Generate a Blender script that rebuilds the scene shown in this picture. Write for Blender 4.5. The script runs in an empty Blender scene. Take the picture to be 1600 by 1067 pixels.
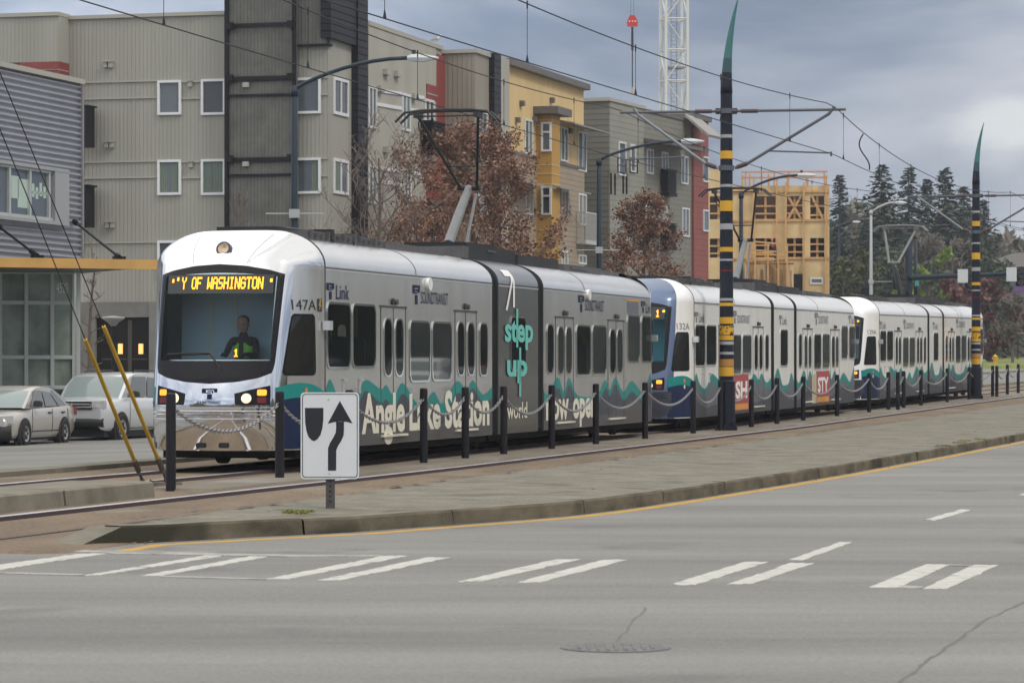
import bpy, bmesh, math, random
from mathutils import Vector, Matrix
R = math.radians
S = bpy.context.scene
COL = S.collection
# ---------------------------------------------------------------- camera
F_PX, HZ, CAMH = 4950.0, 581.5, 1.5          # focal length in photo pixels, horizon row, eye height
cam_d = bpy.data.cameras.new('camera'); cam = bpy.data.objects.new('camera', cam_d); COL.objects.link(cam)
cam.location = (0, 0, CAMH); cam.rotation_euler = (R(90), 0, 0)
cam_d.sensor_width = 36; cam_d.lens = 36 * F_PX / 1600; cam_d.shift_y = (HZ - 533.5) / 1600
cam_d.clip_start = 0.5; cam_d.clip_end = 5000
S.camera = cam
cam_d.dof.use_dof = True; cam_d.dof.focus_distance = 52; cam_d.dof.aperture_fstop = 8
# ---------------------------------------------------------------- world: overcast sky over a Nishita base
SUN_EL, SUN_AZ = 48, 130                      # azimuth measured from +Y towards +X
w = bpy.data.worlds.new('World'); S.world = w; w.use_nodes = True
nt = w.node_tree; N = nt.nodes; Lk = nt.links; N.clear()
out = N.new('ShaderNodeOutputWorld'); bg = N.new('ShaderNodeBackground'); Lk.new(bg.outputs[0], out.inputs[0])
bg.inputs[1].default_value = 0.12
sky = N.new('ShaderNodeTexSky'); sky.sky_type = 'NISHITA'; sky.sun_disc = False
sky.sun_elevation = R(SUN_EL); sky.sun_rotation = R(SUN_AZ)
tc = N.new('ShaderNodeTexCoord')
mp = N.new('ShaderNodeMapping'); mp.inputs['Scale'].default_value = (1, 1, 2.6); mp.inputs['Location'].default_value = (3.1, 0.4, 0.2)
Lk.new(tc.outputs['Generated'], mp.inputs[0])
nz = N.new('ShaderNodeTexNoise'); nz.inputs['Scale'].default_value = 5.6; nz.inputs['Detail'].default_value = 7; nz.inputs['Roughness'].default_value = .52
nz.inputs['Distortion'].default_value = .35
Lk.new(mp.outputs[0], nz.inputs[0])
cr = N.new('ShaderNodeValToRGB'); e = cr.color_ramp.elements
e[0].position = .39; e[0].color = (.265, .335, .48, 1); e[1].position = .62; e[1].color = (.78, .81, .91, 1)
m_ = e.new(.5); m_.color = (.50, .565, .69, 1)
Lk.new(nz.outputs[0], cr.inputs[0])
sep = N.new('ShaderNodeSeparateXYZ'); Lk.new(tc.outputs['Generated'], sep.inputs[0])
# overcast luminance: brighter towards the zenith
mr = N.new('ShaderNodeMapRange'); mr.inputs[1].default_value = .10; mr.inputs[2].default_value = .55
mr.inputs[3].default_value = 6.1; mr.inputs[4].default_value = 12.5
Lk.new(sep.outputs[2], mr.inputs[0])
# paler to the left of the view, a bright break in the cloud low on the right
mx = N.new('ShaderNodeMapRange'); mx.inputs[1].default_value = -.16; mx.inputs[2].default_value = .06
mx.inputs[3].default_value = 1.5; mx.inputs[4].default_value = 1.0
Lk.new(sep.outputs[0], mx.inputs[0])
mul = N.new('ShaderNodeMath'); mul.operation = 'MULTIPLY'; Lk.new(mr.outputs[0], mul.inputs[0]); Lk.new(mx.outputs[0], mul.inputs[1])
me_ = N.new('ShaderNodeMapRange'); me_.inputs[1].default_value = .12; me_.inputs[2].default_value = .42; Lk.new(sep.outputs[2], me_.inputs[0])
neu = N.new('ShaderNodeMixRGB'); neu.inputs[2].default_value = (.77, .755, .72, 1); Lk.new(me_.outputs[0], neu.inputs[0]); Lk.new(cr.outputs[0], neu.inputs[1])
vm = N.new('ShaderNodeVectorMath'); vm.operation = 'SCALE'; Lk.new(neu.outputs[0], vm.inputs[0]); Lk.new(mul.outputs[0], vm.inputs[3])
dv = N.new('ShaderNodeVectorMath'); dv.operation = 'SUBTRACT'; dv.inputs[1].default_value = (.160, .984, .0765)
Lk.new(tc.outputs['Generated'], dv.inputs[0])
dm = N.new('ShaderNodeVectorMath'); dm.operation = 'MULTIPLY'; dm.inputs[1].default_value = (.55, .3, 1.6); Lk.new(dv.outputs[0], dm.inputs[0])
dl = N.new('ShaderNodeVectorMath'); dl.operation = 'LENGTH'; Lk.new(dm.outputs[0], dl.inputs[0])
nz2 = N.new('ShaderNodeTexNoise'); nz2.inputs['Scale'].default_value = 38; nz2.inputs['Detail'].default_value = 4; Lk.new(mp.outputs[0], nz2.inputs[0])
ad = N.new('ShaderNodeMath'); ad.operation = 'MULTIPLY_ADD'; Lk.new(nz2.outputs[0], ad.inputs[0]); ad.inputs[1].default_value = .024; Lk.new(dl.outputs['Value'], ad.inputs[2])
gl = N.new('ShaderNodeMapRange'); gl.interpolation_type = 'SMOOTHSTEP'; gl.inputs[1].default_value = .016; gl.inputs[2].default_value = .032; gl.inputs[3].default_value = .66; gl.inputs[4].default_value = 0
Lk.new(ad.outputs[0], gl.inputs[0])
mixg = N.new('ShaderNodeMixRGB'); mixg.inputs[2].default_value = (7.3, 7.5, 7.4, 1); Lk.new(gl.outputs[0], mixg.inputs[0]); Lk.new(vm.outputs[0], mixg.inputs[1])
mixs = N.new('ShaderNodeMixRGB'); mixs.inputs[0].default_value = .93; Lk.new(sky.outputs[0], mixs.inputs[1]); Lk.new(mixg.outputs[0], mixs.inputs[2])
Lk.new(mixs.outputs[0], bg.inputs[0])
# ---------------------------------------------------------------- sun, soft behind the cloud
sd = bpy.data.lights.new('sun', 'SUN'); sd.energy = 1.5; sd.angle = R(14); sd.color = (1, .94, .85)
sun = bpy.data.objects.new('sun', sd); COL.objects.link(sun); sun.location = (40, -40, 60)
_sv = Vector((math.sin(R(SUN_AZ)) * math.cos(R(SUN_EL)), math.cos(R(SUN_AZ)) * math.cos(R(SUN_EL)), math.sin(R(SUN_EL))))
sun.rotation_euler = _sv.to_track_quat('Z', 'Y').to_euler()
S.view_settings.view_transform = 'Standard'; S.view_settings.look = 'None'; S.view_settings.exposure = 0.0; S.view_settings.gamma = 1
S.render.engine = 'CYCLES'; S.cycles.use_denoising = True
S.cycles.max_bounces = 6; S.cycles.transparent_max_bounces = 8

# ---------------------------------------------------------------- measuring: photo pixels -> places
def interp(x, xs, ys):
    if x <= xs[0]: return ys[0]
    for i in range(1, len(xs)):
        if x <= xs[i]:
            f = (x - xs[i-1]) / (xs[i] - xs[i-1]); return ys[i-1] + f * (ys[i] - ys[i-1])
    return ys[-1]
def gz(Y): return interp(Y, [-100, 48, 65, 80, 100, 118, 160, 400, 1000], [0, 0, .04, .09, .26, .45, .95, 3.8, 10.5])
def at(px, py, D): return Vector(((px - 800) / F_PX * D, D, CAMH + (HZ - py) * D / F_PX))
def ground(px, py, dz=0.0):
    D = 30.0
    for _ in range(60):
        D = D * .5 + .5 * (CAMH - gz(D) - dz) * F_PX / (py - HZ)
    return at(px, py, D)
# track path (centre of the far track): k = metres along it from the train's nose, l = metres towards the camera side
TH0 = 14.53
P0 = Vector((-4.484, 46.77))
def heading(k): return R(TH0 + max(0, min(k, 170) - 20) * .04)
_pts = {0: P0.copy()}
_p = P0.copy()
for i in range(0, 900):
    h = heading(i * .5 + .25); _p = _p + Vector((math.sin(h), math.cos(h))) * .5; _pts[i + 1] = _p.copy()
def path(k, l=0.0):
    if k <= 0:
        h = R(TH0); p = P0 + Vector((math.sin(h), math.cos(h))) * k
    else:
        i = min(int(k * 2), 899); f = k * 2 - i; p = _pts[i].lerp(_pts[i+1], min(f, 1.0)); h = heading(k)
    return p + Vector((math.cos(h), -math.sin(h))) * l
def W(k, l, z=0.0, tilt=True):
    p = path(k, l); g = gz(p.y)
    if tilt and l < -2.5: g -= min(.36, .03 * (-2.5 - l))
    return Vector((p.x, p.y, g + z))
def inv(X, Y):
    k = Y - P0.y; l = 0
    for _ in range(30):
        p = path(k, l); h = heading(k); d = Vector((X, Y)) - p
        k += d.x * math.sin(h) + d.y * math.cos(h); l += d.x * math.cos(h) - d.y * math.sin(h)
    return k, l
def k_at(px, l):                              # k on the line l seen in column px
    lo, hi = -45.0, 420.0
    for _ in range(60):
        m = (lo + hi) / 2; p = path(m, l)
        if 800 + p.x / p.y * F_PX < px: lo = m
        else: hi = m
    return (lo + hi) / 2

# ---------------------------------------------------------------- materials
def lin(h):
    h = h.lstrip('#'); o = []
    for i in (0, 2, 4):
        v = int(h[i:i+2], 16) / 255; o.append(v / 12.92 if v <= .04045 else ((v + .055) / 1.055) ** 2.4)
    return tuple(o)
def col(c): return lin(c) if isinstance(c, str) else tuple(c)
_M = {}
def mat(name, c, rough=.6, metal=0.0, var=0.0, vscale=3.0, vstretch=(1, 1, 1), bump=0.0, bscale=40.0, coat=0.0, emit=None, estr=0.0, spec=.5, spots=None, c2=None, wave=None, speck=None):
    """principled material; var = tonal mottling, wave = (axis, period m, depth, dark line amount)"""
    if name in _M: return _M[name]
    m = bpy.data.materials.new(name); _M[name] = m; m.use_nodes = True
    nt = m.node_tree; N = nt.nodes; L = nt.links; b = N['Principled BSDF']
    c = col(c); b.inputs['Base Color'].default_value = (*c, 1); b.inputs['Roughness'].default_value = rough; b.inputs['Metallic'].default_value = metal
    b.inputs['Specular IOR Level'].default_value = spec
    if coat: b.inputs['Coat Weight'].default_value = coat; b.inputs['Coat Roughness'].default_value = .06
    if emit: b.inputs['Emission Color'].default_value = (*col(emit), 1); b.inputs['Emission Strength'].default_value = estr
    tc = None; cur = None; hcur = None
    def coords():
        nonlocal tc
        if tc is None: tc = N.new('ShaderNodeTexCoord')
        return tc.outputs['Object']
    if var or c2:
        mp = N.new('ShaderNodeMapping'); mp.inputs['Scale'].default_value = vstretch; L.new(coords(), mp.inputs[0])
        nz = N.new('ShaderNodeTexNoise'); nz.inputs['Scale'].default_value = vscale; nz.inputs['Detail'].default_value = 8; nz.inputs['Roughness'].default_value = .62
        L.new(mp.outputs[0], nz.inputs[0])
        rp = N.new('ShaderNodeValToRGB'); e = rp.color_ramp.elements
        a = c2 and col(c2) or tuple(max(0, v * (1 - var)) for v in c); z = c if c2 else tuple(min(1, v * (1 + var)) for v in c)
        e[0].position = .33; e[0].color = (*a, 1); e[1].position = .67; e[1].color = (*z, 1)
        L.new(nz.outputs[0], rp.inputs[0]); cur = rp.outputs[0]
    if spots:                                 # (colour, scale, threshold)
        n2 = N.new('ShaderNodeTexNoise'); n2.inputs['Scale'].default_value = spots[1]; n2.inputs['Detail'].default_value = 3; L.new(coords(), n2.inputs[0])
        r2 = N.new('ShaderNodeMapRange'); r2.inputs[1].default_value = spots[2]; r2.inputs[2].default_value = spots[2] + .08; L.new(n2.outputs[0], r2.inputs[0])
        mx = N.new('ShaderNodeMixRGB'); L.new(r2.outputs[0], mx.inputs[0]); mx.inputs[2].default_value = (*col(spots[0]), 1)
        if cur: L.new(cur, mx.inputs[1])
        else: mx.inputs[1].default_value = (*c, 1)
        cur = mx.outputs[0]
    if speck:                                 # fine grain: (amount, scale)
        n3 = N.new('ShaderNodeTexNoise'); n3.inputs['Scale'].default_value = speck[1]; n3.inputs['Detail'].default_value = 2; L.new(coords(), n3.inputs[0])
        r3 = N.new('ShaderNodeMapRange'); r3.inputs[1].default_value = .3; r3.inputs[2].default_value = .7; r3.inputs[3].default_value = 1 - speck[0]; r3.inputs[4].default_value = 1 + speck[0]; L.new(n3.outputs[0], r3.inputs[0])
        v3 = N.new('ShaderNodeVectorMath'); v3.operation = 'SCALE'
        if cur: L.new(cur, v3.inputs[0])
        else: v3.inputs[0].default_value = c
        L.new(r3.outputs[0], v3.inputs[3]); cur = v3.outputs[0]
    if wave:
        ax, per, dep, dark = wave
        sp = N.new('ShaderNodeSeparateXYZ'); L.new(coords(), sp.inputs[0])
        v = sp.outputs['XYZ'.index(ax)] if ax != 'H' else None
        if ax == 'H':
            s_ = N.new('ShaderNodeMath'); s_.operation = 'ADD'; L.new(sp.outputs[0], s_.inputs[0]); L.new(sp.outputs[1], s_.inputs[1]); v = s_.outputs[0]
        d_ = N.new('ShaderNodeMath'); d_.operation = 'DIVIDE'; d_.inputs[1].default_value = per; L.new(v, d_.inputs[0])
        f_ = N.new('ShaderNodeMath'); f_.operation = 'FRACT'; L.new(d_.outputs[0], f_.inputs[0])
        g_ = N.new('ShaderNodeMapRange'); g_.inputs[1].default_value = 0; g_.inputs[2].default_value = .22; L.new(f_.outputs[0], g_.inputs[0])
        hcur = (g_.outputs[0], dep)
        if dark:
            k_ = N.new('ShaderNodeMapRange'); k_.inputs[3].default_value = 1 - dark; k_.inputs[4].default_value = 1; L.new(g_.outputs[0], k_.inputs[0])
            vm = N.new('ShaderNodeVectorMath'); vm.operation = 'SCALE'
            if cur: L.new(cur, vm.inputs[0])
            else: vm.inputs[0].default_value = c
            L.new(k_.outputs[0], vm.inputs[3]); cur = vm.outputs[0]
    if cur: L.new(cur, b.inputs['Base Color'])
    if hcur:
        bp = N.new('ShaderNodeBump'); bp.inputs['Strength'].default_value = .7; bp.inputs['Distance'].default_value = hcur[1]; L.new(hcur[0], bp.inputs['Height']); L.new(bp.outputs[0], b.inputs['Normal'])
    elif bump:
        nb = N.new('ShaderNodeTexNoise'); nb.inputs['Scale'].default_value = bscale; nb.inputs['Detail'].default_value = 6; L.new(coords(), nb.inputs[0])
        bp = N.new('ShaderNodeBump'); bp.inputs['Strength'].default_value = bump; bp.inputs['Distance'].default_value = .02; L.new(nb.outputs[0], bp.inputs['Height']); L.new(bp.outputs[0], b.inputs['Normal'])
    return m
def glass_mat(name, tint, clear, rough=.03):
    """see-through glazing: part clear (tinted), part mirror by Fresnel"""
    if name in _M: return _M[name]
    m = bpy.data.materials.new(name); _M[name] = m; m.use_nodes = True
    nt = m.node_tree; N = nt.nodes; L = nt.links; N.clear()
    o = N.new('ShaderNodeOutputMaterial'); mx = N.new('ShaderNodeMixShader'); t = N.new('ShaderNodeBsdfTransparent'); p = N.new('ShaderNodeBsdfPrincipled')
    t.inputs[0].default_value = (*tint, 1); p.inputs['Base Color'].default_value = (.01, .014, .018, 1); p.inputs['Roughness'].default_value = rough
    fr = N.new('ShaderNodeFresnel'); fr.inputs[0].default_value = 1.5
    mr = N.new('ShaderNodeMapRange'); mr.inputs[3].default_value = 1 - clear; mr.inputs[4].default_value = 1; L.new(fr.outputs[0], mr.inputs[0])
    L.new(mr.outputs[0], mx.inputs[0]); L.new(t.outputs[0], mx.inputs[1]); L.new(p.outputs[0], mx.inputs[2]); L.new(mx.outputs[0], o.inputs[0])
    return m

# ---------------------------------------------------------------- mesh helpers
class MB:
    def __init__(s): s.v = []; s.f = []; s.m = []; s.cur = 0
    def add(s, vs, fs, M=None):
        o = len(s.v)
        s.v += [tuple((M @ Vector(p)) if M else p) for p in vs]
        s.f += [tuple(o + i for i in f) for f in fs]; s.m += [s.cur] * len(fs); return s
    def box(s, x0, y0, z0, x1, y1, z1, M=None):
        x0, x1 = min(x0, x1), max(x0, x1); y0, y1 = min(y0, y1), max(y0, y1); z0, z1 = min(z0, z1), max(z0, z1)
        return s.add([(x0,y0,z0),(x1,y0,z0),(x1,y1,z0),(x0,y1,z0),(x0,y0,z1),(x1,y0,z1),(x1,y1,z1),(x0,y1,z1)],
                     [(0,3,2,1),(4,5,6,7),(0,1,5,4),(1,2,6,5),(2,3,7,6),(3,0,4,7)], M)
    def tube(s, pts, r, n=8, cap=True, closed=False):
        pts = [Vector(p) for p in pts]; rs = r if isinstance(r, (list, tuple)) else [r] * len(pts)
        up = None; rings = []
        for i, p in enumerate(pts):
            if closed: d = pts[(i+1) % len(pts)] - pts[i-1]
            else: d = pts[min(i+1, len(pts)-1)] - pts[max(i-1, 0)]
            d = d.normalized() if d.length > 1e-9 else Vector((0, 0, 1))
            if up is None: up = Vector((0, 0, 1)) if abs(d.z) < .9 else Vector((1, 0, 0))
            a = d.cross(up)
            if a.length < 1e-6: a = d.orthogonal()
            a.normalize(); b = a.cross(d).normalized(); up = b
            rings.append([p + (a * math.cos(t) + b * math.sin(t)) * rs[i] for t in [2 * math.pi * j / n for j in range(n)]])
        vs = [q for rg in rings for q in rg]; fs = []
        m = len(pts)
        for i in range(m if closed else m - 1):
            for j in range(n):
                i2 = (i + 1) % m
                fs.append((i*n+j, i*n+(j+1)%n, i2*n+(j+1)%n, i2*n+j))
        if cap and not closed: fs.append(tuple(range(n-1, -1, -1))); fs.append(tuple((m-1)*n + j for j in range(n)))
        return s.add(vs, fs)
    def cyl(s, p, q, r, n=16): return s.tube([p, q], r, n)
    def lathe(s, prof, c=(0,0,0), n=16, M=None):
        vs = []; fs = []
        for r, z in prof: vs += [(c[0] + r*math.cos(2*math.pi*j/n), c[1] + r*math.sin(2*math.pi*j/n), c[2] + z) for j in range(n)]
        for i in range(len(prof)-1):
            for j in range(n): fs.append((i*n+j, i*n+(j+1)%n, (i+1)*n+(j+1)%n, (i+1)*n+j))
        fs.append(tuple(range(n-1,-1,-1))); fs.append(tuple((len(prof)-1)*n+j for j in range(n)))
        return s.add(vs, fs, M)
    def prism(s, poly, fn, d0, d1):
        """poly of 2D points, fn(u,v,d) -> 3D; extruded from d0 to d1"""
        n = len(poly); vs = [fn(u, v, d0) for u, v in poly] + [fn(u, v, d1) for u, v in poly]
        fs = [tuple(range(n-1,-1,-1)), tuple(range(n, 2*n))] + [(i, (i+1)%n, n+(i+1)%n, n+i) for i in range(n)]
        return s.add(vs, fs)
    def grid(s, rows):
        n = len(rows[0]); vs = [p for r in rows for p in r]
        return s.add(vs, [(i*n+j, i*n+j+1, (i+1)*n+j+1, (i+1)*n+j) for i in range(len(rows)-1) for j in range(n-1)])
    def build(s, name, mats, parent=None, smooth=False, loc=None, label=None, fix=True, auto=None):
        used = sorted({i for f in s.f for i in f})
        if len(used) < len(s.v): mp = {a: i for i, a in enumerate(used)}; s.v = [s.v[i] for i in used]; s.f = [tuple(mp[i] for i in f) for f in s.f]
        me = bpy.data.meshes.new(name)
        me.from_pydata([tuple(p) for p in s.v], [], s.f)
        if not isinstance(mats, (list, tuple)): mats = [mats]
        for m in mats: me.materials.append(m)
        for p, i in zip(me.polygons, s.m): p.material_index = i
        if fix:
            bm = bmesh.new(); bm.from_mesh(me); bmesh.ops.recalc_face_normals(bm, faces=bm.faces); bm.to_mesh(me); bm.free()
        if smooth: me.shade_smooth()
        if auto: me.set_sharp_from_angle(angle=R(auto))
        me.update()
        o = bpy.data.objects.new(name, me); COL.objects.link(o)
        if parent: o.parent = parent
        if loc is not None: o.location = loc
        if label: o['label'] = label
        return o
def tag(o, label, cat, group=None):
    o['label'] = label; o['category'] = cat
    if group: o['group'] = group
    return o
def thing(name, label, cat, loc=(0, 0, 0), rz=0.0, group=None):
    o = bpy.data.objects.new(name, None); COL.objects.link(o); o.location = loc; o.rotation_euler = (0, 0, rz); o.empty_display_size = .3
    return tag(o, label, cat, group)
def structure(o, kind='structure'): o['kind'] = kind; return o
def kids(o): return [c for c in COL.objects if c.parent == o]
def dup(o, loc=None, rz=None, label=None, parent=None, scale=None):
    c = o.copy(); COL.objects.link(c)
    if parent is not None: c.parent = parent
    if loc is not None: c.location = loc
    if rz is not None: c.rotation_euler = (0, 0, rz)
    if scale: c.scale = scale if isinstance(scale, (tuple, list)) else (scale,)*3
    if label: c['label'] = label
    for ch in kids(o): dup(ch, parent=c)
    return c
def rrect(x0, y0, x1, y1, r, n=4):
    out = []
    for cx, cy, a0 in ((x1-r, y1-r, 0), (x0+r, y1-r, 90), (x0+r, y0+r, 180), (x1-r, y0+r, 270)):
        for i in range(n+1): a = R(a0 + 90*i/n); out.append((cx + r*math.cos(a), cy + r*math.sin(a)))
    return out
_txt = {}
def text_poly(s, bold=0.0):
    """letters as flat polygons, scaled so the text box is x 0..1 and cap height 0..1"""
    if (s, bold) in _txt: return _txt[(s, bold)]
    def mk(t):
        cu = bpy.data.curves.new('t', 'FONT'); cu.body = t; cu.offset = bold; cu.resolution_u = 3
        o = bpy.data.objects.new('t', cu); COL.objects.link(o); dg = bpy.context.evaluated_depsgraph_get()
        me = bpy.data.meshes.new_from_object(o.evaluated_get(dg)); v = [(p.co.x, p.co.y) for p in me.vertices]; f = [tuple(p.vertices) for p in me.polygons]
        bpy.data.objects.remove(o); bpy.data.curves.remove(cu); bpy.data.meshes.remove(me); return v, f
    v, f = mk(s); vh, _ = mk('H'); h = max(p[1] for p in vh); b = min(p[1] for p in vh)
    x0 = min(p[0] for p in v); x1 = max(p[0] for p in v)
    r = ([((p[0]-x0)/(x1-x0), (p[1]-b)/(h-b)) for p in v], f); _txt[(s, bold)] = r; return r
def filled(outer, holes):
    """flat polygon with holes, as vertices and faces"""
    cu = bpy.data.curves.new('f', 'CURVE'); cu.dimensions = '2D'; cu.fill_mode = 'BOTH'
    for loop in [outer] + holes:
        sp = cu.splines.new('POLY'); sp.points.add(len(loop) - 1); sp.use_cyclic_u = True
        for p, q in zip(sp.points, loop): p.co = (q[0], q[1], 0, 1)
    o = bpy.data.objects.new('f', cu); COL.objects.link(o); dg = bpy.context.evaluated_depsgraph_get(); me = bpy.data.meshes.new_from_object(o.evaluated_get(dg))
    r = ([(p.co.x, p.co.y) for p in me.vertices], [tuple(p.vertices) for p in me.polygons]); bpy.data.objects.remove(o); bpy.data.curves.remove(cu); bpy.data.meshes.remove(me); return r
def put_text(mb, s, u0, u1, z0, z1, fn, bold=0.0):
    """fn(u, z) -> 3D point"""
    v, f = text_poly(s, bold); mb.add([fn(u0 + x*(u1-u0), z0 + y*(z1-z0)) for x, y in v], f)
# ================================================================ the setting: ground, roads, tracks
M_road = mat('road_concrete', (.182, .18, .172), .82, var=.24, vscale=.42, vstretch=(.16, 1.1, 1), bump=.2, bscale=45, spots=((.135, .132, .127), .5, .62), spec=.3, speck=(.16, 38))
M_ground = mat('ground_earth', (.13, .13, .09), .95, var=.3, vscale=.15)
M_track = mat('track_paving', (.165, .125, .088), .9, var=.22, vscale=.8, vstretch=(1.5, .35, 1), bump=.25, bscale=22, spots=((.19, .17, .14), .45, .6), spec=.25, speck=(.25, 20))
M_median = mat('median_concrete', (.168, .157, .128), .9, var=.22, vscale=2.2, bump=.5, bscale=14, spots=((.115, .105, .08), 1.2, .58), spec=.25, speck=(.2, 30))
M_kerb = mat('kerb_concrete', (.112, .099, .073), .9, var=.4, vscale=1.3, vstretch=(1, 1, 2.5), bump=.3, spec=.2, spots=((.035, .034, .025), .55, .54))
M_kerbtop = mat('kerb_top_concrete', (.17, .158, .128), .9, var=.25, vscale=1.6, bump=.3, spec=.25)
M_white = mat('road_paint_white', (.44, .435, .405), .8, var=.12, vscale=6, spots=((.27, .265, .255), 5, .6))
M_faint = mat('worn_paint_white', (.30, .297, .285), .8, var=.15, vscale=8, spots=((.2, .198, .19), 3.5, .5))
M_yellow = mat('road_paint_yellow', (.42, .24, .045), .8, var=.18, vscale=4)
M_rail = mat('rail_steel', (.72, .70, .72), .3, metal=1.0, var=.15, vscale=2)
M_railside = mat('rail_rust', (.05, .032, .04), .8)
M_strip = mat('track_strip_concrete', (.165, .14, .11), .9, var=.2, vscale=1.0, vstretch=(1.3, .4, 1), bump=.2, spots=((.2, .19, .175), .5, .55))
M_grass = mat('grass_green', (.16, .18, .045), .95, var=.35, vscale=1.5)
M_crack = mat('crack_tar', (.05, .048, .045), .8)
M_fine = mat('road_crack_fill', (.115, .112, .107), .85)

mb = MB()
xs = [-300, -120, -60, -30, 0, 30, 60, 120, 300]; ys = [-150, 0, 30, 48, 65, 80, 100, 118, 160, 200, 280, 400, 700]
mb.grid([[(x, y, gz(y) - .75) for x in xs] for y in ys])
structure(mb.build('ground', M_ground))
KS = [-60, -45, -35, -30, -25, -20, -15, -10, -5, 0] + [i * 3 for i in range(1, 60)] + list(range(185, 430, 15))
def strip(name, ls, ks, zf, m, tilt=True):
    b = MB(); b.grid([[W(k, l, zf(k, l), tilt) for l in ls] for k in ks]); return structure(b.build(name, m))
strip('road', [-17.2, -12, -8, -5, -2.5, 0, 3, 6, 10, 15, 20, 26, 34, 50], KS, lambda k, l: -.02, M_road)
KN = -19.3                                           # the crossing cuts the trackway here
KT = [KN] + [k for k in KS if k > KN]
strip('track_bed', [-2.35, -1.5, 0, 1.5, 3, 4.5, 5.6, 5.9], [KN - .3, KN] + KT[1:], lambda k, l: .0 if k > KN - .01 and l < 5.7 else -.03, M_track)
b = MB(); ks = KT
for l0, l1, z in ((-2.85, -2.35, .07),):
    b.grid([[W(k, l0, -.1, False), W(k, l0, z, False), W(k, l1, z, False), W(k, l1, -.02, False)] for k in ks])
structure(b.build('track_kerb', M_kerbtop))
b = MB(); ks = [k for k in KT if k >= -6.5]
b.grid([[W(k, 1.42, -.01), W(k, 1.45, .035 if i else -.01), W(k, 2.45, .035 if i else -.01), W(k, 2.48, -.01)] for i, k in enumerate([-6.56, -6.5] + ks)])
structure(b.build('track_strip', M_strip))
# rails: head and web, standing proud of the paving
def rail(l):
    b = MB(); pr = [(-.036, -.01), (-.036, .045), (-.026, .052), (.026, .052), (.036, .045), (.036, -.01)]
    b.grid([[W(k, l + a, z) for a, z in pr] for k in KT]); b.m = [(0 if j % 5 in (1, 2, 3) else 1) for j in range(len(b.f))]
    return structure(b.build('rail', [M_rail, M_railside]))
for l in (-.72, .72, 3.05): rail(l)
b = MB(); b.grid([[W(k, 4.49 + a, .006) for a in (-.036, .036)] for k in KT]); structure(b.build('rail', M_railside))
# raised kerbed island between the tracks at the left
b = MB(); k1 = -8.3; prof = [(2.34, 0), (2.32, .17), (2.28, .19), (1.25, .19), (1.2, 0)]
ks = [KN + .6 + (k1 - KN - .6) * i / 10 for i in range(11)]
b.grid([[W(k, l, z) for l, z in prof] for k in ks])
b.add([W(k1, l, z) for l, z in prof], [(0, 1, 2, 3, 4)]); b.add([W(ks[0], l, z) for l, z in prof], [(0, 1, 2, 3, 4)])
structure(b.build('track_island', M_kerbtop))
b = MB(); b.cur = 0
for k in (-14, -11.1): b.add([W(k + d, 2.345 - (0.02 if z > .1 else 0), z) for d, z in ((0, .01), (.035, .01), (.035, .18), (0, .18))], [(0, 1, 2, 3)])
structure(b.build('island_joints', M_crack))
# median with its kerb towards the camera
CURB = [(189, 846), (300, 841), (400, 835), (520, 830), (640, 821), (770, 812), (890, 803), (1000, 789), (1100, 774), (1220, 755), (1350, 733), (1480, 709), (1600, 686)]
ck = [inv(*ground(x, y).xy) for x, y in CURB]
lc_k = [a for a, _ in ck]; lc_l = [c for _, c in ck]
kl, ll = ck[-1]; kp, lp = ck[-3]; sl = (ll - lp) / (kl - kp)
lc_k += [kl + 12, kl + 30, 420]; lc_l += [ll + sl * 10, ll + sl * 16, ll + sl * 18]
def lc(k): return interp(k, lc_k, lc_l)
km0 = ck[0][0]; KM = [km0 - .004, km0 + .01] + sorted([k for k in KS if k > km0 + .3] + [km0 + i * .9 for i in range(1, 40)])
def mz(k): return .13 if k > km0 else -.03
BACK = [inv(*ground(x, y, .15).xy) for x, y in ((163, 821), (220, 813), (300, 803), (400, 793), (520, 776))]
def lb(k): return min(interp(k, [a for a, _ in BACK] + [BACK[-1][0] + 6], [c for _, c in BACK] + [5.36]), lc(k) - .3)
b = MB()
b.grid([[W(k, lb(k) - .01, -.01)] + [W(k, lb(k) + (lc(k) - .16 - lb(k)) * i / 5, mz(k) * (1 + .2 * (1 - i / 5) * max(0, min(1, (k - km0) / 3)))) for i in range(6)] for k in KM])
structure(b.build('median', M_median))
b = MB(); kk = km0 + .01
joints = [kk]; step = 1.9
while joints[-1] < 260: joints.append(joints[-1] + step); step = min(3.0, step + .35)
for a, c in zip(joints, joints[1:]):
    n = 4; c -= .012
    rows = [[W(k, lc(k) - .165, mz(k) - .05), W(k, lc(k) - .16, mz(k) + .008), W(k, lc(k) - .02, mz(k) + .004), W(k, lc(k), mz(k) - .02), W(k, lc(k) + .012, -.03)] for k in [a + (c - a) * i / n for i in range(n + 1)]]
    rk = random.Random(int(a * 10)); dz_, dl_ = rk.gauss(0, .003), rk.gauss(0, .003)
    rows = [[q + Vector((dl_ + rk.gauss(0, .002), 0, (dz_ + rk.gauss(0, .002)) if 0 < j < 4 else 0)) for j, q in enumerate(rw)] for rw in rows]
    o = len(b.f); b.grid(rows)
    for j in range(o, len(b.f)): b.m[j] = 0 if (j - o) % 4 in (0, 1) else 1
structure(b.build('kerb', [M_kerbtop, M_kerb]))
b = MB(); b.grid([[W(k, lc(k) - .1, -.03), W(k, lc(k) - .1, mz(k) - .004)] for k in KM]); structure(b.build('kerb_backing', M_crack))
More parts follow.
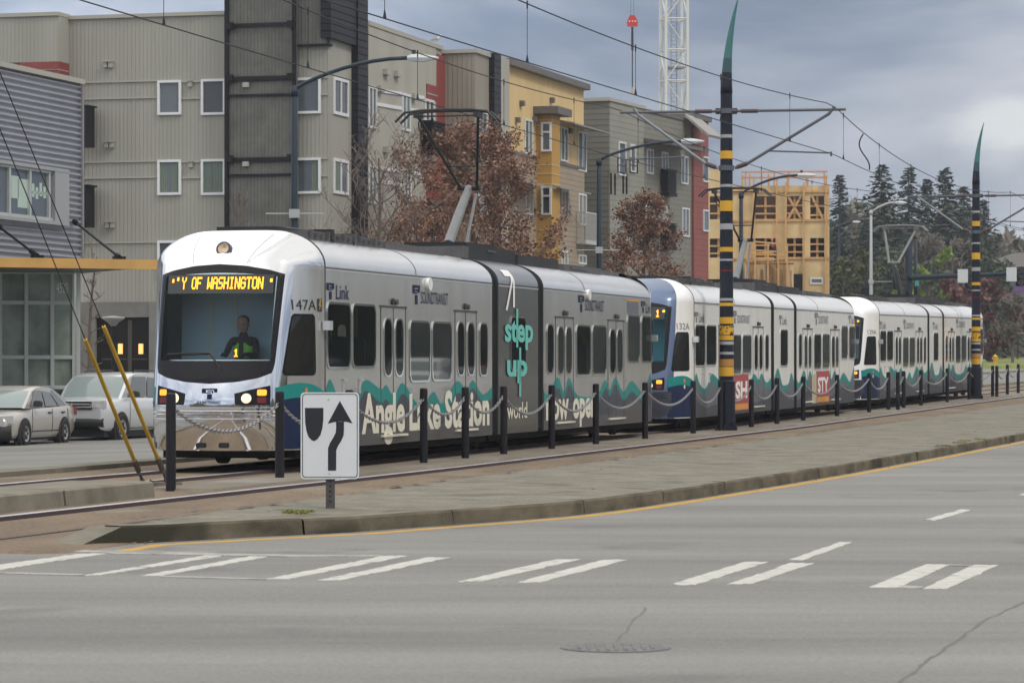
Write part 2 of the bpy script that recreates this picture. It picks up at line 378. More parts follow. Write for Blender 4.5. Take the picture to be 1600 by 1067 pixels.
# the kerb's end slopes down to the road
kq = km0 + .012; tl, tr_, br_ = W(kq, lc(kq) - .30, .134, False), W(kq, lc(kq) - .004, .132, False), W(kq, lc(kq) + .012, -.03, False)
e0, e1 = ground(64, 854, -.035), ground(112, 858, -.035)
b = MB(); b.grid([[e0.lerp(tl, t) , e0.lerp(tl, t).lerp(e1.lerp(tr_, t), .5), e1.lerp(tr_, t)] for t in [i / 6 for i in range(7)]]); b.cur = 1
b.add([e1, tr_, br_], [(0, 1, 2)]); b.add([tl, W(kq, lb(kq) - .01, .13, False), W(kq, lb(kq) - .01, -.03, False), W(kq, lc(kq) - .31, -.03, False)], [(0, 1, 2, 3)])
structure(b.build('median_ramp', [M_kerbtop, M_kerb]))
# painted lines
def paint(name, polys, m, z=.004, jit=1.0):
    b = MB()
    rj = random.Random(12)
    for p in polys:
        q = []
        for (xa, ya), (xb, yb) in zip(p, p[1:] + p[:1]):
            n = max(2, int(math.hypot(xb - xa, yb - ya) / 6))
            q += [(xa + (xb - xa) * i / n + (rj.gauss(0, .7) * jit if i else 0), ya + (yb - ya) * i / n + (rj.gauss(0, .35) * jit if i else 0)) for i in range(n)]
        p = q
        v = [ground(x, y, -.02 + z) for x, y in p]; n = len(v); b.add(v + [q - Vector((0, 0, .012)) for q in v], [tuple(range(n))] + [(i, (i+1) % n, n + (i+1) % n, n + i) for i in range(n)])
    return structure(b.build(name, m))
bars = [[(-40, 895), (-40, 886), (131, 864), (166, 864)], [(131, 898), (156, 898), (366, 865), (334, 865)], [(219, 899), (250, 899), (437, 866), (403, 866)],
 [(415, 904), (450, 904), (637, 868), (600, 868)], [(495, 906), (531, 906), (705, 870), (668, 870)], [(715, 908), (752, 908), (908, 873), (870, 873)],
 [(808, 909), (843, 909), (980, 874), (942, 874)], [(1045, 913), (1086, 913), (1201, 877), (1165, 877)], [(1136, 912), (1176, 911), (1224, 895), (1273, 879), (1233, 879), (1196, 893)],
 [(1358, 917), (1405, 917), (1485, 881), (1447, 881)], [(1442, 919), (1480, 919), (1560, 882), (1520, 882)]]
paint('crosswalk_markings', bars, M_white)
paint('crosswalk_edge_lines', [[(-40, 856), (-40, 853), (170, 860), (170, 863)], [(170, 864), (170, 860), (440, 865.5), (440, 869)], [(440, 869), (440, 866), (600, 867), (600, 868.5)],
  [(-40, 894), (-40, 892), (130, 896), (130, 898.5)], [(250, 900.5), (250, 898.5), (415, 903), (415, 905)], [(1405, 918), (1405, 914), (1442, 915), (1442, 918)], [(1485, 883), (1485, 881), (1520, 882), (1520, 884)]], M_faint, .0055, .25)
paint('lane_markings', [[(1233, 874), (1253, 875), (1332, 846), (1313, 846)], [(1446, 811), (1459, 813), (1517, 796), (1503, 795)], [(1592, 773), (1604, 774), (1640, 763), (1628, 762)]], M_white)
b = MB(); ky = inv(*ground(300, 861).xy)[0]; kb = [ky + i * 1.2 for i in range(90)]
off = lambda k: .10 + .26 * max(0, 1 - (k - ky) / 9)
b.grid([[W(k, lc(k) + off(k), -.03), W(k, lc(k) + off(k), -.017), W(k, lc(k) + off(k) + .16, -.017), W(k, lc(k) + off(k) + .165, -.03)] for k in kb]); structure(b.build('yellow_edge_line', M_yellow))
def crack(pts, wpx):
    b = MB(); rows = []
    rnd = random.Random(4)
    fine = []
    for (x0, y0), (x1, y1) in zip(pts, pts[1:]):
        for i in range(10): t = i / 10; fine.append((x0 + (x1 - x0) * t + rnd.uniform(-3, 3), y0 + (y1 - y0) * t))
    for x, y in fine: ww = wpx * rnd.uniform(.4, 1.3) * .0035 ; p = ground(x, y, -.019); rows.append([p - Vector((ww, 0, 0)), p + Vector((ww, 0, 0))])
    b.grid(rows); return structure(b.build('road_cracks', M_fine))
crack([(1395, 1075), (1445, 1035), (1480, 1010), (1540, 968), (1610, 935)], 4)
crack([(963, 1004), (985, 975), (1012, 946)], 2)
# joint between the track bed and the median, with weeds and gaps
b = MB(); rnd = random.Random(8)
for i in range(420):
    k = rnd.uniform(km0 + .2, 75); l = lb(k) + rnd.gauss(0, .035); s_ = rnd.uniform(.05, .28)
    p = W(k, l, .168 + rnd.uniform(0, .012)); d = (W(k + .1, l, .17) - W(k, l, .17)).normalized()
    n_ = Vector((d.y, -d.x, 0)) * rnd.uniform(.012, .05)
    b.add([p, p + d * s_, p + d * s_ * .8 + n_, p + n_ * 1.4], [(0, 1, 2, 3)])
structure(b.build('median_joint_grit', mat('grit', (.055, .048, .034), .95, var=.4, vscale=9)))
# moss and grass tufts, leaf litter (nobody could count the blades)
b = MB()
def tuft(x, y, z, n, spread, h):
    c = ground(x, y, z)
    for _ in range(n):
        a = rnd.uniform(0, 6.28); r = spread * math.sqrt(rnd.random()); q = c + Vector((math.cos(a) * r, math.sin(a) * r, 0)); t = Vector((rnd.gauss(0, .4), rnd.gauss(0, .4), 1)) * h * rnd.uniform(.4, 1)
        b.add([q + Vector((-.012, 0, 0)), q + Vector((.012, 0, 0)), q + t], [(0, 1, 2)])
for x, y in ((462, 802), (470, 800), (1474, 697), (1500, 692), (1508, 689), (1530, 687)): tuft(x, y, .155, 55, .14, .035)
o = b.build('grass', M_grass, fix=False); o['kind'] = 'stuff'
b = MB()
for i in range(900):
    k = rnd.uniform(-18, 70); l = rnd.uniform(2.5, lc(k) - .1) if rnd.random() < .55 else lc(k) + abs(rnd.gauss(.05, .12))
    z = (.20 if l > 5.4 and l < lc(k) - .12 else (.012 if l < 5.4 else -.012)) if l < lc(k) + .01 else -.008
    if l >= lc(k) - .2 and l < lc(k) + .02: continue
    p = W(k, l, z); s_ = rnd.uniform(.008, .03); a = rnd.uniform(0, 6.28); e1 = Vector((math.cos(a), math.sin(a), .1)) * s_; e2 = Vector((-math.sin(a), math.cos(a), .2)) * s_ * .7
    b.add([p - e1, p - e2, p + e1, p + e2], [(0, 1, 2, 3)])
o = b.build('leaf_litter', mat('litter', (.2, .16, .11), .95, var=.5, vscale=3), fix=False); o['kind'] = 'stuff'
# west pavement, verge
b = MB(); b.grid([[W(k, -17.2, -.05), W(k, -17.2, .13), W(k, -17.4, .13), W(k, -21, .15), W(k, -60, .2)] for k in KS]); structure(b.build('pavement', mat('pavement_concrete', (.19, .187, .178), .9, var=.15, vscale=.8, bump=.2)))
# grass verge and cross street far up the road
b = MB(); b.grid([[(x, y, gz(max(y, 247)) + (.14 if y > 246 else -.5)) for x in (28, 40, 60, 90, 160)] for y in (245, 247, 249, 262, 290, 320, 345)]); structure(b.build('grass_verge', M_grass))
# dark ridge east and behind the camera, unseen, added for the train to mirror
b = MB(); rnd = random.Random(3)
ring = [(150, 420), (112, 330), (82, 240), (66, 160), (58, 100), (54, 50), (52, 0), (46, -40), (20, -70), (-30, -80), (-80, -70), (-110, -20)]
fine = []
for (x0, y0), (x1, y1) in zip(ring, ring[1:]):
    for i in range(9): t = i / 9; fine.append((x0 + (x1 - x0) * t, y0 + (y1 - y0) * t))
rows = []
for i, (x, y) in enumerate(fine):
    d = Vector((x, y - 60)).normalized(); h = 7 + 4.5 * math.sin(i * .55) * math.sin(i * .21 + 1) + rnd.uniform(-1.6, 1.6); z0 = gz(y) - .8
    rows.append([(x, y, z0), (x + d.x * 1.5, y + d.y * 1.5, z0 + h * .6), (x + d.x * 5, y + d.y * 5, z0 + h), (x + d.x * 40, y + d.y * 40, z0 + h + 2)])
b.grid(rows); structure(b.build('mirror_ridge', mat('mirror_ridge_dark', (.07, .078, .06), .95, var=.8, vscale=.25, bump=.6, bscale=1.5)))
# ================================================================ the light rail cars
CL = 26.5                                            # nose to nose
HW = 1.325                                           # half width
lO = [0, .12, .25, .4, .55, .68, .80, .86, .92, .97, 1.01, 1.05, 1.10, 1.17, 1.24, 1.29, 1.315, 1.325]
sO = [0, .004, .017, .045, .085, .125, .175, .205, .25, .32, .40, .50, .62, .80, 1.0, 1.18, 1.33, 1.5]
CS = 1.5                                             # cab length
sE = [CS * (1 - (1 - (min(1, l / HW)) ** 2.3) ** .5) for l in lO]
ZL = [.31, .45, .6, .79, .95, 1.1, 1.3, 1.5, 1.655, 2.0, 2.3, 2.6, 2.925, 2.985, 3.07, 3.12, 3.17, 3.22, 3.27, 3.32, 3.37, 3.42, 3.46, 3.5, 3.54, 3.57, 3.595, 3.61, 3.62]
def nose(z): 
    if z >= 3.07: return .5 + .95 * ((z - 3.07) / .55) ** 1.75
    return interp(z, [.3, .8, .95, 1.37, 2.2, 3.07], [.1, .02, 0, .05, .24, .5])
def wid(z):
    if z <= 3.07: return HW
    u = min(1, (z - 3.07) / .55); return HW - .85 * (1 - math.sqrt(max(0, 1 - u * u)))
def shape(z):
    t = min(1, max(0, (z - 2.85) / .6)); t = t * t * (3 - 2 * t); s0 = nose(z)
    return [s0 + (CS - s0) * ((1 - t) * a + t * e) / CS for a, e in zip(sO, sE)], [l * wid(z) / HW for l in lO]
def Fz(l, z):                                        # front surface: s at (l, z)
    s_, l_ = shape(z); return interp(abs(l), l_, s_)
def Gz(s, z):                                        # side of the cab: l at (s, z)
    s_, l_ = shape(z); return interp(s, s_, l_)
def fside(s, z, d=0.0): return (s, -(HW + d), z)
def ffront(l, z, d=0.0): return (Fz(l, z) - d, -l, z)
def fcab(s, z, d=0.0): return (s, -(Gz(s, z) + d), z)

M_chrome = mat('polished_metal', (.80, .81, .83), .07, metal=1.0, var=.03, vscale=1.5)
M_silver = mat('silver_side_metal', (.60, .60, .585), .2, metal=.72, var=.1, vscale=1.2, vstretch=(1.4, 1, .18))
M_roofs = mat('silver_roof_metal', (.80, .80, .81), .24, metal=.75, var=.04, vscale=.6)
M_wpaint = mat('white_car_paint', (.74, .735, .705), .3, coat=.4, var=.07, vscale=1.2, vstretch=(1.4, 1, .18))
M_wroof = mat('white_roof_paint', (.78, .79, .80), .3, coat=.4)
M_blued = mat('blue_dome_paint', (.13, .18, .30), .25, metal=.4, coat=.5)
M_graywrap = mat('dark_grey_wrap', (.06, .062, .058), .25, coat=.25, var=.1, vscale=1)
M_rubber = mat('bellows_rubber', (.006, .006, .009), .7, spec=.2)
M_black = mat('black_gloss_mask', (.007, .007, .011), .22, spec=.3)
M_blk = mat('black_matt', (.02, .02, .022), .6)
M_under = mat('underframe_dark', (.012, .011, .011), .8)
M_teal = mat('teal_wave_film', (.012, .215, .20), .4, spec=.25)
M_teal2 = mat('deep_teal_wave_film', (.03, .17, .20), .28, coat=.4)
M_navy = mat('navy_wave_film', (.012, .022, .065), .35, spec=.3)
M_slate = mat('slate_wave_film', (.05, .055, .075), .34, spec=.3, var=.12, vscale=.8)
M_slate2 = mat('light_slate_film', (.11, .12, .145), .3, spec=.35)
M_inn = mat('saloon_lining', (.36, .36, .35), .7); M_seat = mat('seat_blue_grey', (.05, .07, .12), .8); M_polein = mat('grab_pole_yellow', (.5, .36, .05), .4)
M_pane_old = mat('dark_train_glass', (.012, .014, .015), .03, spec=.42, c2=(.022, .022, .02), vscale=1.6, vstretch=(1, 1, .5), bump=.06, bscale=2.2)
M_letter = mat('cream_letter_film', (.72, .69, .58), .4)
M_wlet = mat('white_letter_film', (.8, .8, .8), .4)
M_navylet = mat('navy_letter_film', (.012, .014, .06), .5, spec=.15)
M_graylet = mat('faded_grey_letter_film', (.15, .15, .19), .5, spec=.2)
M_steellet = mat('teal_letter_film', (.12, .50, .44), .4)
M_led = mat('led_amber', (.9, .4, .03), .5, emit=(1.0, .47, .02), estr=1.6)
M_ledp = mat('sign_panel_dark', (.03, .036, .04), .35)
M_lamp = mat('headlight_lit', (.8, .7, .55), .2, emit=(1.0, .60, .33), estr=1.15)
M_amb = mat('amber_lamp_lit', (.9, .4, .05), .3, emit=(1.0, .33, .02), estr=1.25)
M_redl = mat('red_lamp_unlit', (.16, .01, .012), .25)
M_lens = mat('lamp_lens_clear', (.6, .45, .3), .1, metal=.4)
M_red = mat('poster_red', (.36, .055, .06), .5)
M_orange = mat('poster_orange', (.6, .28, .05), .5)
M_beig = mat('poster_beige', (.45, .40, .28), .5)
M_equip = mat('roof_equipment_grey', (.026, .027, .032), .7, var=.2, vscale=2, spec=.3)
M_equip2 = mat('roof_rack_grey', (.07, .07, .075), .6, var=.25, vscale=5)
M_panto = mat('pantograph_black', (.02, .02, .022), .5)
M_panto3 = mat('pantograph_steel', (.16, .165, .17), .5)
M_panto2 = mat('pantograph_grey', (.17, .18, .19), .5, var=.12, vscale=4)
M_pane = glass_mat('tinted_train_glass', (.68, .70, .68), .8)
M_wind = glass_mat('windscreen_glass', (.82, .92, .96), .82)
M_cabin = mat('cab_back_wall', (.62, .80, .92), .7)  # pale blue raised to carry the sky's haze on the windscreen
M_cabin2 = mat('cab_light_panel', (.70, .78, .78), .6)
M_dash = mat('cab_dashboard', (.05, .055, .06), .6)

def patch(mb, outer, fn, d, ctr=None, rows=5, inner=None):
    """a skin over a curved surface: rings from outline to centre (or to an inner outline)"""
    n = len(outer); c = ctr or (sum(p[0] for p in outer)/n, sum(p[1] for p in outer)/n)
    R_ = []
    for i in range(rows + 1):
        t = i / rows
        R_.append([fn(p[0] + ((inner[j][0] if inner else c[0] + (p[0]-c[0])*.02) - p[0]) * t, p[1] + ((inner[j][1] if inner else c[1] + (p[1]-c[1])*.02) - p[1]) * t, d) for j, p in enumerate(outer)])
    vs = [p for r in R_ for p in r]; fs = [(i*n+j, i*n+(j+1)%n, (i+1)*n+(j+1)%n, (i+1)*n+j) for i in range(rows) for j in range(n)]
    if not inner: fs.append(tuple(rows*n + j for j in range(n)))
    mb.add(vs, fs)
def resample(poly, n):
    P = [Vector(p) for p in poly]; seg = [(P[(i+1) % len(P)] - P[i]).length for i in range(len(P))]; T = sum(seg); out = []
    for j in range(n):
        d = T * j / n; i = 0
        while d > seg[i]: d -= seg[i]; i += 1
        out.append(tuple(P[i].lerp(P[(i+1) % len(P)], d / seg[i])))
    return out
def smooth_curve(pts, n):
    out = []; P = [pts[0]] + list(pts) + [pts[-1]]
    for i in range(1, len(P) - 2):
        for j in range(n):
            t = j / n; a, b_, c, d = (Vector(P[i-1]), Vector(P[i]), Vector(P[i+1]), Vector(P[i+2]))
            out.append(tuple(.5 * ((2*b_) + (c-a)*t + (2*a-5*b_+4*c-d)*t*t + (3*b_-a-3*c+d)*t**3)))
    out.append(tuple(pts[-1])); return out
PIX = {'Y': '10001 10001 01010 00100 00100 00100 00100', 'O': '01110 10001 10001 10001 10001 10001 01110', 'F': '11111 10000 10000 11110 10000 10000 10000',
 'W': '10001 10001 10001 10101 10101 11011 10001', 'A': '01110 10001 10001 11111 10001 10001 10001', 'S': '01111 10000 10000 01110 00001 00001 11110', 'H': '10001 10001 10001 11111 10001 10001 10001',
 'I': '01110 00100 00100 00100 00100 00100 01110', 'N': '10001 11001 11001 10101 10011 10011 10001', 'G': '01110 10001 10000 10111 10001 10001 01110', 'T': '11111 00100 00100 00100 00100 00100 00100',
 "'": '11000 11000 00000 00000 00000 00000 00000', '.': '00000 11000 11000 00000 00000 00000 00000', ' ': '00000 ' * 7, '1': '00100 01100 00100 00100 00100 00100 01110'}
def emblem(mb, x0, z0, x1, z1, fn):
    """square transit emblem: broad T with an S stroke let into its head"""
    w_, h_ = x1 - x0, z1 - z0
    for a, b_, c, d in ((0, .86, 1, 1), (0, .56, .26, .86), (.26, .56, .58, .64), (.36, .70, .66, .79), (.66, .56, .74, .79), (.80, .64, 1.0, .86), (.36, 0, .66, .49)):
        vs = [fn(x0 + w_*u, z0 + h_*v) for u, v in ((a, b_), (c, b_), (c, d), (a, d))]; mb.add(vs, [(0, 1, 2, 3)])

WIN = [(1.6, 1.55, 2.72, 2.5), (2.88, 1.56, 4.05, 2.5), (6.04, 1.32, 7.17, 2.28), (7.37, 1.33, 8.52, 2.28), (10.44, 1.40, 10.91, 2.3),
       (12.64, 1.49, 13.71, 2.45), (15.43, 1.43, 15.90, 2.34), (17.89, 1.38, 19.07, 2.35), (19.31, 1.39, 20.53, 2.36), (22.65, 1.66, 23.81, 2.62), (24.07, 1.66, 25.2, 2.62)]
DOOR = [(4.38, 5.78, 4.56, 4.96, 5.19, 5.60), (8.80, 10.2, 8.95, 9.36, 9.61, 10.03), (16.13, 17.62, 16.30, 16.74, 16.98, 17.42), (20.75, 22.28, 20.92, 21.41, 21.61, 22.08)]
WA = [(1.5, 1.12), (1.73, 1.36), (2.11, 1.12), (2.7, .98), (3.2, 1.14), (3.59, 1.34), (4.38, 1.19), (4.68, 1.25), (5.11, 1.08), (5.6, 1.28), (6.35, .97), (6.9, .93), (7.46, 1.12), (8.0, .91), (8.9, 1.29), (9.53, 1.14), (9.97, 1.30), (10.63, 1.05), (11.3, 1.17)]
WC = [(11.75, 1.1), (12.3, 1.42), (12.9, 1.0), (13.3, .95), (13.9, 1.0), (14.3, 1.28), (14.7, 1.05)]
WB = [(15.15, 1.08), (15.5, 1.0), (16.3, 1.33), (16.8, 1.05), (17.25, 1.32), (17.9, .98), (19.0, .92), (19.9, 1.0), (20.5, 1.25), (20.9, 1.05), (21.45, 1.3), (22.2, 1.0), (23.0, 1.22), (23.6, 1.1), (24.3, .95), (25.0, 1.38), (25.6, 1.2)]

def make_car(livery, num, label):
    first = livery == 'silver'
    root = thing('light_rail_car', label, 'train car', group='coupled light rail cars')
    side = M_silver if first else M_wpaint; roof = M_roofs if first else M_wroof
    front = {'silver': M_chrome, 'blue': M_blued, 'white': M_wroof}[livery]; cabside = M_silver if first else M_wpaint
    # ---- cabs at both ends
    def cab(mirror):
        b = MB(); rows = []
        for z in ZL:
            s_, l_ = shape(z); rows.append([(s, -l, z) for s, l in zip(s_, l_)][::-1] + [(s, l, z) for s, l in zip(s_, l_)][1:])
        n = len(rows[0]); half = len(lO) - 1
        vs = [p for r in rows for p in r]; fs = []; ms = []
        for i in range(len(ZL) - 1):
            for j in range(n - 1):
                a = abs(j + .5 - half); zc = (ZL[i] + ZL[i+1]) / 2
                if a < 7 and 1.655 < zc < 2.925 and not mirror: continue            # windscreen opening
                fs.append((i*n+j, i*n+j+1, (i+1)*n+j+1, (i+1)*n+j))
                ms.append(0 if a < 11.4 else (2 if zc > 3.07 else 1))
        top = (len(ZL) - 1) * n; fs.append(tuple(top + j for j in range(n))); ms.append(0)
        if mirror: vs = [(CL - x, y, z) for x, y, z in vs]
        b.v = vs; b.f = fs; b.m = ms
        return b.build('cab', [front, cabside, front if first else M_wroof], root, smooth=True, auto=50)
    cab1 = cab(False); cab2 = cab(True)
    # ---- windscreen mask, glazing, destination sign
    outer = resample([(-.97, 2.93), (-.75, 2.995), (-.4, 3.055), (0, 3.08), (.4, 3.055), (.75, 2.995), (.97, 2.93), (.95, 2.2), (.925, 1.6), (.90, 1.46), (.72, 1.385), (.4, 1.325), (0, 1.30), (-.4, 1.325), (-.72, 1.385), (-.90, 1.46), (-.925, 1.6), (-.95, 2.2)], 96)
    gl_out = []
    for l, z in outer:                                                           # glazing edge: the ring pulled in to the glass outline
        z2 = max(1.64, min(2.95 - .05 * (l / .86) ** 2, z)); lim = .86 + .02 * (z2 - 1.64) / 1.3
        gl_out.append((max(-lim, min(lim, l)), z2))
    b = MB(); patch(b, outer, ffront, .006, rows=6, inner=gl_out); ms_ = b.build('windscreen_surround', M_black, root, smooth=True)
    b = MB(); patch(b, gl_out, ffront, .004, ctr=(0, 2.3), rows=10); wsn = b.build('windscreen', M_wind if livery != 'blue' else glass_mat('blue_windscreen_glass', (.5, .85, .9), .85), root, smooth=True)
    b = MB()
    b.grid([[(Fz(l, z) - .009, -l, z) for l in [-.83 + i * .0833 for i in range(21)]] for z in (2.64, 2.7, 2.8, 2.92)]); sg = b.build('destination_sign', M_ledp, root, smooth=True)
    b = MB(); txt = ".'Y OF WASHINGTON '." if first else ("  LINK  " if False else " ")
    def pix(txt, l0, z0, cw, ch):
        for i, c in enumerate(txt):
            for r_, row in enumerate(PIX[c].split()):
                for q, on in enumerate(row):
                    if on == '1':
                        u = l0 + (i * 5.75 + q) * cw; v = z0 - r_ * ch
                        b.add([ffront(u - .08*cw, v - ch*1.08, .013), ffront(u + cw*1.25, v - ch*1.08, .013), ffront(u + cw*1.25, v + .08*ch, .013), ffront(u - .08*cw, v + .08*ch, .013)], [(0, 1, 2, 3)])
    if first:
        pix(".'Y OF WASHINGTON .", -.76, 2.885, .0149, .0255); pix('1', .335, 1.81, .016, .016)
    else: pix("1", .62, 2.86, .02, .024); pix(".", .78, 2.88, .025, .025)
    b.build('sign_letters', M_led, sg, fix=False)
    b = MB(); b.tube([ffront(-.74, 1.73, .03), ffront(-.4, 1.755, .035), ffront(-.02, 1.75, .035), ffront(.08, 1.63, .03), ffront(.17, 1.52, .02)], .012, 6); b.box(0, 0, 0, .01, .01, .01, Matrix.Translation(ffront(.16, 1.52, .02)))
    b.tube([ffront(-.74, 1.715, .02), ffront(-.02, 1.735, .02)], .009, 6); b.build('windscreen_wiper', M_blk, root)
    b = MB(); b.prism([(-.19, 1.37), (.0, 1.37), (.0, 1.49), (-.19, 1.49)], ffront, .007, .012); b.build('mask_vent', mat('vent_black', (.006, .006, .008), .7), root)
    # ---- cab interior behind the glass
    b = MB(); b.box(1.42, -1.2, 1.0, 1.46, 1.2, 3.0); b.cur = 1
    b.box(1.40, .42, 1.3, 1.418, .52, 2.6); b.box(1.40, .04, 1.3, 1.418, .12, 2.6); b.box(1.40, -.66, 1.3, 1.418, -.6, 2.7); b.box(1.4, -.82, 1.3, 1.418, -.72, 2.6)
    b.cur = 2; b.box(.8, -.97, 1.62, 1.4, -.94, 2.86); b.box(.8, .94, 1.62, 1.4, .97, 2.86); b.box(.34, -.85, 1.0, .9, .85, 1.66); b.box(.5, -1.0, .95, 1.42, 1.0, 1.02)
    b.build('cab_interior', [M_cabin, M_cabin2, M_dash], root)
    # ---- lamps
    for sgn in (1, -1):
        pl = [(.385, 1.155), (.62, 1.215), (.885, 1.275), (.89, 1.13), (.885, .985), (.40, .985)]
        pl = [(sgn * l, z) for l, z in pl]
        b = MB(); patch(b, resample(pl, 40), ffront, .006, rows=3); h = b.build('headlight', M_black, root, smooth=True)
        b = MB(); b.add([], [])
        cs = [(sgn * .56 + .072 * math.cos(R(a)), 1.085 + .072 * math.sin(R(a))) for a in range(0, 360, 20)]; patch(b, cs, ffront, .012, rows=3); b.build('headlight_lens', M_lamp, h, smooth=True)
        b = MB(); patch(b, resample(rrect(sgn*.775 - .065, 1.125, sgn*.775 + .065, 1.215, .02, 3), 30), ffront, .012, rows=2); b.build('turn_lamp', M_amb, h)
        b = MB(); patch(b, resample(rrect(sgn*.775 - .06, 1.015, sgn*.775 + .06, 1.10, .01, 3), 30), ffront, .012, rows=2); b.build('tail_lamp', M_redl, h)
    b = MB()
    c0 = Vector(ffront(.0, 3.30, 0)); ax = Vector((-.93, 0, .36)).normalized(); ex = Vector((0, 1, 0)); ez = ax.cross(ex)
    for r0, r1, a0, a1, mi in ((.125, .115, -.03, .05, 0), (.115, .085, .05, .055, 0), (.085, .02, .046, .02, 1)):
        b.cur = mi; ring = lambda r, a: [tuple(c0 + ax*a + (ex*math.cos(t) + ez*math.sin(t))*r) for t in [2*math.pi*i/20 for i in range(20)]]
        v = ring(r0, a0) + ring(r1, a1); b.add(v, [(i, (i+1) % 20, 20+(i+1) % 20, 20+i) for i in range(20)])
    b.cur = 1; b.add(ring(.02, .02), [tuple(range(20))]); b.build('roof_headlight', [mat('lamp_bezel_dark', (.03, .03, .06), .3), M_lens], root, fix=False)
    # ---- bumper: ribbed band over a polished apron
    b = MB()
    ls = [-1.02 + i * .06 for i in range(35)]
    prof = [(.95, -.01), (.945, .03), (.905, .035), (.895, .02), (.885, .035), (.85, .038), (.84, .022), (.83, .04), (.80, .042), (.79, .025), (.775, .03), (.5, .012), (.32, .0), (.31, -.03)]
    b.grid([[(Fz(l, z) - d, -l, z) for l in ls] for z, d in prof]); b.build('bumper', M_chrome if first else M_slate, root, smooth=True, auto=40)
    b = MB()
    for l in (-.22, .14): b.prism(rrect(l, .35, l + .15, .42, .015, 2), lambda u, v, d: ffront(u, v, d), .02, .03)
    b.build('bumper_slots', M_blk, root)
    if first:
        b = MB(); emblem(b, -.11, 1.07, .13, 1.23, lambda u, v: ffront(u, v, .006)); put_text(b, 'SOUNDTRANSIT', -.19, .19, 1.005, 1.045, lambda u, v: ffront(u, v, .006), .01); b.build('front_emblem', M_navylet, root, fix=False)
    # ---- side of the cab: window, wave, car number
    b = MB(); pl = resample([(.44, 1.47), (.48, 1.42), (1.13, 1.42), (1.17, 1.46), (1.17, 2.30), (1.13, 2.34), (.74, 2.34), (.69, 2.30)], 48)
    ins = [(.80 + (s - .80) * .90, 1.88 + (z - 1.88) * .93) for s, z in pl]
    patch(b, pl, fcab, .008, rows=3, inner=ins); wf = b.build('cab_window', M_black, root, smooth=True)
    b = MB(); patch(b, ins, fcab, .005, rows=5); b.build('pane', M_pane_old, wf, smooth=True)
    ss = [.30 + i * .06 for i in range(21)]
    crest = [1.25 + .06 * math.sin((s - .35) * 3.4) - .10 * max(0, s - 1.05) for s in ss]
    for si in (1, -1):
        b = MB()
        for mi, (f0, f1) in enumerate(((1.0, .78), (.78, 0.0))):
            b.cur = mi; b.grid([[(s, -si * (Gz(s, .33 + (c - .33) * t) + .005), .33 + (c - .33) * t) for s, c in zip(ss, crest)] for t in [f0 + (f1 - f0) * i / 6 for i in range(7)]])
        b.build('cab_wave_film', [M_teal, M_navy], root, smooth=True)
    for l_ in (.42, -.42):
        b = MB(); b.tube([(Fz(l_ + (z - 3.09) * .35 * (1 if l_ > 0 else -1), z) - .001, -(l_ + (z - 3.09) * .35 * (1 if l_ > 0 else -1)), z) for z in (3.09, 3.14, 3.2, 3.26, 3.32, 3.38, 3.44, 3.5, 3.55)], .005, 4); b.build('dome_joint', mat('dome_joint_grey', (.3, .3, .32), .6), root)
    b = MB()
    for z, m_ in ((1.19, 0), (1.05, 1)):
        b.cur = m_; patch(b, [(.92 + .035*math.cos(R(a)), z + .05*math.sin(R(a))) for a in range(0, 360, 30)], fcab, .012, rows=2)
    b.build('side_marker_lamps', [mat('orange_lens', (.6, .2, .05), .2), mat('white_lens', (.6, .6, .6), .2)], root)
    b = MB(); put_text(b, num, .72 if first else .75, 1.2, 2.40, 2.55, lambda u, v: fcab(u, v, .007)); b.build('car_number', M_blk if first else M_graylet, root, fix=False)
    if first:
        b = MB(); b.add([fcab(u, v, .007) for u, v in ((1.235, 2.38), (1.36, 2.38), (1.36, 2.57), (1.235, 2.57))], [(0, 1, 2, 3)]); b.cur = 1
        b.add([fcab(u, v, .009) for u, v in ((1.30, 2.56), (1.345, 2.56), (1.315, 2.48), (1.345, 2.48), (1.27, 2.39), (1.295, 2.465), (1.26, 2.465))], [(0, 1, 2, 3, 4, 5, 6)]); b.build('warning_sticker', [M_blk, M_yellow], root, fix=False)
    # ---- body sections
    def zr(z): return z if z <= 3.07 else 3.07 + (z - 3.07) * .86
    zz = [.31, .6, 1.0, 1.6, 2.2, 2.7, 3.07] + [z for z in ZL if z > 3.07]
    half = [(wid(z), zr(z)) for z in zz]
    prof = [(-w_, z) for w_, z in half] + [(w_, z) for w_, z in half[::-1]]       # y = -l: camera side first
    openings = [(x0, z0, x1, z1, .12) for x0, z0, x1, z1 in WIN] + [(a_, 1.41, b_, 2.30, .15) for d in DOOR for a_, b_ in ((d[2], d[3]), (d[4], d[5]))]
    def section(name, s0, s1, ms, mr, sc=1.0):
        b = MB(); n = len(prof); m = 8
        pf = [(y * sc, 1.9 + (z - 1.9) * (sc if sc < 1 else 1)) for y, z in prof]
        if sc < 1:
            b.grid([[(s0 + (s1 - s0) * i / m, y, z) for y, z in pf] for i in range(m + 1)])
            return b.build(name, [ms], root, smooth=True, auto=35)
        rf = pf[6:-6]; b.cur = 1; b.grid([[(s0 + (s1 - s0) * i / m, y, z) for y, z in rf] for i in range(m + 1)])
        b.cur = 0; hl = [o for o in openings if o[0] > s0 and o[2] < s1]
        v, f = filled([(s0, .31), (s1, .31), (s1, 3.07), (s0, 3.07)], [rrect(o[0], o[1], o[2], o[3], o[4], 5) for o in hl])
        for sg in (-1, 1): b.add([(x, sg * HW, z) for x, z in v], f)
        b.cur = 2
        for s in (s0, s1): b.add([(s, y, z) for y, z in pf], [tuple(range(n))])
        sh_ = b.build(name, [ms, mr, M_dash], root, smooth=True, auto=35)
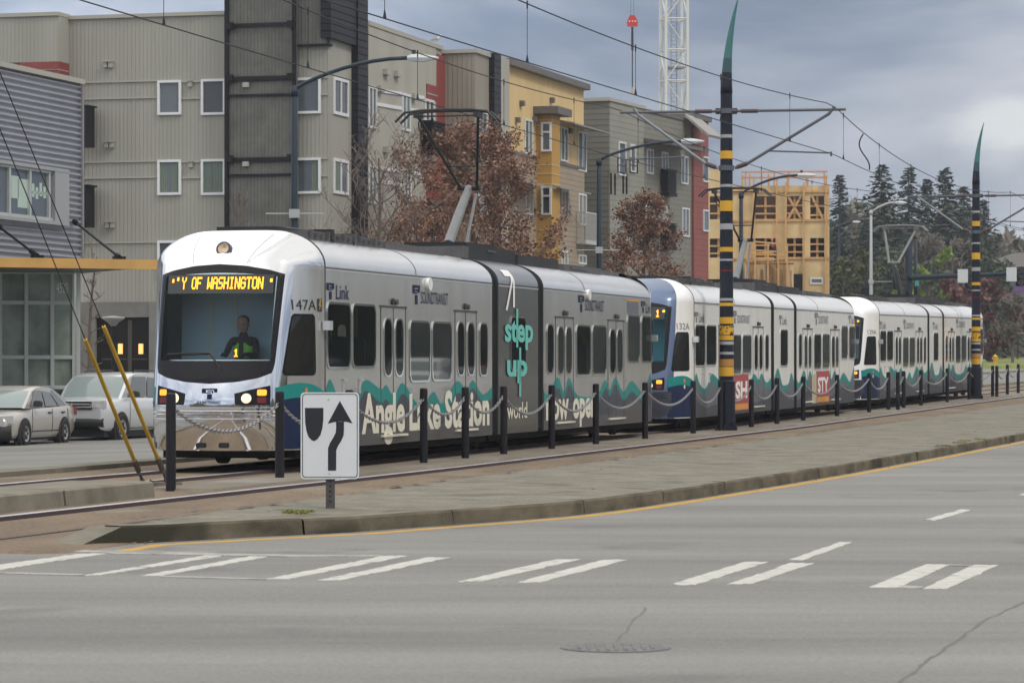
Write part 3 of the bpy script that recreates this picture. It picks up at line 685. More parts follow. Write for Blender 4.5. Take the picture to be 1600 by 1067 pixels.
        # floor, ceiling, seats and poles seen through the glass
        b = MB(); b.box(s0 + .02, -1.3, .90, s1 - .02, 1.3, .96); b.box(s0 + .02, -1.3, 2.74, s1 - .02, 1.3, 2.80)
        b.cur = 1; u = s0 + .55
        while u < s1 - .5:
            if not any(d[0] - .25 < u < d[1] + .1 for d in DOOR):
                for y0, y1 in ((-1.22, -.40), (.40, 1.22)): b.prism(rrect(y0, 1.25, y1, 2.02, .1, 3), lambda p, q, d: (u + d + (q - 1.25) * .12, p, q), 0, .07); b.box(u - .45, y0, 1.33, u, y1, 1.42)
            u += .86
        b.cur = 2
        for d in DOOR:
            if s0 < d[0] < s1:
                for u in (d[0] - .12, d[1] + .12):
                    for y in (-.42, .42): b.tube([(u, y, .96), (u, y, 2.74)], .022, 6)
        b.build('interior', [M_inn, M_seat, M_polein], sh_)
        for o in hl: 
            b = MB(); q = rrect(o[0], o[1], o[2], o[3], o[4], 5); b.add([(x, HW + .004, z) for x, z in q], [tuple(range(len(q)))]); b.build('window', M_pane, sh_)
        return sh_
    wr = M_graywrap if first else side
    section('body_shell', CS, 11.3, side, roof); section('body_shell', 11.75, 14.72, wr, mat('grey_roof_wrap', (.24, .25, .27), .25, metal=.5) if first else roof); section('body_shell', 15.15, CL - CS, side, roof)
    section('bellows', 11.2, 11.85, M_rubber, M_rubber, .975); section('bellows', 14.65, 15.2, M_rubber, M_rubber, .975)
    # roof gutter line and panel joints
    b = MB()
    for s0, s1 in ((CS, 11.3), (11.75, 14.72), (15.15, CL - CS)):
        b.cur = 0; b.prism([(s0, 3.035), (s1, 3.035), (s1, 3.052), (s0, 3.052)], fside, .001, .004)
        b.cur = 1; b.prism([(s0, 3.010), (s1, 3.010), (s1, 3.033), (s0, 3.033)], fside, .001, .007)
    b.cur = 0
    for s in (6.4, 18.6): 
        b.tube([(s, -(wid(z) + .002), zr(z)) for z in ZL if z >= 3.07][:-1], .006, 4)
    for s in ((.0,) if False else (CS - .005,)):
        b.tube([(s, -(wid(z) + .003), z) for z in ZL][:-2], .010, 4)
    for s in (15.9 + .3, 22.45, 5.9, 8.68, 10.3):
        pass
    b.build('gutter', [mat('joint_dark', (.05, .05, .055), .7), M_roofs], root)
    # ---- wave livery along the skirt
    for wv, s0, s1 in ((WA, CS, 11.3), (WC, 11.75, 14.72), (WB, 15.15, CL - CS)):
        if first and wv is WC: continue
        cv = smooth_curve([(max(s0 + .001, min(s1 - .001, s)), z) for s, z in wv], 8)
        b = MB()
        bands = [(lambda s, z: z, lambda s, z: z - .18 - .05 * math.sin(s * 1.7)), (lambda s, z: z - .18 - .05 * math.sin(s * 1.7), lambda s, z: min(z - .25, .62 + .18 * (z - .9) + .14 * math.sin(s * 1.1 + 1))), (lambda s, z: min(z - .25, .62 + .18 * (z - .9) + .14 * math.sin(s * 1.1 + 1)), lambda s, z: .315)]
        for mi, (hi, lo) in enumerate(bands):
            b.cur = mi; b.grid([[fside(s, lo(s, z) + (hi(s, z) - lo(s, z)) * t, .005) for s, z in cv] for t in (0, .5, 1)])
        b.build('wave_film', [M_teal, M_slate if first else M_slate2, mat('grey_skirt_film', (.075, .075, .08), .3, spec=.4, var=.1, vscale=.7) if first else M_slate], root)
    # ---- windows
    for x0, z0, x1, z1 in WIN:
        o_ = rrect(x0 - .035, z0 - .035, x1 + .035, z1 + .035, .15, 5); i_ = rrect(x0, z0, x1, z1, .12, 5)
        b = MB(); n = len(o_)
        v = [fside(*p, .004) for p in o_] + [fside(*p, .018) for p in o_] + [fside(*p, .018) for p in i_] + [fside(*p, .008) for p in i_]
        b.add(v, [(k*n+i, k*n+(i+1) % n, (k+1)*n+(i+1) % n, (k+1)*n+i) for k in range(3) for i in range(n)])
        wo = b.build('window', M_chrome if first else M_roofs, root)
        b = MB(); b.add([fside(*p, .009) for p in i_], [tuple(range(n))]); b.build('pane', M_pane, wo)
    # ---- doors: two leaves, rubber joints, header and step plate
    for x0, x1, a0, a1, b0, b1 in DOOR:
        b = MB(); xm = (a1 + b0) / 2; zt = 2.50
        b.cur = 0
        for xa, xb in ((x0, xm), (xm, x1)): v, f = filled([(xa + .02, .47), (xb - .02, .47), (xb - .02, zt), (xa + .02, zt)], [rrect(o[0], o[1], o[2], o[3], o[4], 5) for o in ((a0, 1.41, a1, 2.30, .15), (b0, 1.41, b1, 2.30, .15)) if xa < o[0] < xb]); b.add([fside(x, z, .003) for x, z in v], f)
        b.cur = 1
        for xa, w_ in ((x0, .025), (xm, .02), (x1, .025)): b.prism([(xa - w_/2, .45), (xa + w_/2, .45), (xa + w_/2, zt), (xa - w_/2, zt)], fside, .001, .0075)
        b.prism([(x0 - .05, zt), (x1 + .02, zt), (x1 + .02, zt + .03), (x0 - .05, zt + .03)], fside, .001, .02)
        b.cur = 2; b.prism([(x0, .42), (x1, .42), (x1, .455), (x0, .455)], fside, .002, .05)
        d_ = b.build('door', [side, mat('door_seal', (.045, .045, .048), .6), M_letter], root)
        for xa, xb in ((a0, a1), (b0, b1)):
            o_ = rrect(xa - .03, 1.38, xb + .03, 2.33, .17, 5); i_ = rrect(xa, 1.41, xb, 2.30, .15, 5)
            b = MB(); n = len(o_); v = [fside(*p, .004) for p in o_] + [fside(*p, .017) for p in o_] + [fside(*p, .017) for p in i_]
            b.add(v, [(k*n+i, k*n+(i+1) % n, (k+1)*n+(i+1) % n, (k+1)*n+i) for k in range(2) for i in range(n)]); b.cur = 1
            b.add([fside(*p, .011) for p in i_], [tuple(range(n))]); b.build('window', [M_chrome if first else M_roofs, M_pane], d_)
        b = MB(); b.prism(rrect(xm - .13, 2.55, xm + .0, 2.65, .03, 2), fside, .002, .03); b.cur = 1; b.prism(rrect(xm + .05, 2.55, xm + .16, 2.64, .04, 3), fside, .002, .05); b.build('door_camera', [M_blk, M_equip2], d_)
    # ---- lettering
    let = M_navylet if first else M_graylet
    f8 = lambda u, v: fside(u, v, .009)
    def letters(em, *a):
        b = MB(); emblem(b, *em, f8); b.build('operator_emblem', let, root, fix=False); b = MB(); put_text(b, *a); b.build('operator_lettering', let, root, fix=False)
    letters((1.57, 2.57, 1.93, 2.82), 'Link', 2.04, 2.69, 2.58, 2.80, f8)
    letters((6.19, 2.58, 6.61, 2.90), 'SOUNDTRANSIT', 6.68, 8.34, 2.60, 2.80, f8, .0)
    letters((18.05, 2.64, 18.55, 2.98), 'SOUNDTRANSIT', 18.65, 20.34, 2.68, 2.90, f8, .0)
    letters((24.03, 2.72, 24.42, 2.97), 'Link', 24.52, 25.2, 2.72, 2.94, f8)
    if not first: letters((12.5, 2.6, 12.85, 2.85), 'Link', 12.95, 13.6, 2.6, 2.82, f8)
    if first:
        for wd, u0, u1, z0, z1, bo in (('Angle', 3.34, 5.72, .49, 1.13, .035), ('Lake', 5.98, 7.86, .49, 1.10, .035), ('Station', 8.12, 11.08, .49, 1.13, .035), ('now', 15.32, 17.2, .50, 1.08, .035), ('open', 17.55, 19.62, .50, 1.08, .035), ('world', 12.35, 13.85, .58, .88, .015)):
            b = MB(); put_text(b, wd, u0, u1, z0, z1, f8, bo); b.build('slogan_lettering', M_letter, root, fix=False)
        f12 = lambda u, v: fside(u, v, .021)
        b = MB(); put_text(b, 'step', 12.15, 14.25, 2.0, 2.47, f12, .03); put_text(b, 'up', 12.3, 13.8, 1.36, 1.80, f12, .035)
        for u, z0, z1 in ((12.98, 1.9, 2.62), (13.2, .98, 1.9)): b.add([f12(u, z0), f12(u + .14, z0), f12(u + .14, z1), f12(u, z1)], [(0, 1, 2, 3)])
        b.build('slogan_lettering', M_steellet, root, fix=False)
        b = MB(); rf = lambda u, v: (u, -(wid(3.07 + max(0, v - 3.07) / .86) + .012), v)
        for (ua, va), (ub, vb), wd in (((12.30, 2.58), (12.80, 3.26), .13), ((12.84, 2.64), (12.84, 3.33), .13), ((12.30, 3.27), (12.90, 3.27), -.12)):
            rows_a = []
            for i in range(15):
                u = ua + (ub - ua) * i / 14; v = va + (vb - va) * i / 14
                rows_a.append([rf(u - wd / 2, v), rf(u + wd / 2, v)] if wd > 0 else [rf(u, v + wd / 2), rf(u, v), rf(u, v - wd / 2)])
            b.grid(rows_a)
        b.build('arrow_lettering', M_wlet, root, fix=False)
        b = MB(); b.prism([(7.07 + .13 * math.cos(R(a)), 2.93 + .11 * math.sin(R(a))) for a in range(0, 360, 20)], fside, .002, .06)
        b.prism([(18.85 + .13 * math.cos(R(a)), 3.0 + .11 * math.sin(R(a))) for a in range(0, 360, 20)], fside, .002, .06); b.build('round_vent', M_wroof, root)  # plain round vents in roof paint, unlit
        b = MB(); b.prism([(22.65, 2.68), (23.75, 2.68), (23.75, 2.93), (22.65, 2.93)], fside, .002, .008); b.cur = 1; b.prism([(22.6, 2.955), (23.8, 2.955), (23.8, 2.99), (22.6, 2.99)], fside, .002, .012); b.build('side_sign', [M_slate2, M_orange], root)
    elif livery == 'blue':
        for u0, u1, t_ in ((6.25, 8.15, 'SH'), (18.3, 20.5, 'STY')):
            b = MB(); b.prism([(u0 - .75, .38), (u0, .38), (u0, 1.22), (u0 - .75, 1.22)], fside, .006, .010); b.cur = 1; b.prism([(u0, .38), (u1, .38), (u1, 1.30), (u0, 1.30)], fside, .006, .012)
            b.cur = 2; b.prism([(u0 + .1, .40), (u1 - .1, .40), (u1 - .1, .55), (u0 + .1, .55)], fside, .012, .015); b.cur = 3; put_text(b, t_, u0 + .18, u1 - .2, .68, 1.12, lambda u, v: fside(u, v, .016), .04)
            b.build('advert_panel', [M_beig, M_red, M_orange, M_wlet], root)
    b = MB()
    for s in (1.42, 25.15): b.box(s - .06, -HW - .13, 2.10, s + .07, -HW - .005, 2.24)
    b.build('side_camera', M_roofs, root)
    for u in (2.35, 3.2):
        b = MB(); b.prism([(u, 1.13), (u + .03, 1.13), (u + .03, 1.36), (u, 1.36)], fside, .004, .03); b.prism([(u, 1.33), (u + .2, 1.33), (u + .2, 1.36), (u, 1.36)], fside, .004, .03); b.build('grab_rail', M_roofs, root)
    # ---- roof equipment
    b = MB()
    def eq(s0, s1, h, y0=-.78, y1=.78, m=0): b.cur = m; b.box(s0, y0, 3.50, s1, y1, 3.52 + h)
    eq(1.75, 2.1, .17, -.5, .5); eq(2.2, 6.2, .13, -.8, .8, 1); eq(3.4, 3.55, .19, -.82, .82, 0); eq(4.6, 4.75, .17, -.82, .82, 1); eq(6.4, 10.0, .10, -.8, .8, 1); eq(10.9, 11.25, .2, -.9, .9, 1)
    b.cur = 1
    for i in range(14): b.box(2.3 + i * .28, -.86, 3.55, 2.36 + i * .28, -.80, 3.61 + (.05 if i % 3 == 0 else 0))
    b.tube([(2.1, -.3, 3.70), (3.2, -.45, 3.69), (4.0, -.6, 3.66)], .02, 5)
    eq(11.6, 15.0, .25, -.8, .8); eq(15.3, 18.6, .19, -.78, .78); eq(18.9, 22.3, .12, -.82, .82, 1); eq(22.4, 24.6, .10, -.7, .7, 1)
    b.cur = 1; b.box(12.9, -.82, 3.68, 13.5, -.801, 3.71); b.box(19.5, -.84, 3.55, 21, -.821, 3.6)
    b.build('roof_equipment', [M_equip, M_equip2], root)
    # ---- pantograph, raised
    rev = livery == 'white'; thk = 1.5 if rev else 1.0
    def flip(b):
        if rev: b.v = [(26.6 - x, y, z) for x, y, z in b.v]
        return b
    pm = M_panto3 if rev else M_panto
    b = MB(); b.box(12.2, -.6, 3.55, 14.4, .6, 3.84); b.cur = 1
    el = Vector((14.55, 0, 4.97)); b.tube([(13.1, 0, 3.84), (13.8, 0, 4.4), el], [.10, .092, .075], 10); b.tube([(13.55, -.22, 3.84), (14.7, -.1, 4.85)], .03, 6)
    pg = flip(b).build('pantograph', [M_equip, M_panto2], root)
    b = MB()
    for y in (-1, 1): b.tube([el + Vector((0, y * .16, 0)), (13.1, y * .58, 6.22)], .03 * thk, 6)
    b.tube([el + Vector((0, -.22, .0)), el + Vector((0, .22, 0))], .05, 8); b.tube([(14.1, -.27, 5.36), (14.1, .27, 5.36)], .018, 6); b.tube([el + Vector((0, .2, .02)), (13.9, .3, 5.6), (13.25, .62, 6.0), (13.15, .6, 6.15)], .012, 5)
    flip(b).build('upper_arm', pm, pg)
    b = MB()
    for x in (12.9, 13.25):
        b.tube([(x, -.98, 6.13), (x, -.80, 6.30), (x, -.5, 6.335), (x, 0, 6.345), (x, .5, 6.335), (x, .80, 6.30), (x, .98, 6.13)], .026 * thk, 6)
    b.tube([(13.08, -.6, 6.24), (13.08, .6, 6.24)], .018, 6)
    for y in (-.58, .58): b.box(12.88, y - .04, 6.2, 13.28, y + .04, 6.3)
    flip(b).build('contact_bow', pm, pg)
    # ---- underframe, bogies
    b = MB(); b.box(.9, -1.05, .18, CL - .9, 1.05, .42); b.box(.5, -.8, .22, 1.0, .8, .34); b.build('underframe', M_under, root)
    for s in (3.6, 13.2, 22.9):
        b = MB(); b.box(s - 1.3, -1.1, .2, s + 1.3, 1.1, .4); bg_ = b.build('bogie', M_under, root)
        for ds in (-.95, .95):
            for y in (-.72, .72):
                b = MB(); b.cyl((s + ds, y - .06, .35), (s + ds, y + .06, .35), .31, 20); b.build('wheel', M_railside, bg_)
    return root
def place_car(root, k0):
    a = path(k0); b_ = path(k0 + CL); d = b_ - a; dz = gz(b_.y) - gz(a.y)
    root.location = (a.x, a.y, gz(a.y) + .03); root.rotation_euler = (0, -math.atan2(dz, CL), math.atan2(d.y, d.x))
car1 = make_car('silver', '147A', 'silver light rail car leading the train, its amber sign reading OF WASHINGTON'); place_car(car1, 0)
car2 = make_car('blue', '132A', 'white light rail car with a dark blue cab front, second in the train'); place_car(car2, 28.35)
car3 = make_car('white', '129A', 'white light rail car with a white dome, last in the train'); place_car(car3, 56.75)
# ================================================================ buildings
class Face:
    """a vertical facade plane: u metres along it, z height, d metres out of it"""
    def __init__(s, o, ang, side):                   # ang: heading of the u axis from +Y towards +X; side +1 = the outside lies to the right of u
        s.o = Vector((o[0], o[1])); s.t = Vector((math.sin(R(ang)), math.cos(R(ang)))); s.n = Vector((s.t.y, -s.t.x)) * side
    def p(s, u, z, d=0.0):
        q = s.o + s.t * u + s.n * d; return Vector((q.x, q.y, z))
    def u(s, px, d=0.0):
        a = (px - 800) / F_PX; o = s.o + s.n * d
        return (a * o.y - o.x) / (s.t.x - a * s.t.y)
    def z(s, py, u, d=0.0): return CAMH + (HZ - py) * (s.o + s.t * u + s.n * d).y / F_PX
    def rect(s, x0, y0, x1, y1, d=0.0):
        u0, u1 = s.u(x0, d), s.u(x1, d); um = (u0 + u1) / 2
        return min(u0, u1), s.z(y1, um, d), max(u0, u1), s.z(y0, um, d)
    def off(s, d): f = Face(s.o, 0, 1); f.t = s.t; f.n = s.n; f.o = s.o + s.n * d; return f
    def slab(s, mb, u0, z0, u1, z1, d0, d1):
        mb.prism([(u0, z0), (u1, z0), (u1, z1), (u0, z1)], s.p, d0, d1)
class House:
    def __init__(s, name, label, cat, base):
        s.loc = Vector(base); s.root = thing(name, label, cat, s.loc)
    def part(s, mb, name, m, parent=None, **k):
        if parent is None: return mb.build(name, m, s.root, loc=-s.loc, **k)
        return mb.build(name, m, parent, **k)
    def window(s, f, x0, y0, x1, y1, fr=.09, mull=0, horiz=None, frame=None, pane=None, d=0.0, curtain=None, proud=.07):
        u0, z0, u1, z1 = f.rect(x0, y0, x1, y1, d)
        b = MB(); fr = min(fr, (u1 - u0) * .2)
        f.slab(b, u0, z0, u1, z0 + fr, d + .005, d + proud); f.slab(b, u0, z1 - fr, u1, z1, d + .005, d + proud)
        f.slab(b, u0, z0 + fr, u0 + fr, z1 - fr, d + .005, d + proud); f.slab(b, u1 - fr, z0 + fr, u1, z1 - fr, d + .005, d + proud)
        for i in range(mull): um = u0 + (u1 - u0) * (i + 1) / (mull + 1); f.slab(b, um - fr*.4, z0 + fr, um + fr*.4, z1 - fr, d + .005, d + proud - .005)
        if horiz: zm = z0 + (z1 - z0) * horiz; f.slab(b, u0 + fr, zm - fr*.45, u1 - fr, zm + fr*.45, d + .005, d + proud - .002)
        w_ = s.part(b, 'window', frame or M_wframe)
        b = MB(); f.slab(b, u0 + fr*.5, z0 + fr*.5, u1 - fr*.5, z1 - fr*.5, d + .004, d + .02); s.part(b, 'pane', pane or random.choice(PANES), w_)
        if curtain:
            b = MB()
            for c0, c1 in curtain:
                n = 8; pts = []
                for i in range(n + 1): pts.append((u0 + (u1 - u0) * (c0 + (c1 - c0) * i / n), .026 + .012 * (i % 2)))
                b.grid([[f.p(uu, z, d + dd) for uu, dd in pts] for z in (z0 + fr, z1 - fr)])
            s.part(b, 'curtain', M_curt, w_)
        return w_
random.seed(11)
M_beige = mat('beige_corrugated_siding', (.315, .308, .268), .6, var=.09, vscale=.9, vstretch=(1, 1, .12), wave=('H', .115, .015, .17))
M_beige2 = mat('beige_smooth_siding', (.35, .342, .295), .65, var=.08, vscale=.9, vstretch=(1, 1, .15))
M_beige3 = mat('warm_grey_corrugated_siding', (.27, .25, .205), .6, var=.05, vscale=.4, wave=('H', .15, .02, .2))
M_trim = mat('beige_trim', (.36, .35, .31), .6)
M_wframe = mat('white_vinyl_frame', (.68, .69, .71), .4)
M_gscreen = mat('grey_metal_screen', (.122, .122, .112), .6, var=.2, vscale=1.2, wave=('H', .10, .02, .3), spec=.3)
M_bframe = mat('black_steel_frame', (.008, .008, .011), .6, spec=.25)
M_blackcor = mat('black_corrugated_cladding', (.008, .008, .014), .5, wave=('Z', .28, .05, .4), spec=.3)
M_redp = mat('red_panel', (.23, .045, .04), .6, var=.06, vscale=.6)
M_redsid = mat('red_siding', (.25, .075, .065), .65, var=.07, vscale=.6, wave=('Z', .3, .012, .12))
M_ochre = mat('yellow_stucco', (.60, .44, .215), .8, var=.08, vscale=.9, vstretch=(1, 1, .2))
M_ochre2 = mat('ochre_panel', (.43, .245, .055), .7, var=.06, vscale=.6)
M_tan = mat('tan_lap_siding', (.33, .27, .20), .7, var=.06, vscale=.6, wave=('Z', .26, .015, .3))
M_green = mat('grey_green_lap_siding', (.165, .165, .142), .7, var=.06, vscale=.6, wave=('Z', .3, .02, .3))
M_green2 = mat('pale_grey_green_siding', (.26, .258, .222), .7, var=.06, vscale=.5, wave=('Z', .3, .015, .2))
M_fascia = mat('grey_brown_fascia', (.12, .11, .105), .6)
M_curt = mat('green_curtain', (.14, .18, .15), .9)
M_gmetal = mat('grey_metal_roofing', (.30, .29, .28), .5, metal=.3, wave=('H', .35, .02, .2))
M_rail2 = mat('pale_grey_railing', (.45, .46, .46), .5)
PANES = [mat('window_glass_a', (.085, .105, .125), .06), mat('window_glass_b', (.12, .14, .155), .08), mat('window_glass_c', (.06, .07, .075), .06)]  # lightened base colours carry the sky's reflection in the panes
M_conc = mat('bare_concrete', (.16, .155, .145), .85, var=.25, vscale=.7)

# ---------------------------------------------------------------- beige apartment block
ANG = 15.5
C = at(513, 300, 122); bs = Face((C.x, C.y), ANG - 90, -1); be = Face((C.x, C.y), ANG, 1)    # south face (u west), street face (u north)
H = House('apartment_block', 'long beige corrugated apartment block with a dark grey stair tower and red strips', 'building', (C.x, C.y, gz(C.y) - .4))
z0 = gz(C.y) - .4; zr = bs.z(27, bs.u(240))
ue = be.u(690)
b = MB()
def blockbox(mb, fs, fe, us0, us1, ue0, ue1, za, zb):
    """body between the south face line and a depth along the street face"""
    t1, t2 = fs.t, fe.t
    for a in (0,):
        q = [fe.o + t1*us0 + t2*ue0, fe.o + t1*us1 + t2*ue0, fe.o + t1*us1 + t2*ue1, fe.o + t1*us0 + t2*ue1]
        v = [(p.x, p.y, za) for p in q] + [(p.x, p.y, zb) for p in q]
        mb.add(v, [(0,1,2,3), (4,5,6,7), (0,1,5,4), (1,2,6,5), (2,3,7,6), (3,0,4,7)])
uw = bs.u(-90)
blockbox(b, bs, be, 0, uw, 0, ue, z0, zr); H.part(b, 'wall', M_beige)
b = MB(); bs.slab(b, bs.u(352) + .0, zr, uw, zr + .14, -.2, .10); be.slab(b, be.u(574), zr - .02, ue, zr + .16, -.3, .09)
H.part(b, 'parapet_cap', M_trim)
# street face skin north of the black column: smooth siding
b = MB(); ua, ub = be.u(574), be.u(680); be.slab(b, ua, z0, ub, zr - .03, .004, .05); H.part(b, 'smooth_wall', M_beige2)
# bay stepping forward at the far left, with a red soffit band
b = MB(); L1 = bs.u(108); zb = bs.z(100, L1); bs.slab(b, L1, zb, uw, zr + .05, -.1, 1.0); o = H.part(b, 'upper_bay', M_beige)
b = MB(); bs.slab(b, L1 - .02, zr + .052, uw, zr + .2, -.1, 1.08); H.part(b, 'parapet_cap', M_trim)
b = MB(); ur = bs.u(31, 1.0); bs.slab(b, L1 + .005, zb - .29, ur, zb - .003, -.05, 1.0); bs.slab(b, L1 + .005, zb - .62, ur, zb - .33, -.05, .96); b.cur = 1; bs.slab(b, L1 + .01, zb - .33, ur, zb - .291, -.05, .98); H.part(b, 'red_band', [M_redp, M_trim])
b = MB(); bs.slab(b, bs.u(126.5), bs.z(402, 0), bs.u(120), zb - .64, .004, .3); H.part(b, 'red_band', M_redp)
for y0, y1 in ((168, 230), (292, 355)):
    b = MB(); u0_, za, u1_, zc = bs.rect(120, y0, 140, y1, .8); bs.slab(b, u0_, za, u1_, zc, .302, 1.2); bs.slab(b, u0_ - .12, zc, u1_, zc + .06, .302, 1.25); H.part(b, 'balcony', M_bframe)
# trim bands round the window lines
for y in (128, 154, 253, 278, 379):
    for xa, xb in ((127, 246), (285, 314)):
        b = MB(); u0_, za, u1_, zc = bs.rect(xa, y - 1.2, xb, y + 1.2); bs.slab(b, u0_, za, u1_, zc, .003, .06); H.part(b, 'trim_band', M_trim)
for y in (121, 148, 248, 275): b = MB(); u0_, za, u1_, zc = bs.rect(502, y - 1.2, 512, y + 1.2); bs.slab(b, u0_, za, u1_, zc, .003, .06); H.part(b, 'trim_band', M_trim)
for x0_, y0_, x1_, y1_, cu in ((247, 126, 284, 180, None), (315, 124, 353, 180, None), (247, 250, 284, 305, [(.05, .45), (.6, .95)]), (315, 249, 353, 305, [(.05, .5), (.55, .95)]), (247, 376, 284, 431, None), (315, 375, 353, 431, None), (463, 122, 502, 178, None), (463, 247, 502, 303, [(.05, .4)])):
    H.window(bs, x0_, y0_, x1_, y1_, .095, curtain=cu, proud=.10)
# small paired vents and light boxes
for x, y in ((170, 102), (172, 227), (173, 352), (298, 132), (299, 258)):
    b = MB()
    for dx in ((-4, 4) if x < 200 else (0,)):
        u0_, za, u1_, zc = bs.rect(x + dx - 3, y - 4.5, x + dx + 3, y + 4); bs.slab(b, u0_, za, u1_, zc, .004, .14); bs.slab(b, u0_ - .02, zc, u1_ + .02, zc + .04, .004, .20)
    H.part(b, 'wall_vent', M_trim)
# stair tower: dark metal screen in a black frame
zt = bs.z(-60, bs.u(400)); u1_, u0_ = bs.u(353, .5), bs.u(460, .5)
b = MB(); bs.slab(b, u0_, z0, u1_, zt, .002, .42); scr = H.part(b, 'stair_tower', M_gscreen)
b = MB()
for x in (354, 459.5): uu = bs.u(x, .5); bs.slab(b, uu - .07, z0, uu + .07, zt, .42, .56)
for y, hh in ((38, .07), (122, .09), (148, .045), (249, .09), (273, .045)):
    za = bs.z(y, 0); bs.slab(b, u0_ + .08, za - hh, u1_ - .08, za + hh, .425, .50)
for x in (361, 455):
    for y in (39, 121, 247): uu = bs.u(x, .5); za = bs.z(y, 0); bs.slab(b, uu - .11, za - .13, uu + .11, za + .13, .505, .70)
H.part(b, 'screen_frame', M_bframe)
for y in (131, 255):
    b = MB(); uu = bs.u(384, .5); za = bs.z(y, 0); bs.slab(b, uu - .12, za - .1, uu + .12, za + .08, .425, .55); H.part(b, 'wall_light', M_trim)
# grey upper storey right of the tower, black cladding wrapping the corner
zc1 = bs.z(69, 0)
b = MB(); bs.slab(b, 0.02, zc1, u0_ - .002, zt - .3, -.2, .16); be.slab(b, 0, zc1, be.u(517), zt - .3, -.2, .1); H.part(b, 'grey_upper_wall', M_gscreen)
b = MB(); bs.slab(b, -.1, zc1 - .09, u0_ - .004, zc1 - .004, -.2, .2); H.part(b, 'screen_frame', M_bframe)
b = MB(); uq = be.u(517, .22); uv = be.u(575, .28); um = be.u(549, .0)
be.slab(b, uq, be.z(72, um), um - .003, zt, -.2, .22); be.slab(b, um, z0, uv, zt, -.2, .28); H.part(b, 'black_cladding', M_blackcor)
for x0_, y0_, x1_, y1_ in ((520, 123, 543, 181), (520, 249, 543, 304)): H.window(be, x0_, y0_, x1_, y1_, .12, mull=1, curtain=[(.1, .4)] if y0_ > 200 else None)
# street face windows, bands, vents, red strips, balconies
for a, c, y0_, y1_ in ((588, 627, 141, 147), (588, 627, 263, 268), (641, 662, 150, 153), (641, 662, 270, 272), (588, 627, 163, 170), (588, 627, 283, 289), (641, 662, 172, 175)):
    b = MB(); fz = lambda x, y: be.z(y, be.u(x, .06), .06)
    ua_, ub_ = be.u(a, .06), be.u(c, .06); b.prism([(ua_, fz(a, y0_) - .07), (ub_, fz(c, y1_) - .07), (ub_, fz(c, y1_) + .07), (ua_, fz(a, y0_) + .07)], be.p, .052, .10); H.part(b, 'trim_band', M_wframe)
for q in ((574.5, 135, 587, 201), (574.5, 258, 587, 318), (627, 147, 640, 205), (630, 266, 641, 314), (663, 156, 677, 206), (575, 380, 588, 440)): H.window(be, *q, .1, mull=1, d=.05, curtain=random.choice(([(.1, .5)], [(.5, .92)], None)))
for x, y in ((600, 114), (617, 117), (600, 235), (618, 237), (590, 140), (643, 152)):
    b = MB(); u0_, za, u1_, zc = be.rect(x - 2.5, y - 5, x + 2.5, y + 4); be.slab(b, u0_ - .1, za, u1_, zc, .052, .24); H.part(b, 'wall_vent', M_trim)
b = MB(); ur0, ur1 = be.u(680), be.u(694)
be.slab(b, ur0, z0, ur1, be.z(84, ur0), -.5, .045); uu0 = be.u(664); be.slab(b, uu0, be.z(159, ur0), ur0 - .01, be.z(131, uu0), .052, .09); be.slab(b, uu0, be.z(310, uu0), ur0 - .01, be.z(258, uu0), .052, .09)
b.cur = 1; be.slab(b, uu0, be.z(147, uu0), ur0 - .01, be.z(145, uu0), .09, .11); H.part(b, 'red_strip', [M_redp, M_trim])
for y0_, y1_ in ((188, 240), (316, 366)):
    b = MB(); u0_, u1_ = be.u(675, .6), be.u(695, .6); za, zc = be.z(y1_, u0_), be.z(y0_, u0_)
    be.slab(b, u0_, za, u1_, za + .15, .1, .65); be.slab(b, u0_ + .02, za + .16, u1_, zc, .55, .58); be.slab(b, u0_ + .05, za + .16, u0_ + .08, zc, .1, .54)
    for i in range(9): zz_ = za + .25 + i * .13; be.slab(b, u0_, zz_, u1_, zz_ + .075, .60, .65); 
    for i in range(9): zz_ = za + .25 + i * .13; be.slab(b, u0_, zz_, u0_ + .04, zz_ + .075, .1, .6)
    be.slab(b, u0_ - .02, za, u0_ + .05, zc + .05, .585, .66); H.part(b, 'balcony', M_bframe)
    b = MB(); be.slab(b, be.u(660), za, be.u(667), zc + .1, .052, .1); H.part(b, 'balcony_door', M_wframe)
# north wing: warm grey, stepping forward, black column
n1 = be.u(736, 1.4)
b = MB(); zn = be.z(82, n1); fs2 = Face((be.o + be.t * ur1 + be.n * 1.4)[:], ANG, 1)
be.slab(b, ur1, z0, be.u(764, 1.4), zn, -12, 1.4); H.part(b, 'wing_wall', M_beige3)
b = MB(); be.slab(b, ur1 - .1, zn, be.u(764, 1.4), zn + .16, -12, 1.5); H.part(b, 'parapet_cap', M_trim)
b = MB(); uk0, uk1 = be.u(764, 1.4), be.u(783, 1.65); be.slab(b, uk0, z0, uk1, be.z(85, (uk0 + uk1) / 2, 1.6), -.5, 1.65); H.part(b, 'black_cladding', M_blackcor)
b = MB(); be.slab(b, uk1 + .003, z0, be.u(796, .8), be.z(92, be.u(792, .8), .8), -12, .8); H.part(b, 'wing_wall', M_beige2)
for q in ((747, 174, 760, 230), (747, 290, 760, 345)): H.window(be, *q, .1, d=1.4)

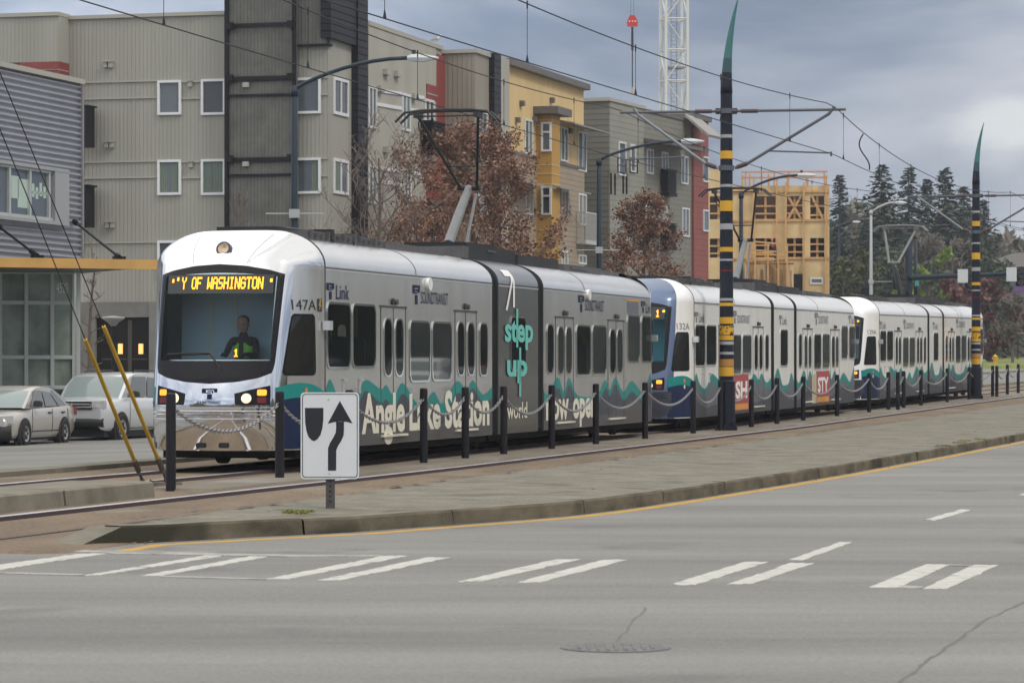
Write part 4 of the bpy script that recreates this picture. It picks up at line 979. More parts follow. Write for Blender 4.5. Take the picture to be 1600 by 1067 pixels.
# ---------------------------------------------------------------- yellow apartment house
ANG2 = 16.5
Cy = at(794, 300, 149.5); ys_ = Face((Cy.x, Cy.y), ANG2 - 90, -1); ye = Face((Cy.x, Cy.y), ANG2, 1)
H2 = House('yellow_apartment_house', 'yellow stucco apartment house with an ochre bay and tan lap siding below', 'building', (Cy.x, Cy.y, gz(Cy.y) - .4))
z0 = gz(Cy.y) - .5; uE = ye.u(912); zy = ye.z(102, ye.u(800, .3), .3); zs = ye.z(240, ye.u(808))
b = MB(); blockbox(b, ys_, ye, 0, 14, 0, uE, zs, zy); H2.part(b, 'yellow_wall', M_ochre)
b = MB(); blockbox(b, ys_, ye, -.03, 14, -.03, uE + .03, z0, zs - .004); H2.part(b, 'tan_wall', M_tan)
b = MB(); ye.slab(b, -.3, zs - .07, uE + .05, zs + .07, -.1, .09); H2.part(b, 'trim_band', M_fascia)
b = MB(); ye.slab(b, -.7, zy, uE + .05, zy + .30, -15, .35); H2.part(b, 'roof', M_fascia)
b = MB(); ub1 = ye.u(875, .8); ub0 = ub1 - 1.5; zbt = ye.z(180, ub0)
ye.slab(b, ub0, z0, ub1, zbt, -.1, .8)
H2.part(b, 'bay', M_ochre2)
M_ochtrim = mat('pale_ochre_trim', (.5, .36, .17), .7)
for y in (188, 196, 258, 272, 288, 360, 378): b = MB(); za = ye.z(y, ub0); ye.slab(b, ub0 - .02, za - .035, ub1 + .01, za + .035, -.05, .82); H2.part(b, 'trim_band', M_ochtrim)
b = MB(); ye.slab(b, ub0 - .5, zbt + .02, ub1 + .6, zbt + .38, -.1, 1.25); H2.part(b, 'bay_roof', M_fascia)
bsf = Face((ye.o + ye.t * ub0 + ye.n * .8)[:], ANG2 - 90, -1)
for q in ((846, 191, 862, 237), (846, 291, 862, 336)): H2.window(bsf, *q, .09, horiz=.66, proud=.1)
for q in ((819, 187, 831, 242), (875, 199, 886, 253), (902, 206, 915, 268), (820, 290, 832, 336), (876, 297, 887, 341), (903, 303, 915, 352), (903, 398, 915, 413), (876, 392, 886, 415)): H2.window(ye, *q, .09, mull=1 if q[0] > 810 else 0, curtain=random.choice(([(.1, .45)], [(.55, .92)], [(.08, .92)], None)))
def awning(hs, f, x0, y0, x1, y1, dep, m):
    b = MB(); u0_, u1_ = f.u(x0, dep), f.u(x1, 0); za = f.z(y0, u0_); 
    b.prism([(0, 0), (dep, -.25), (dep, -.18), (0, .08)], lambda q, z, d: f.p(d, za + z, q), u0_, u1_); hs.part(b, 'awning', m)
awning(H2, ye, 898, 187, 918, 196, 1.3, M_gmetal); awning(H2, ye, 816, 277, 832, 283, 1.2, M_gmetal); awning(H2, ye, 876, 287, 888, 292, 1.2, M_gmetal)
for x, y in ((813, 162), (860, 157), (806, 188), (833, 187), (888, 205)):
    b = MB(); u0_, za, u1_, zc = ye.rect(x - 1.5, y - 4, x + 1.5, y + 4); ye.slab(b, u0_, za, u1_, zc, .004, .2); H2.part(b, 'wall_light', M_fascia)
b = MB(); u0_, u1_ = ye.u(914, .5), ye.u(931, .5); za, zc = ye.z(378, u0_), ye.z(332, u0_)
ye.slab(b, u0_, za - .1, u1_, za + .1, .05, .55); ye.slab(b, u0_, zc - .04, u1_, zc + .04, .5, .55)
for i in range(12): uu = u0_ + (u1_ - u0_) * i / 11; ye.slab(b, uu - .02, za + .1, uu + .02, zc - .04, .51, .54)
for i in range(4): ye.slab(b, u0_, za + .1, u0_ + .03, zc, .1 + i * .1, .13 + i * .1)
ye.slab(b, u0_, zc - .04, u0_ + .04, zc + .04, .05, .5); H2.part(b, 'balcony', M_rail2)

# ---------------------------------------------------------------- grey-green apartment house with a red end
ANG3 = 21
Cg = at(951, 300, 166); gs = Face((Cg.x, Cg.y), ANG3 - 90, -1); ge = Face((Cg.x, Cg.y), ANG3, 1)
H3 = House('grey_green_apartment_house', 'grey green lap sided apartment house with black balconies and a red end', 'building', (Cg.x, Cg.y, gz(Cg.y) - .4))
z0 = gz(Cg.y) - .6; zg = gs.z(158, 0); g1, g2 = ge.u(1005), ge.u(1080)
b = MB(); blockbox(b, gs, ge, 0, 13, 0, g1, z0, zg); H3.part(b, 'wall', M_green)
b = MB(); ge.slab(b, .05, z0, g1, zg - .01, .003, .05); H3.part(b, 'street_wall', M_green2)
b = MB(); ge.slab(b, -.15, zg, g1 + .1, zg + .18, -13, .12); H3.part(b, 'parapet_cap', M_trim)
zg2 = ge.z(174, g1)
b = MB(); ge.slab(b, g1 + .01, z0, g2, zg2, -12, .02); H3.part(b, 'street_wall', mat('olive_grey_siding', (.2, .198, .17), .7, var=.06, wave=('Z', .3, .015, .15)))
b = MB(); ge.slab(b, g1 - .05, zg2, g2 + .05, zg2 + .15, -12, .1); H3.part(b, 'parapet_cap', M_fascia)
g3 = ge.u(1107, .15); zg3 = ge.z(186, g2)
b = MB(); ge.slab(b, g2 + .01, z0, g3, zg3, -12, .15); H3.part(b, 'red_wall', M_redsid)
b = MB(); ge.slab(b, g2 - .05, zg3 + .003, g3 + .2, zg3 + .3, -12, .3); H3.part(b, 'parapet_cap', M_fascia)
b = MB(); uu0, uu1 = ge.u(1098, 1.2), ge.u(1128, 1.5); za = ge.z(192, g3)
b.prism([(.16, 0), (1.5, -1.15), (1.55, -1.02), (.16, .16)], lambda q, z, d: ge.p(d, za + z, q), uu0, uu1); H3.part(b, 'shed_roof', M_gmetal)
for q in ((966, 222, 977, 275), (984, 226, 992, 270)): H3.window(ge, *q, .09, d=.05)
for q in ((1010, 233, 1020, 272), (1033, 238, 1043, 290), (1063, 244, 1074, 288), (1008, 318, 1018, 348), (1034, 322, 1041, 348), (1065, 325, 1076, 370)): H3.window(ge, *q, .09, mull=1, d=.02)
for q in ((1098, 245, 1106, 285), (1098, 328, 1107, 362)): H3.window(ge, *q, .09, d=.15)
b = MB(); u0_, u1_ = ge.u(1004), ge.u(1062); za = ge.z(222, u0_); b.prism([(0.02, 0), (1.7, -.2), (1.7, -.02), (.02, .2)], lambda q, z, d: ge.p(d, za + z, q), u0_, u1_); H3.part(b, 'awning', M_fascia)
for x0_, y0_, x1_, y1_ in ((1032, 264, 1056, 306), (1032, 348, 1056, 390)):
    b = MB(); u0_, u1_ = ge.u(x0_ + 12, .5), ge.u(x1_ + 1, .5); za, zc = ge.z(y1_, u0_), ge.z(y0_, u0_); ge.slab(b, u0_, za, u1_, za + .2, .02, .55); ge.slab(b, u0_ + .02, za + .21, u1_, zc - .07, .44, .46); ge.slab(b, u0_ + .05, za + .21, u0_ + .07, zc, .06, .43)
    for i in range(10): zz_ = za + .3 + i * .11; ge.slab(b, u0_, zz_, u1_, zz_ + .07, .48, .52); ge.slab(b, u0_, zz_, u0_ + .04, zz_ + .07, .05, .48)
    ge.slab(b, u0_, zc - .06, u1_, zc, .45, .55); H3.part(b, 'balcony', M_bframe)
for x0_, x1_ in ((966, 979), (985, 997)):
    b = MB(); u0_, u1_ = ge.u(x0_, .6), ge.u(x1_, .6); za, zc = ge.z(270, u0_), ge.z(248, u0_)
    for uu in (u0_, u1_ - .05): ge.slab(b, uu, za, uu + .05, zc, .55, .6)
    for zz_ in (za, (za + zc) / 2, zc): ge.slab(b, u0_, zz_, u1_, zz_ + .05, .55, .6)
    for uu in (u0_ + .3, u1_ - .4): ge.slab(b, uu, za - 1.1, uu + .08, za, .052, .12)
    H3.part(b, 'balcony', M_bframe)

# ---------------------------------------------------------------- timber framed house going up
M_osb = mat('sheathing_board', (.60, .45, .235), .85, var=.16, vscale=.6)
M_wood = mat('fresh_lumber', (.52, .31, .13), .8, var=.15, vscale=1.5)
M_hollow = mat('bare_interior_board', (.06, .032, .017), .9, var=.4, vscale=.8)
Ct = at(1296, 400, 236); ts = Face((Ct.x, Ct.y), 5.5 - 90, -1); te = Face((Ct.x, Ct.y), 5.5, 1)
H4 = House('timber_house_frame', 'unfinished timber framed house clad in yellow sheathing with scaffold rails', 'building', (Ct.x, Ct.y, gz(Ct.y) - .5))
z0 = gz(Ct.y) - .6; WT = ts.u(1100)
rows_ = [(308, 342), (372, 400)]; holes = [(1109, 1136), (1180, 1212), (1229, 1254), (1266, 1288)]
X = sorted([WT, 0] + [ts.u(x) for h in holes for x in h]); ztop = ts.z(290, 0); Z = sorted([z0, ts.z(402, 0), ts.z(372, 0), ts.z(342, 0), ts.z(306, 0), ztop])
b = MB()
for i in range(len(X) - 1):
    for j in range(len(Z) - 1):
        if i % 2 == 1 and j in (1, 3): continue
        ts.slab(b, X[i], Z[j], X[i+1], Z[j+1], -.2, 0)
te.slab(b, .22, z0, 12, ztop, -.2, 0); ut = ts.u(1135); ts.slab(b, ut, ztop, WT, ts.z(264, 0), -4, 0)
H4.part(b, 'sheathing_wall', M_osb)
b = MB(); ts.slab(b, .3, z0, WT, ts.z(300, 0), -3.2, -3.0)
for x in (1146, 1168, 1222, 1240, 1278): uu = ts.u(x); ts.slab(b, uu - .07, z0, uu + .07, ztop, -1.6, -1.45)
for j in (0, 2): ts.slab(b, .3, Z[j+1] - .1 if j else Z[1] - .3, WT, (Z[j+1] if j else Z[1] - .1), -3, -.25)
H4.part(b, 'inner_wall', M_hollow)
b = MB(); rnd = random.Random(2)
for i in range(1, len(X) - 1, 2):
    for j in (1, 3):
        n = 2
        for q in range(n): zz_ = Z[j] + (Z[j+1] - Z[j]) * ((.16, .55)[q] + rnd.uniform(-.04, .1)); ts.slab(b, X[i], zz_, X[i+1], zz_ + .12, -.18, -.04)
        for q in range(1, 2): uu = (X[i] + X[i+1]) / 2; ts.slab(b, uu - .08, Z[j], uu + .08, Z[j+1], -.35, -.2)
u0_, u1_ = ts.u(1229), ts.u(1254); b.prism([(u1_, Z[3]), (u1_ + .2, Z[3]), (u0_, Z[4]), (u0_ - .2, Z[4])], ts.p, -.03, .05)
b.prism([(u0_, Z[3]), (u0_ - .2, Z[3]), (u1_, Z[4]), (u1_ + .2, Z[4])], ts.p, -.03, .05)
u0_, u1_ = ts.u(1266), ts.u(1288); b.prism([(u1_, Z[3]), (u1_ + .2, Z[3]), (u0_, Z[4]), (u0_ - .2, Z[4])], ts.p, -.03, .05)
for y in (346, 405, 301): za = ts.z(y, 0); ts.slab(b, 0, za, ts.u(1140), za + .16, .003, .12)
for x in (1137, 1160, 1178, 1214, 1228, 1256, 1291): uu = ts.u(x); ts.slab(b, uu - .07, z0, uu + .07, ztop + rnd.uniform(.2, 1.3), .125, .24)
H4.part(b, 'stud_frame', M_wood)
b = MB()
for y in (270, 279): za = ts.z(y, 0); ts.slab(b, ts.u(1293), za, ts.u(1158), za + .13, .1, .16)
for x in (1165, 1190, 1210, 1232, 1262, 1288): uu = ts.u(x); ts.slab(b, uu - .06, ztop, uu + .06, ts.z(268, 0), .17, .24)
za = ts.z(279, 0)
for i in range(4): q = ts.p(ts.u(1170 + i * 30), za, -3); b.box(q.x - .06, q.y, za - .4, q.x + .06, q.y + .1, za + .5)
H4.part(b, 'guard_rail', mat('orange_lumber', (.56, .27, .12), .8))
# stacked lumber wall and scaffold at its foot
b = MB(); rnd = random.Random(6); u0_, u1_ = ts.u(1240, 3), ts.u(1168, 3)
for i in range(26): uu = u0_ + (u1_ - u0_) * i / 26; b.cur = rnd.choice((0, 0, 1)); ts.slab(b, uu, z0, uu + .32, ts.z(418, 0, 3) + rnd.uniform(-.25, .3), 2.9 + rnd.uniform(0, .1), 3.1)
b.cur = 0
for y, e in ((399, 0), (393, 2), (380, 3), (407, -2)): b.prism([(ts.u(1165, 3.3), ts.z(y - e, 0, 3.3)), (ts.u(1228, 3.3), ts.z(y + e, 0, 3.3)), (ts.u(1228, 3.3), ts.z(y + e, 0, 3.3) + .12), (ts.u(1165, 3.3), ts.z(y - e, 0, 3.3) + .12)], ts.p, 3.2, 3.3)
for x in (1168, 1180, 1200, 1216, 1230): uu = ts.u(x, 3.3); ts.slab(b, uu - .06, z0, uu + .06, ts.z(380, 0, 3.3), 3.31, 3.4)
zpl = ts.z(408, 0, 3.0); ts.slab(b, ts.u(1240, 3), zpl - .15, ts.u(1165, 3), zpl, .3, 3.19)
H4.part(b, 'scaffold', [M_wood, mat('pale_lumber', (.6, .42, .24), .8)])
b = MB(); u0_, u1_ = ts.u(1240), ts.u(1254); ts.slab(b, u0_, z0, u1_, ts.z(428, 0), .003, .02); H4.part(b, 'doorway', M_bframe)
H4.window(ts, 1266, 434, 1286, 444, .1)

# ---------------------------------------------------------------- corrugated office with the glass front
ANGo = 16
Co = at(124, 300, 95); oe = Face((Co.x, Co.y), ANGo, 1); on = Face((Co.x, Co.y), ANGo - 90, 1)      # street face: u<0 comes towards us
H5 = House('corrugated_office', 'blue grey corrugated metal office with a glass ground floor numbered 4520 and a yellow canopy', 'building', (Co.x, Co.y, gz(Co.y) - .4))
z0 = gz(Co.y) - .45; UL = -22; zo = oe.z(135, 0); zgl = oe.z(424, 0); zcp = oe.z(402, 0)
M_corr = mat('blue_grey_corrugated_metal', (.33, .345, .39), .38, metal=.55, var=.06, vscale=.8)
b = MB(); per = .176; prof = []
za = zgl; 
while za < zo:
    for q in range(6): prof.append((.045 * math.sin(2 * math.pi * q / 6), za + per * q / 6))
    za += per
b.grid([[oe.p(u, z, d + .06) for d, z in prof] for u in (UL, 0)]); w_ = H5.part(b, 'corrugated_cladding', M_corr, smooth=True)
b = MB(); oe.slab(b, UL, zgl - .03, -.02, zo + .05, -9, -.6); oe.slab(b, UL, zgl + .1, -.02, zo, -.59, -.03); H5.part(b, 'wall', mat('office_inner_wall', (.2, .2, .2), .8))
b = MB(); oe.slab(b, UL, zo + .051, .06, zo + .2, -.8, .16); H5.part(b, 'parapet_cap', M_trim)
b = MB(); oe.slab(b, -.06, zgl, .06, zo, -.3, .13); H5.part(b, 'corner_trim', mat('grey_trim', (.22, .22, .23), .5))
M_mull = mat('pale_aluminium', (.50, .54, .52), .4, metal=.4)
# strip window in a grey metal reveal
u0_, za, u1_, zc = oe.rect(-160, 253, 101, 335, .12); b = MB()
oe.slab(b, u0_, za - .1, u1_, za, .0, .28); oe.slab(b, u0_, zc, u1_, zc + .1, 0, .28); u78 = oe.u(79, .12); oe.slab(b, u78, za, u1_, zc, 0, .27); sw = H5.part(b, 'window_surround', mat('grey_window_box', (.30, .31, .33), .5))
b = MB()
for x in (-60, -20, 16, 48, 78): uu = oe.u(x, .2); oe.slab(b, uu - .06, za, uu + .06, zc, .1, .2)
oe.slab(b, u0_, za, u78, za + .1, .1, .19); oe.slab(b, u0_, zc - .08, u78, zc, .1, .19); wi = H5.part(b, 'window', M_mull)
b = MB(); oe.slab(b, u0_, za, u78, zc, .06, .12); b.cur = 1
for x0_, y0_, x1_, y1_ in ((18, 275, 30, 310), (28, 280, 44, 325), (50, 287, 54, 308), (56, 293, 60, 311), (62, 286, 66, 307), (68, 292, 72, 310), (50, 300, 74, 304)):
    q = oe.rect(x0_, y0_, x1_, y1_, .13); oe.slab(b, *q[:4], .121, .125)
H5.part(b, 'pane', [PANES[0], mat('paper_pale_green', (.40, .5, .46), .8)], wi)
# ground floor curtain wall, turned to face down the street
UL0 = UL; oe_up = oe; oe = Face((Co.x - .15, Co.y - .1), 76, 1); UL = -8
b = MB(); zs_ = oe.z(606, 0); oe.slab(b, UL, z0, 0, zs_, -.4, .0); H5.part(b, 'base_wall', mat('grey_plinth', (.19, .19, .19), .8))
b = MB(); step = 1.52; 
for i in range(12): uu = oe.u(122.5 - i * 40.7, .1); oe.slab(b, uu - .055, zs_, uu + .055, zgl, -.1, .12)
um_ = oe.u(114.5, .1); oe.slab(b, um_ - .03, zs_, um_ + .03, zgl, -.1, .1)
for y in (425, 473, 558, 605): za = oe.z(y, -1.2); oe.slab(b, UL, za - .055, 0, za + .055, -.09, .105)
gw = H5.part(b, 'shop_window', M_mull)
M_shop = mat('shop_glass', (.085, .105, .088), .07, c2=(.40, .48, .42), vscale=.55, vstretch=(1, 1, .8))  # pale blotches painted into opaque panes for reflections and interior tone
b = MB(); oe.slab(b, UL, zs_, -.02, zgl, .0, .02); H5.part(b, 'pane', M_shop, gw)
b = MB(); put_text(b, '4520', oe.u(88, .03), oe.u(106.5, .03), oe.z(458, 0), oe.z(442, 0), lambda u, z: oe.p(u, z, .03)); H5.part(b, 'address_number', mat('pale_number', (.85, .88, .85), .6), gw, fix=False)
b = MB(); rnd = random.Random(9)
for i in range(26):
    uu = -.6 - i * .28 + rnd.uniform(-.1, .1); b.cur = rnd.randrange(4); zz_ = rnd.uniform(zs_, zs_ + 1.3); oe.slab(b, uu - rnd.uniform(.2, .6), zz_, uu, zz_ + rnd.uniform(.4, 1.5), -.5, -.35)
H5.part(b, 'interior_fittings', [mat('shop_olive', (.14, .13, .04), .8), mat('shop_green', (.3, .52, .42), .8), mat('shop_grey', (.55, .58, .55), .8), mat('shop_dark', (.04, .04, .04), .8)])
# canopy with its tie rods
c0_ = at(0, 400, 87.0); oe = Face((c0_.x, c0_.y), 64.5, 1); oe.o = oe.o - oe.n * 1.65; b = MB(); cu1 = oe.u(253, 1.65); zc_ = oe.z(410, 0, 1.65)
oe.slab(b, UL, zc_ - .135, cu1, zc_ + .135, 1.55, 1.75)
can = H5.part(b, 'canopy', mat('yellow_canopy_beam', (.50, .29, .085), .55, var=.12, vscale=1))
b = MB(); oe.slab(b, UL, zc_ - .04, cu1 - .05, zc_ + .05, -5.5, 1.54); H5.part(b, 'canopy_deck', mat('canopy_deck_grey', (.16, .15, .14), .7), can)
b = MB()
for ua, zt_, ub in ((oe_up.u(116, .12), oe_up.z(348, 0), oe.u(188, 1.6)), (oe_up.u(-8, .12), oe_up.z(350, -6), oe.u(60, 1.6))):
    p, q = oe_up.p(ua, zt_, .12), oe.p(ub, zc_ + .2, 1.5); b.tube([p, q], .035, 6); b.tube([q, q + (p - q).normalized() * .35], .075, 8); b.tube([p, p + (q - p).normalized() * .3], .08, 8)
    b.box(q.x - .18, q.y - .08, zc_ + .13, q.x + .18, q.y + .08, zc_ + .22)
H5.part(b, 'tie_rod', M_bframe, can)
# entrance recess of the apartment block between office and train: dark opening, sconces, concrete
b = MB(); u0_, u1_ = bs.u(236), bs.u(127); zl = bs.z(470, 0); zh = bs.z(490, 0); hb = MB()
bs.slab(b, u0_, zl - .6, u1_, zl, .008, .16); bs.slab(b, bs.u(152), gz(122) - .4, u1_, zl - .605, .008, .2); bs.slab(b, u0_ - 3, gz(122) - .4, u0_, zl, .008, .22); H.part(b, 'concrete_entrance', M_conc)
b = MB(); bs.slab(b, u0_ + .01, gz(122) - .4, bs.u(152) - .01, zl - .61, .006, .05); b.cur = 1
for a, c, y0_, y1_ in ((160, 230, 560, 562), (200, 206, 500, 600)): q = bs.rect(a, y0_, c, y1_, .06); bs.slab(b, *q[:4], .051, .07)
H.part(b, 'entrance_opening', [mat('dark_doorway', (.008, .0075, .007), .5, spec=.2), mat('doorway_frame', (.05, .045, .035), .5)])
for x in (188, 220):
    b = MB(); q = bs.rect(x - 3, 537, x + 3, 553, .12); bs.slab(b, *q[:4], .06, .16); H.part(b, 'wall_lamp', mat('wall_lamp_lit', (.9, .6, .2), .5, emit=(1.0, .52, .14), estr=.9))

# brown roofed house and wooden shed far behind the trees on the right
Cr = at(1540, 420, 330); H6 = House('brown_roofed_house', 'low house with a broad grey brown roof behind the red leaved trees at right', 'building', (Cr.x, Cr.y, gz(330)))
zb_ = gz(330); b = MB(); b.box(Cr.x, 330, zb_, Cr.x + 16, 342, zb_ + 9.3); H6.part(b, 'wall', mat('dull_brown_wall', (.12, .10, .09), .8))
b = MB(); b.add([(Cr.x - 1, 329, zb_ + 9.3), (Cr.x + 17, 329, zb_ + 9.3), (Cr.x + 17, 343, zb_ + 9.3), (Cr.x - 1, 343, zb_ + 9.3), (Cr.x + 4, 336, zb_ + 11.2), (Cr.x + 17, 336, zb_ + 11.2)], [(0, 1, 5, 4), (1, 2, 5), (2, 3, 4, 5), (3, 0, 4), (0, 1, 2, 3)]); H6.part(b, 'roof', mat('grey_brown_roofing', (.10, .09, .088), .8, wave=('Z', .4, .02, .2)))
# ================================================================ street furniture
M_boll = mat('bollard_black_paint', (.009, .009, .014), .5, var=.2, vscale=3, spec=.3)
M_chain = mat('galvanised_chain', (.32, .32, .34), .4, metal=.7)
M_pole = mat('pole_navy_paint', (.008, .011, .022), .45, var=.15, vscale=1, spec=.3)
M_polet = mat('pole_teal_tip', (.04, .15, .155), .45)
M_polem = mat('pole_dark_teal', (.02, .075, .085), .45)
M_pyel = mat('pole_band_yellow', (.62, .34, .02), .5)
M_pora = mat('pole_band_orange', (.40, .20, .05), .5)
M_pgry = mat('pole_band_grey', (.33, .34, .36), .5)
M_arm = mat('bracket_steel', (.10, .11, .13), .5, metal=.3)
M_arml = mat('bracket_galvanised', (.20, .22, .25), .45, metal=.4)
M_wire = mat('wire_dark', (.02, .02, .028), .6, spec=.3)
M_lampp = mat('lamp_post_blue', (.012, .026, .042), .45, spec=.3)
M_lumi = mat('luminaire_pale', (.55, .58, .6), .4)
M_galv = mat('galvanised_post', (.40, .41, .42), .5, metal=.2)
ORD = ['first', 'second', 'third', 'fourth', 'fifth', 'sixth', 'seventh', 'eighth', 'ninth', 'tenth', 'eleventh', 'twelfth', 'thirteenth', 'fourteenth', 'fifteenth', 'sixteenth', 'seventeenth', 'eighteenth', 'nineteenth', 'twentieth', 'twenty-first', 'twenty-second', 'twenty-third', 'twenty-fourth', 'twenty-fifth', 'twenty-sixth']
LB = 1.87
bx = [267, 437, 546, 662, 727, 787, 862, 931, 1008, 1083, 1126, 1174, 1214, 1255, 1308, 1358, 1388, 1403, 1412, 1439, 1480, 1514, 1551, 1557.5, 1574, 1591]
def bl_l(x): return LB + (.28 if x in (1403, 1557.5) else 0)
b = MB(); b.lathe([(.064, -.12), (.064, 1.15), (.060, 1.19), (.048, 1.2), (0.001, 1.205)], n=14); me_o = None
where = {267: 'beside the yellow guy wire guards', 437: 'in front of the silver car\'s right headlight', 546: 'hidden behind the keep right sign'}
posts = []
for i, x in enumerate(bx):
    k = k_at(x, bl_l(x)); pos = W(k, bl_l(x), .035); posts.append((k, bl_l(x), pos))
    lab = f'black chain bollard {where[x]}' if x in where else f'{ORD[i]} black chain bollard along the track counted from the yellow guy wire guards'
    if me_o is None: o = b.build('bollard', M_boll, smooth=True, auto=40); me_o = o
    else: o = me_o.copy(); COL.objects.link(o)
    o.location = pos; tag(o, lab, 'bollard', 'black bollards between the tracks')
# sagging chains, link by link
def chain(p, q, sag, r=.020, link=.085, wr=.0095):
    L = (q - p).length; n = max(6, int(L / link * 1.1)); b = MB()
    pt = lambda t: p.lerp(q, t) - Vector((0, 0, sag * 4 * t * (1 - t)))
    for i in range(n):
        a, c = pt(i / n), pt((i + 1) / n); d = (c - a); m = (a + c) / 2; d.normalize()
        s_ = d.cross(Vector((0, 0, 1))).normalized(); u = s_.cross(d)
        e = s_ if i % 2 else u; h = (c - a).length * .5 + wr * 1.2
        ring = [m + d * (h * math.cos(t)) + e * (r * 1.25 * math.sin(t)) for t in [2 * math.pi * j / 8 for j in range(8)]]
        b.tube(ring, wr, 5, closed=True)
    return b
skip = {17: 1}
pairs = [(i, i + 1) for i in range(len(posts) - 1) if i not in (10, 16, 17, 21, 22)] + [(10, 11), (16, 18), (21, 22)]
for n, (i, j) in enumerate(sorted(pairs)):
    p, q = posts[i][2] + Vector((0, 0, 1.02)), posts[j][2] + Vector((0, 0, 1.02)); d = (q - p).normalized() * .06
    sag = min(.34, (q - p).length * .105); cb = chain(p + d, q - d, sag)
    nm = f'steel chain sagging from the {ORD[i]} to the {ORD[j]} bollard along the track'
    if i == 0: nm = 'steel chain sagging across the front of the leading silver car'
    tag(cb.build('chain', M_chain, smooth=True), nm, 'chain', 'chains between the bollards')

# ---------------------------------------------------------------- overhead line poles
def line_pole(px, top_y, base_y, label, l0=1.95):
    k = k_at(px, l0); base = W(k, l0, .03); D = base.y; sc = D / F_PX
    zz = lambda y: CAMH + (HZ - y) * sc - base.z
    h = heading(k); r = thing('overhead_line_pole', label, 'pole', base, math.pi / 2 - h + R(9), 'striped overhead line poles')   # local x along the track, y to the west
    f = (base_y - top_y) / (665 - 0.0)                         # photo scale of this pole against the near one
    Y = lambda y: 10.42 * (665 - y) / 665                      # heights measured on the near pole
    b = MB(); b.box(-.3, -.26, 0, .3, .26, .12)
    for x in (-.22, .22):
        for y in (-.18, .18): b.lathe([(.04, 0), (.04, .2), (.001, .2)], (x, y, .0), 8)
    b.build('base_plate', M_pole, r)
    R0, R1 = .165, .135
    rad = lambda z: R0 + (R1 - R0) * z / 8
    b = MB(); prof = [(-.1, .21), (Y(580), .205), (Y(578), .17)]
    pts = [(0, 0, .12), (0, 0, Y(590)), (0, 0, Y(588)), (0, 0, Y(400)), (0, 0, Y(200)), (0, 0, Y(150))]; rr = [.215, .205, .175, .16, .145, .14]
    b.tube(pts, rr, 16); b.build('pole_shaft', M_pole, r, smooth=True, auto=40)
    b = MB(); tip = []
    for i in range(15): t = i / 14; z = Y(150) + (10.42 - Y(150)) * t; tip.append((0, -.30 * t ** 2.2, z))
    rt = [.14 * (1 - (i / 14)) ** .85 + .008 for i in range(15)]; b.tube(tip, rt, 12)
    for j in range(len(b.f)): b.m[j] = 0 if j // 12 < 3 else (2 if j // 12 < 5 else 1)
    b.build('curved_tip', [M_pole, M_polet, M_polem], r, smooth=True)
    for y0, y1, m in ((568, 582, M_pyel), (556, 567, M_pora), (529, 534, M_pgry), (545, 549, M_pgry), (520, 527, M_pyel), (492, 502, M_pyel), (505, 519, M_pora), (470, 475, M_pyel), (463, 467, M_pgry), (385, 392, M_pyel), (403, 406, M_pgry), (314, 330, M_pyel), (349, 358, M_pgry), (289, 293, M_pgry), (238, 250, M_pyel), (213, 218, M_pgry), (420, 422, M_redl)):
        zc = Y((y0 + y1) / 2); rr_ = interp(zc, [Y(588), Y(400), Y(200)], [.175, .16, .145]) + .004
        b = MB(); b.tube([(0, 0, Y(y1)), (0, 0, Y(y0))], rr_, 16)
        if m is M_pora and y0 == 505: 
            m = M_pyel; b.cur = 1; rnd = random.Random(3)
            for i in range(46): a = rnd.uniform(0, 6.28); z = rnd.uniform(Y(y1), Y(y0)); b.box(rr_ - .02, -.018, -.012, rr_ + .006, .018, .012, Matrix.Translation((0, 0, z)) @ Matrix.Rotation(a, 4, 'Z'))
        b.build('painted_band', [m, M_pole], r, smooth=True, auto=40)
    za, zl = Y(177), Y(264)
    b = MB(); b.tube([(0, 2.55, za - .01), (0, 0, za), (0, -2.85, za + .02)], .034, 8); b.cur = 1
    for s in (-1, 1):
        b.tube([(0, s * .35, za), (0, s * .75, za)], .05, 8); b.box(-.05, s * .14, za - .07, .05, s * .26, za + .07)
    b.cur = 0; b.tube([(-.1, -.24, za), (-.1, .24, za)], .03, 6); b.tube([(.1, -.24, za), (.1, .24, za)], .03, 6); b.build('top_tube', [M_arm, mat('insulator_brown', (.07, .035, .04), .5)], r)
    for s, end in ((1, 2.1), (-1, -2.45)):
        b = MB(); b.tube([(0, s * .2, zl), (0, s * .5, zl + .11), (0, end, za - .08), (0, end + s * .12, za + .08)], .038, 8); b.cur = 1; b.tube([(0, s * .25, zl + .02), (0, s * .5, zl + .11)], .055, 8); b.build('bracket_tube', [M_arm if s < 0 else M_arml, _M['insulator_brown']], r)
        b = MB(); zr_ = Y(242 if s < 0 else 250); y0 = s * .95
        b.tube([(0, s * 1.0, zr_ + .06), (0, s * 2.5, zr_ + .0)], .022, 6); b.tube([(0, s * 2.5, zr_ + .03), (0, s * 2.5, zr_ - .08)], .025, 6); b.build('steady_arm', M_arm, r)
    b = MB()
    for z in (za, zl): b.tube([(0, 0, z - .06), (0, 0, z + .06)], .185, 12)
    b.build('clamp_collar', M_arm, r)
    return r, base, k
pA, bA, kA = line_pole(1135, 0, 665, 'near striped navy overhead line pole standing beside the second train car')
pB, bB, kB = line_pole(1525, 180, 625, 'far striped navy overhead line pole at the tail of the train')
SPAN = kB - kA
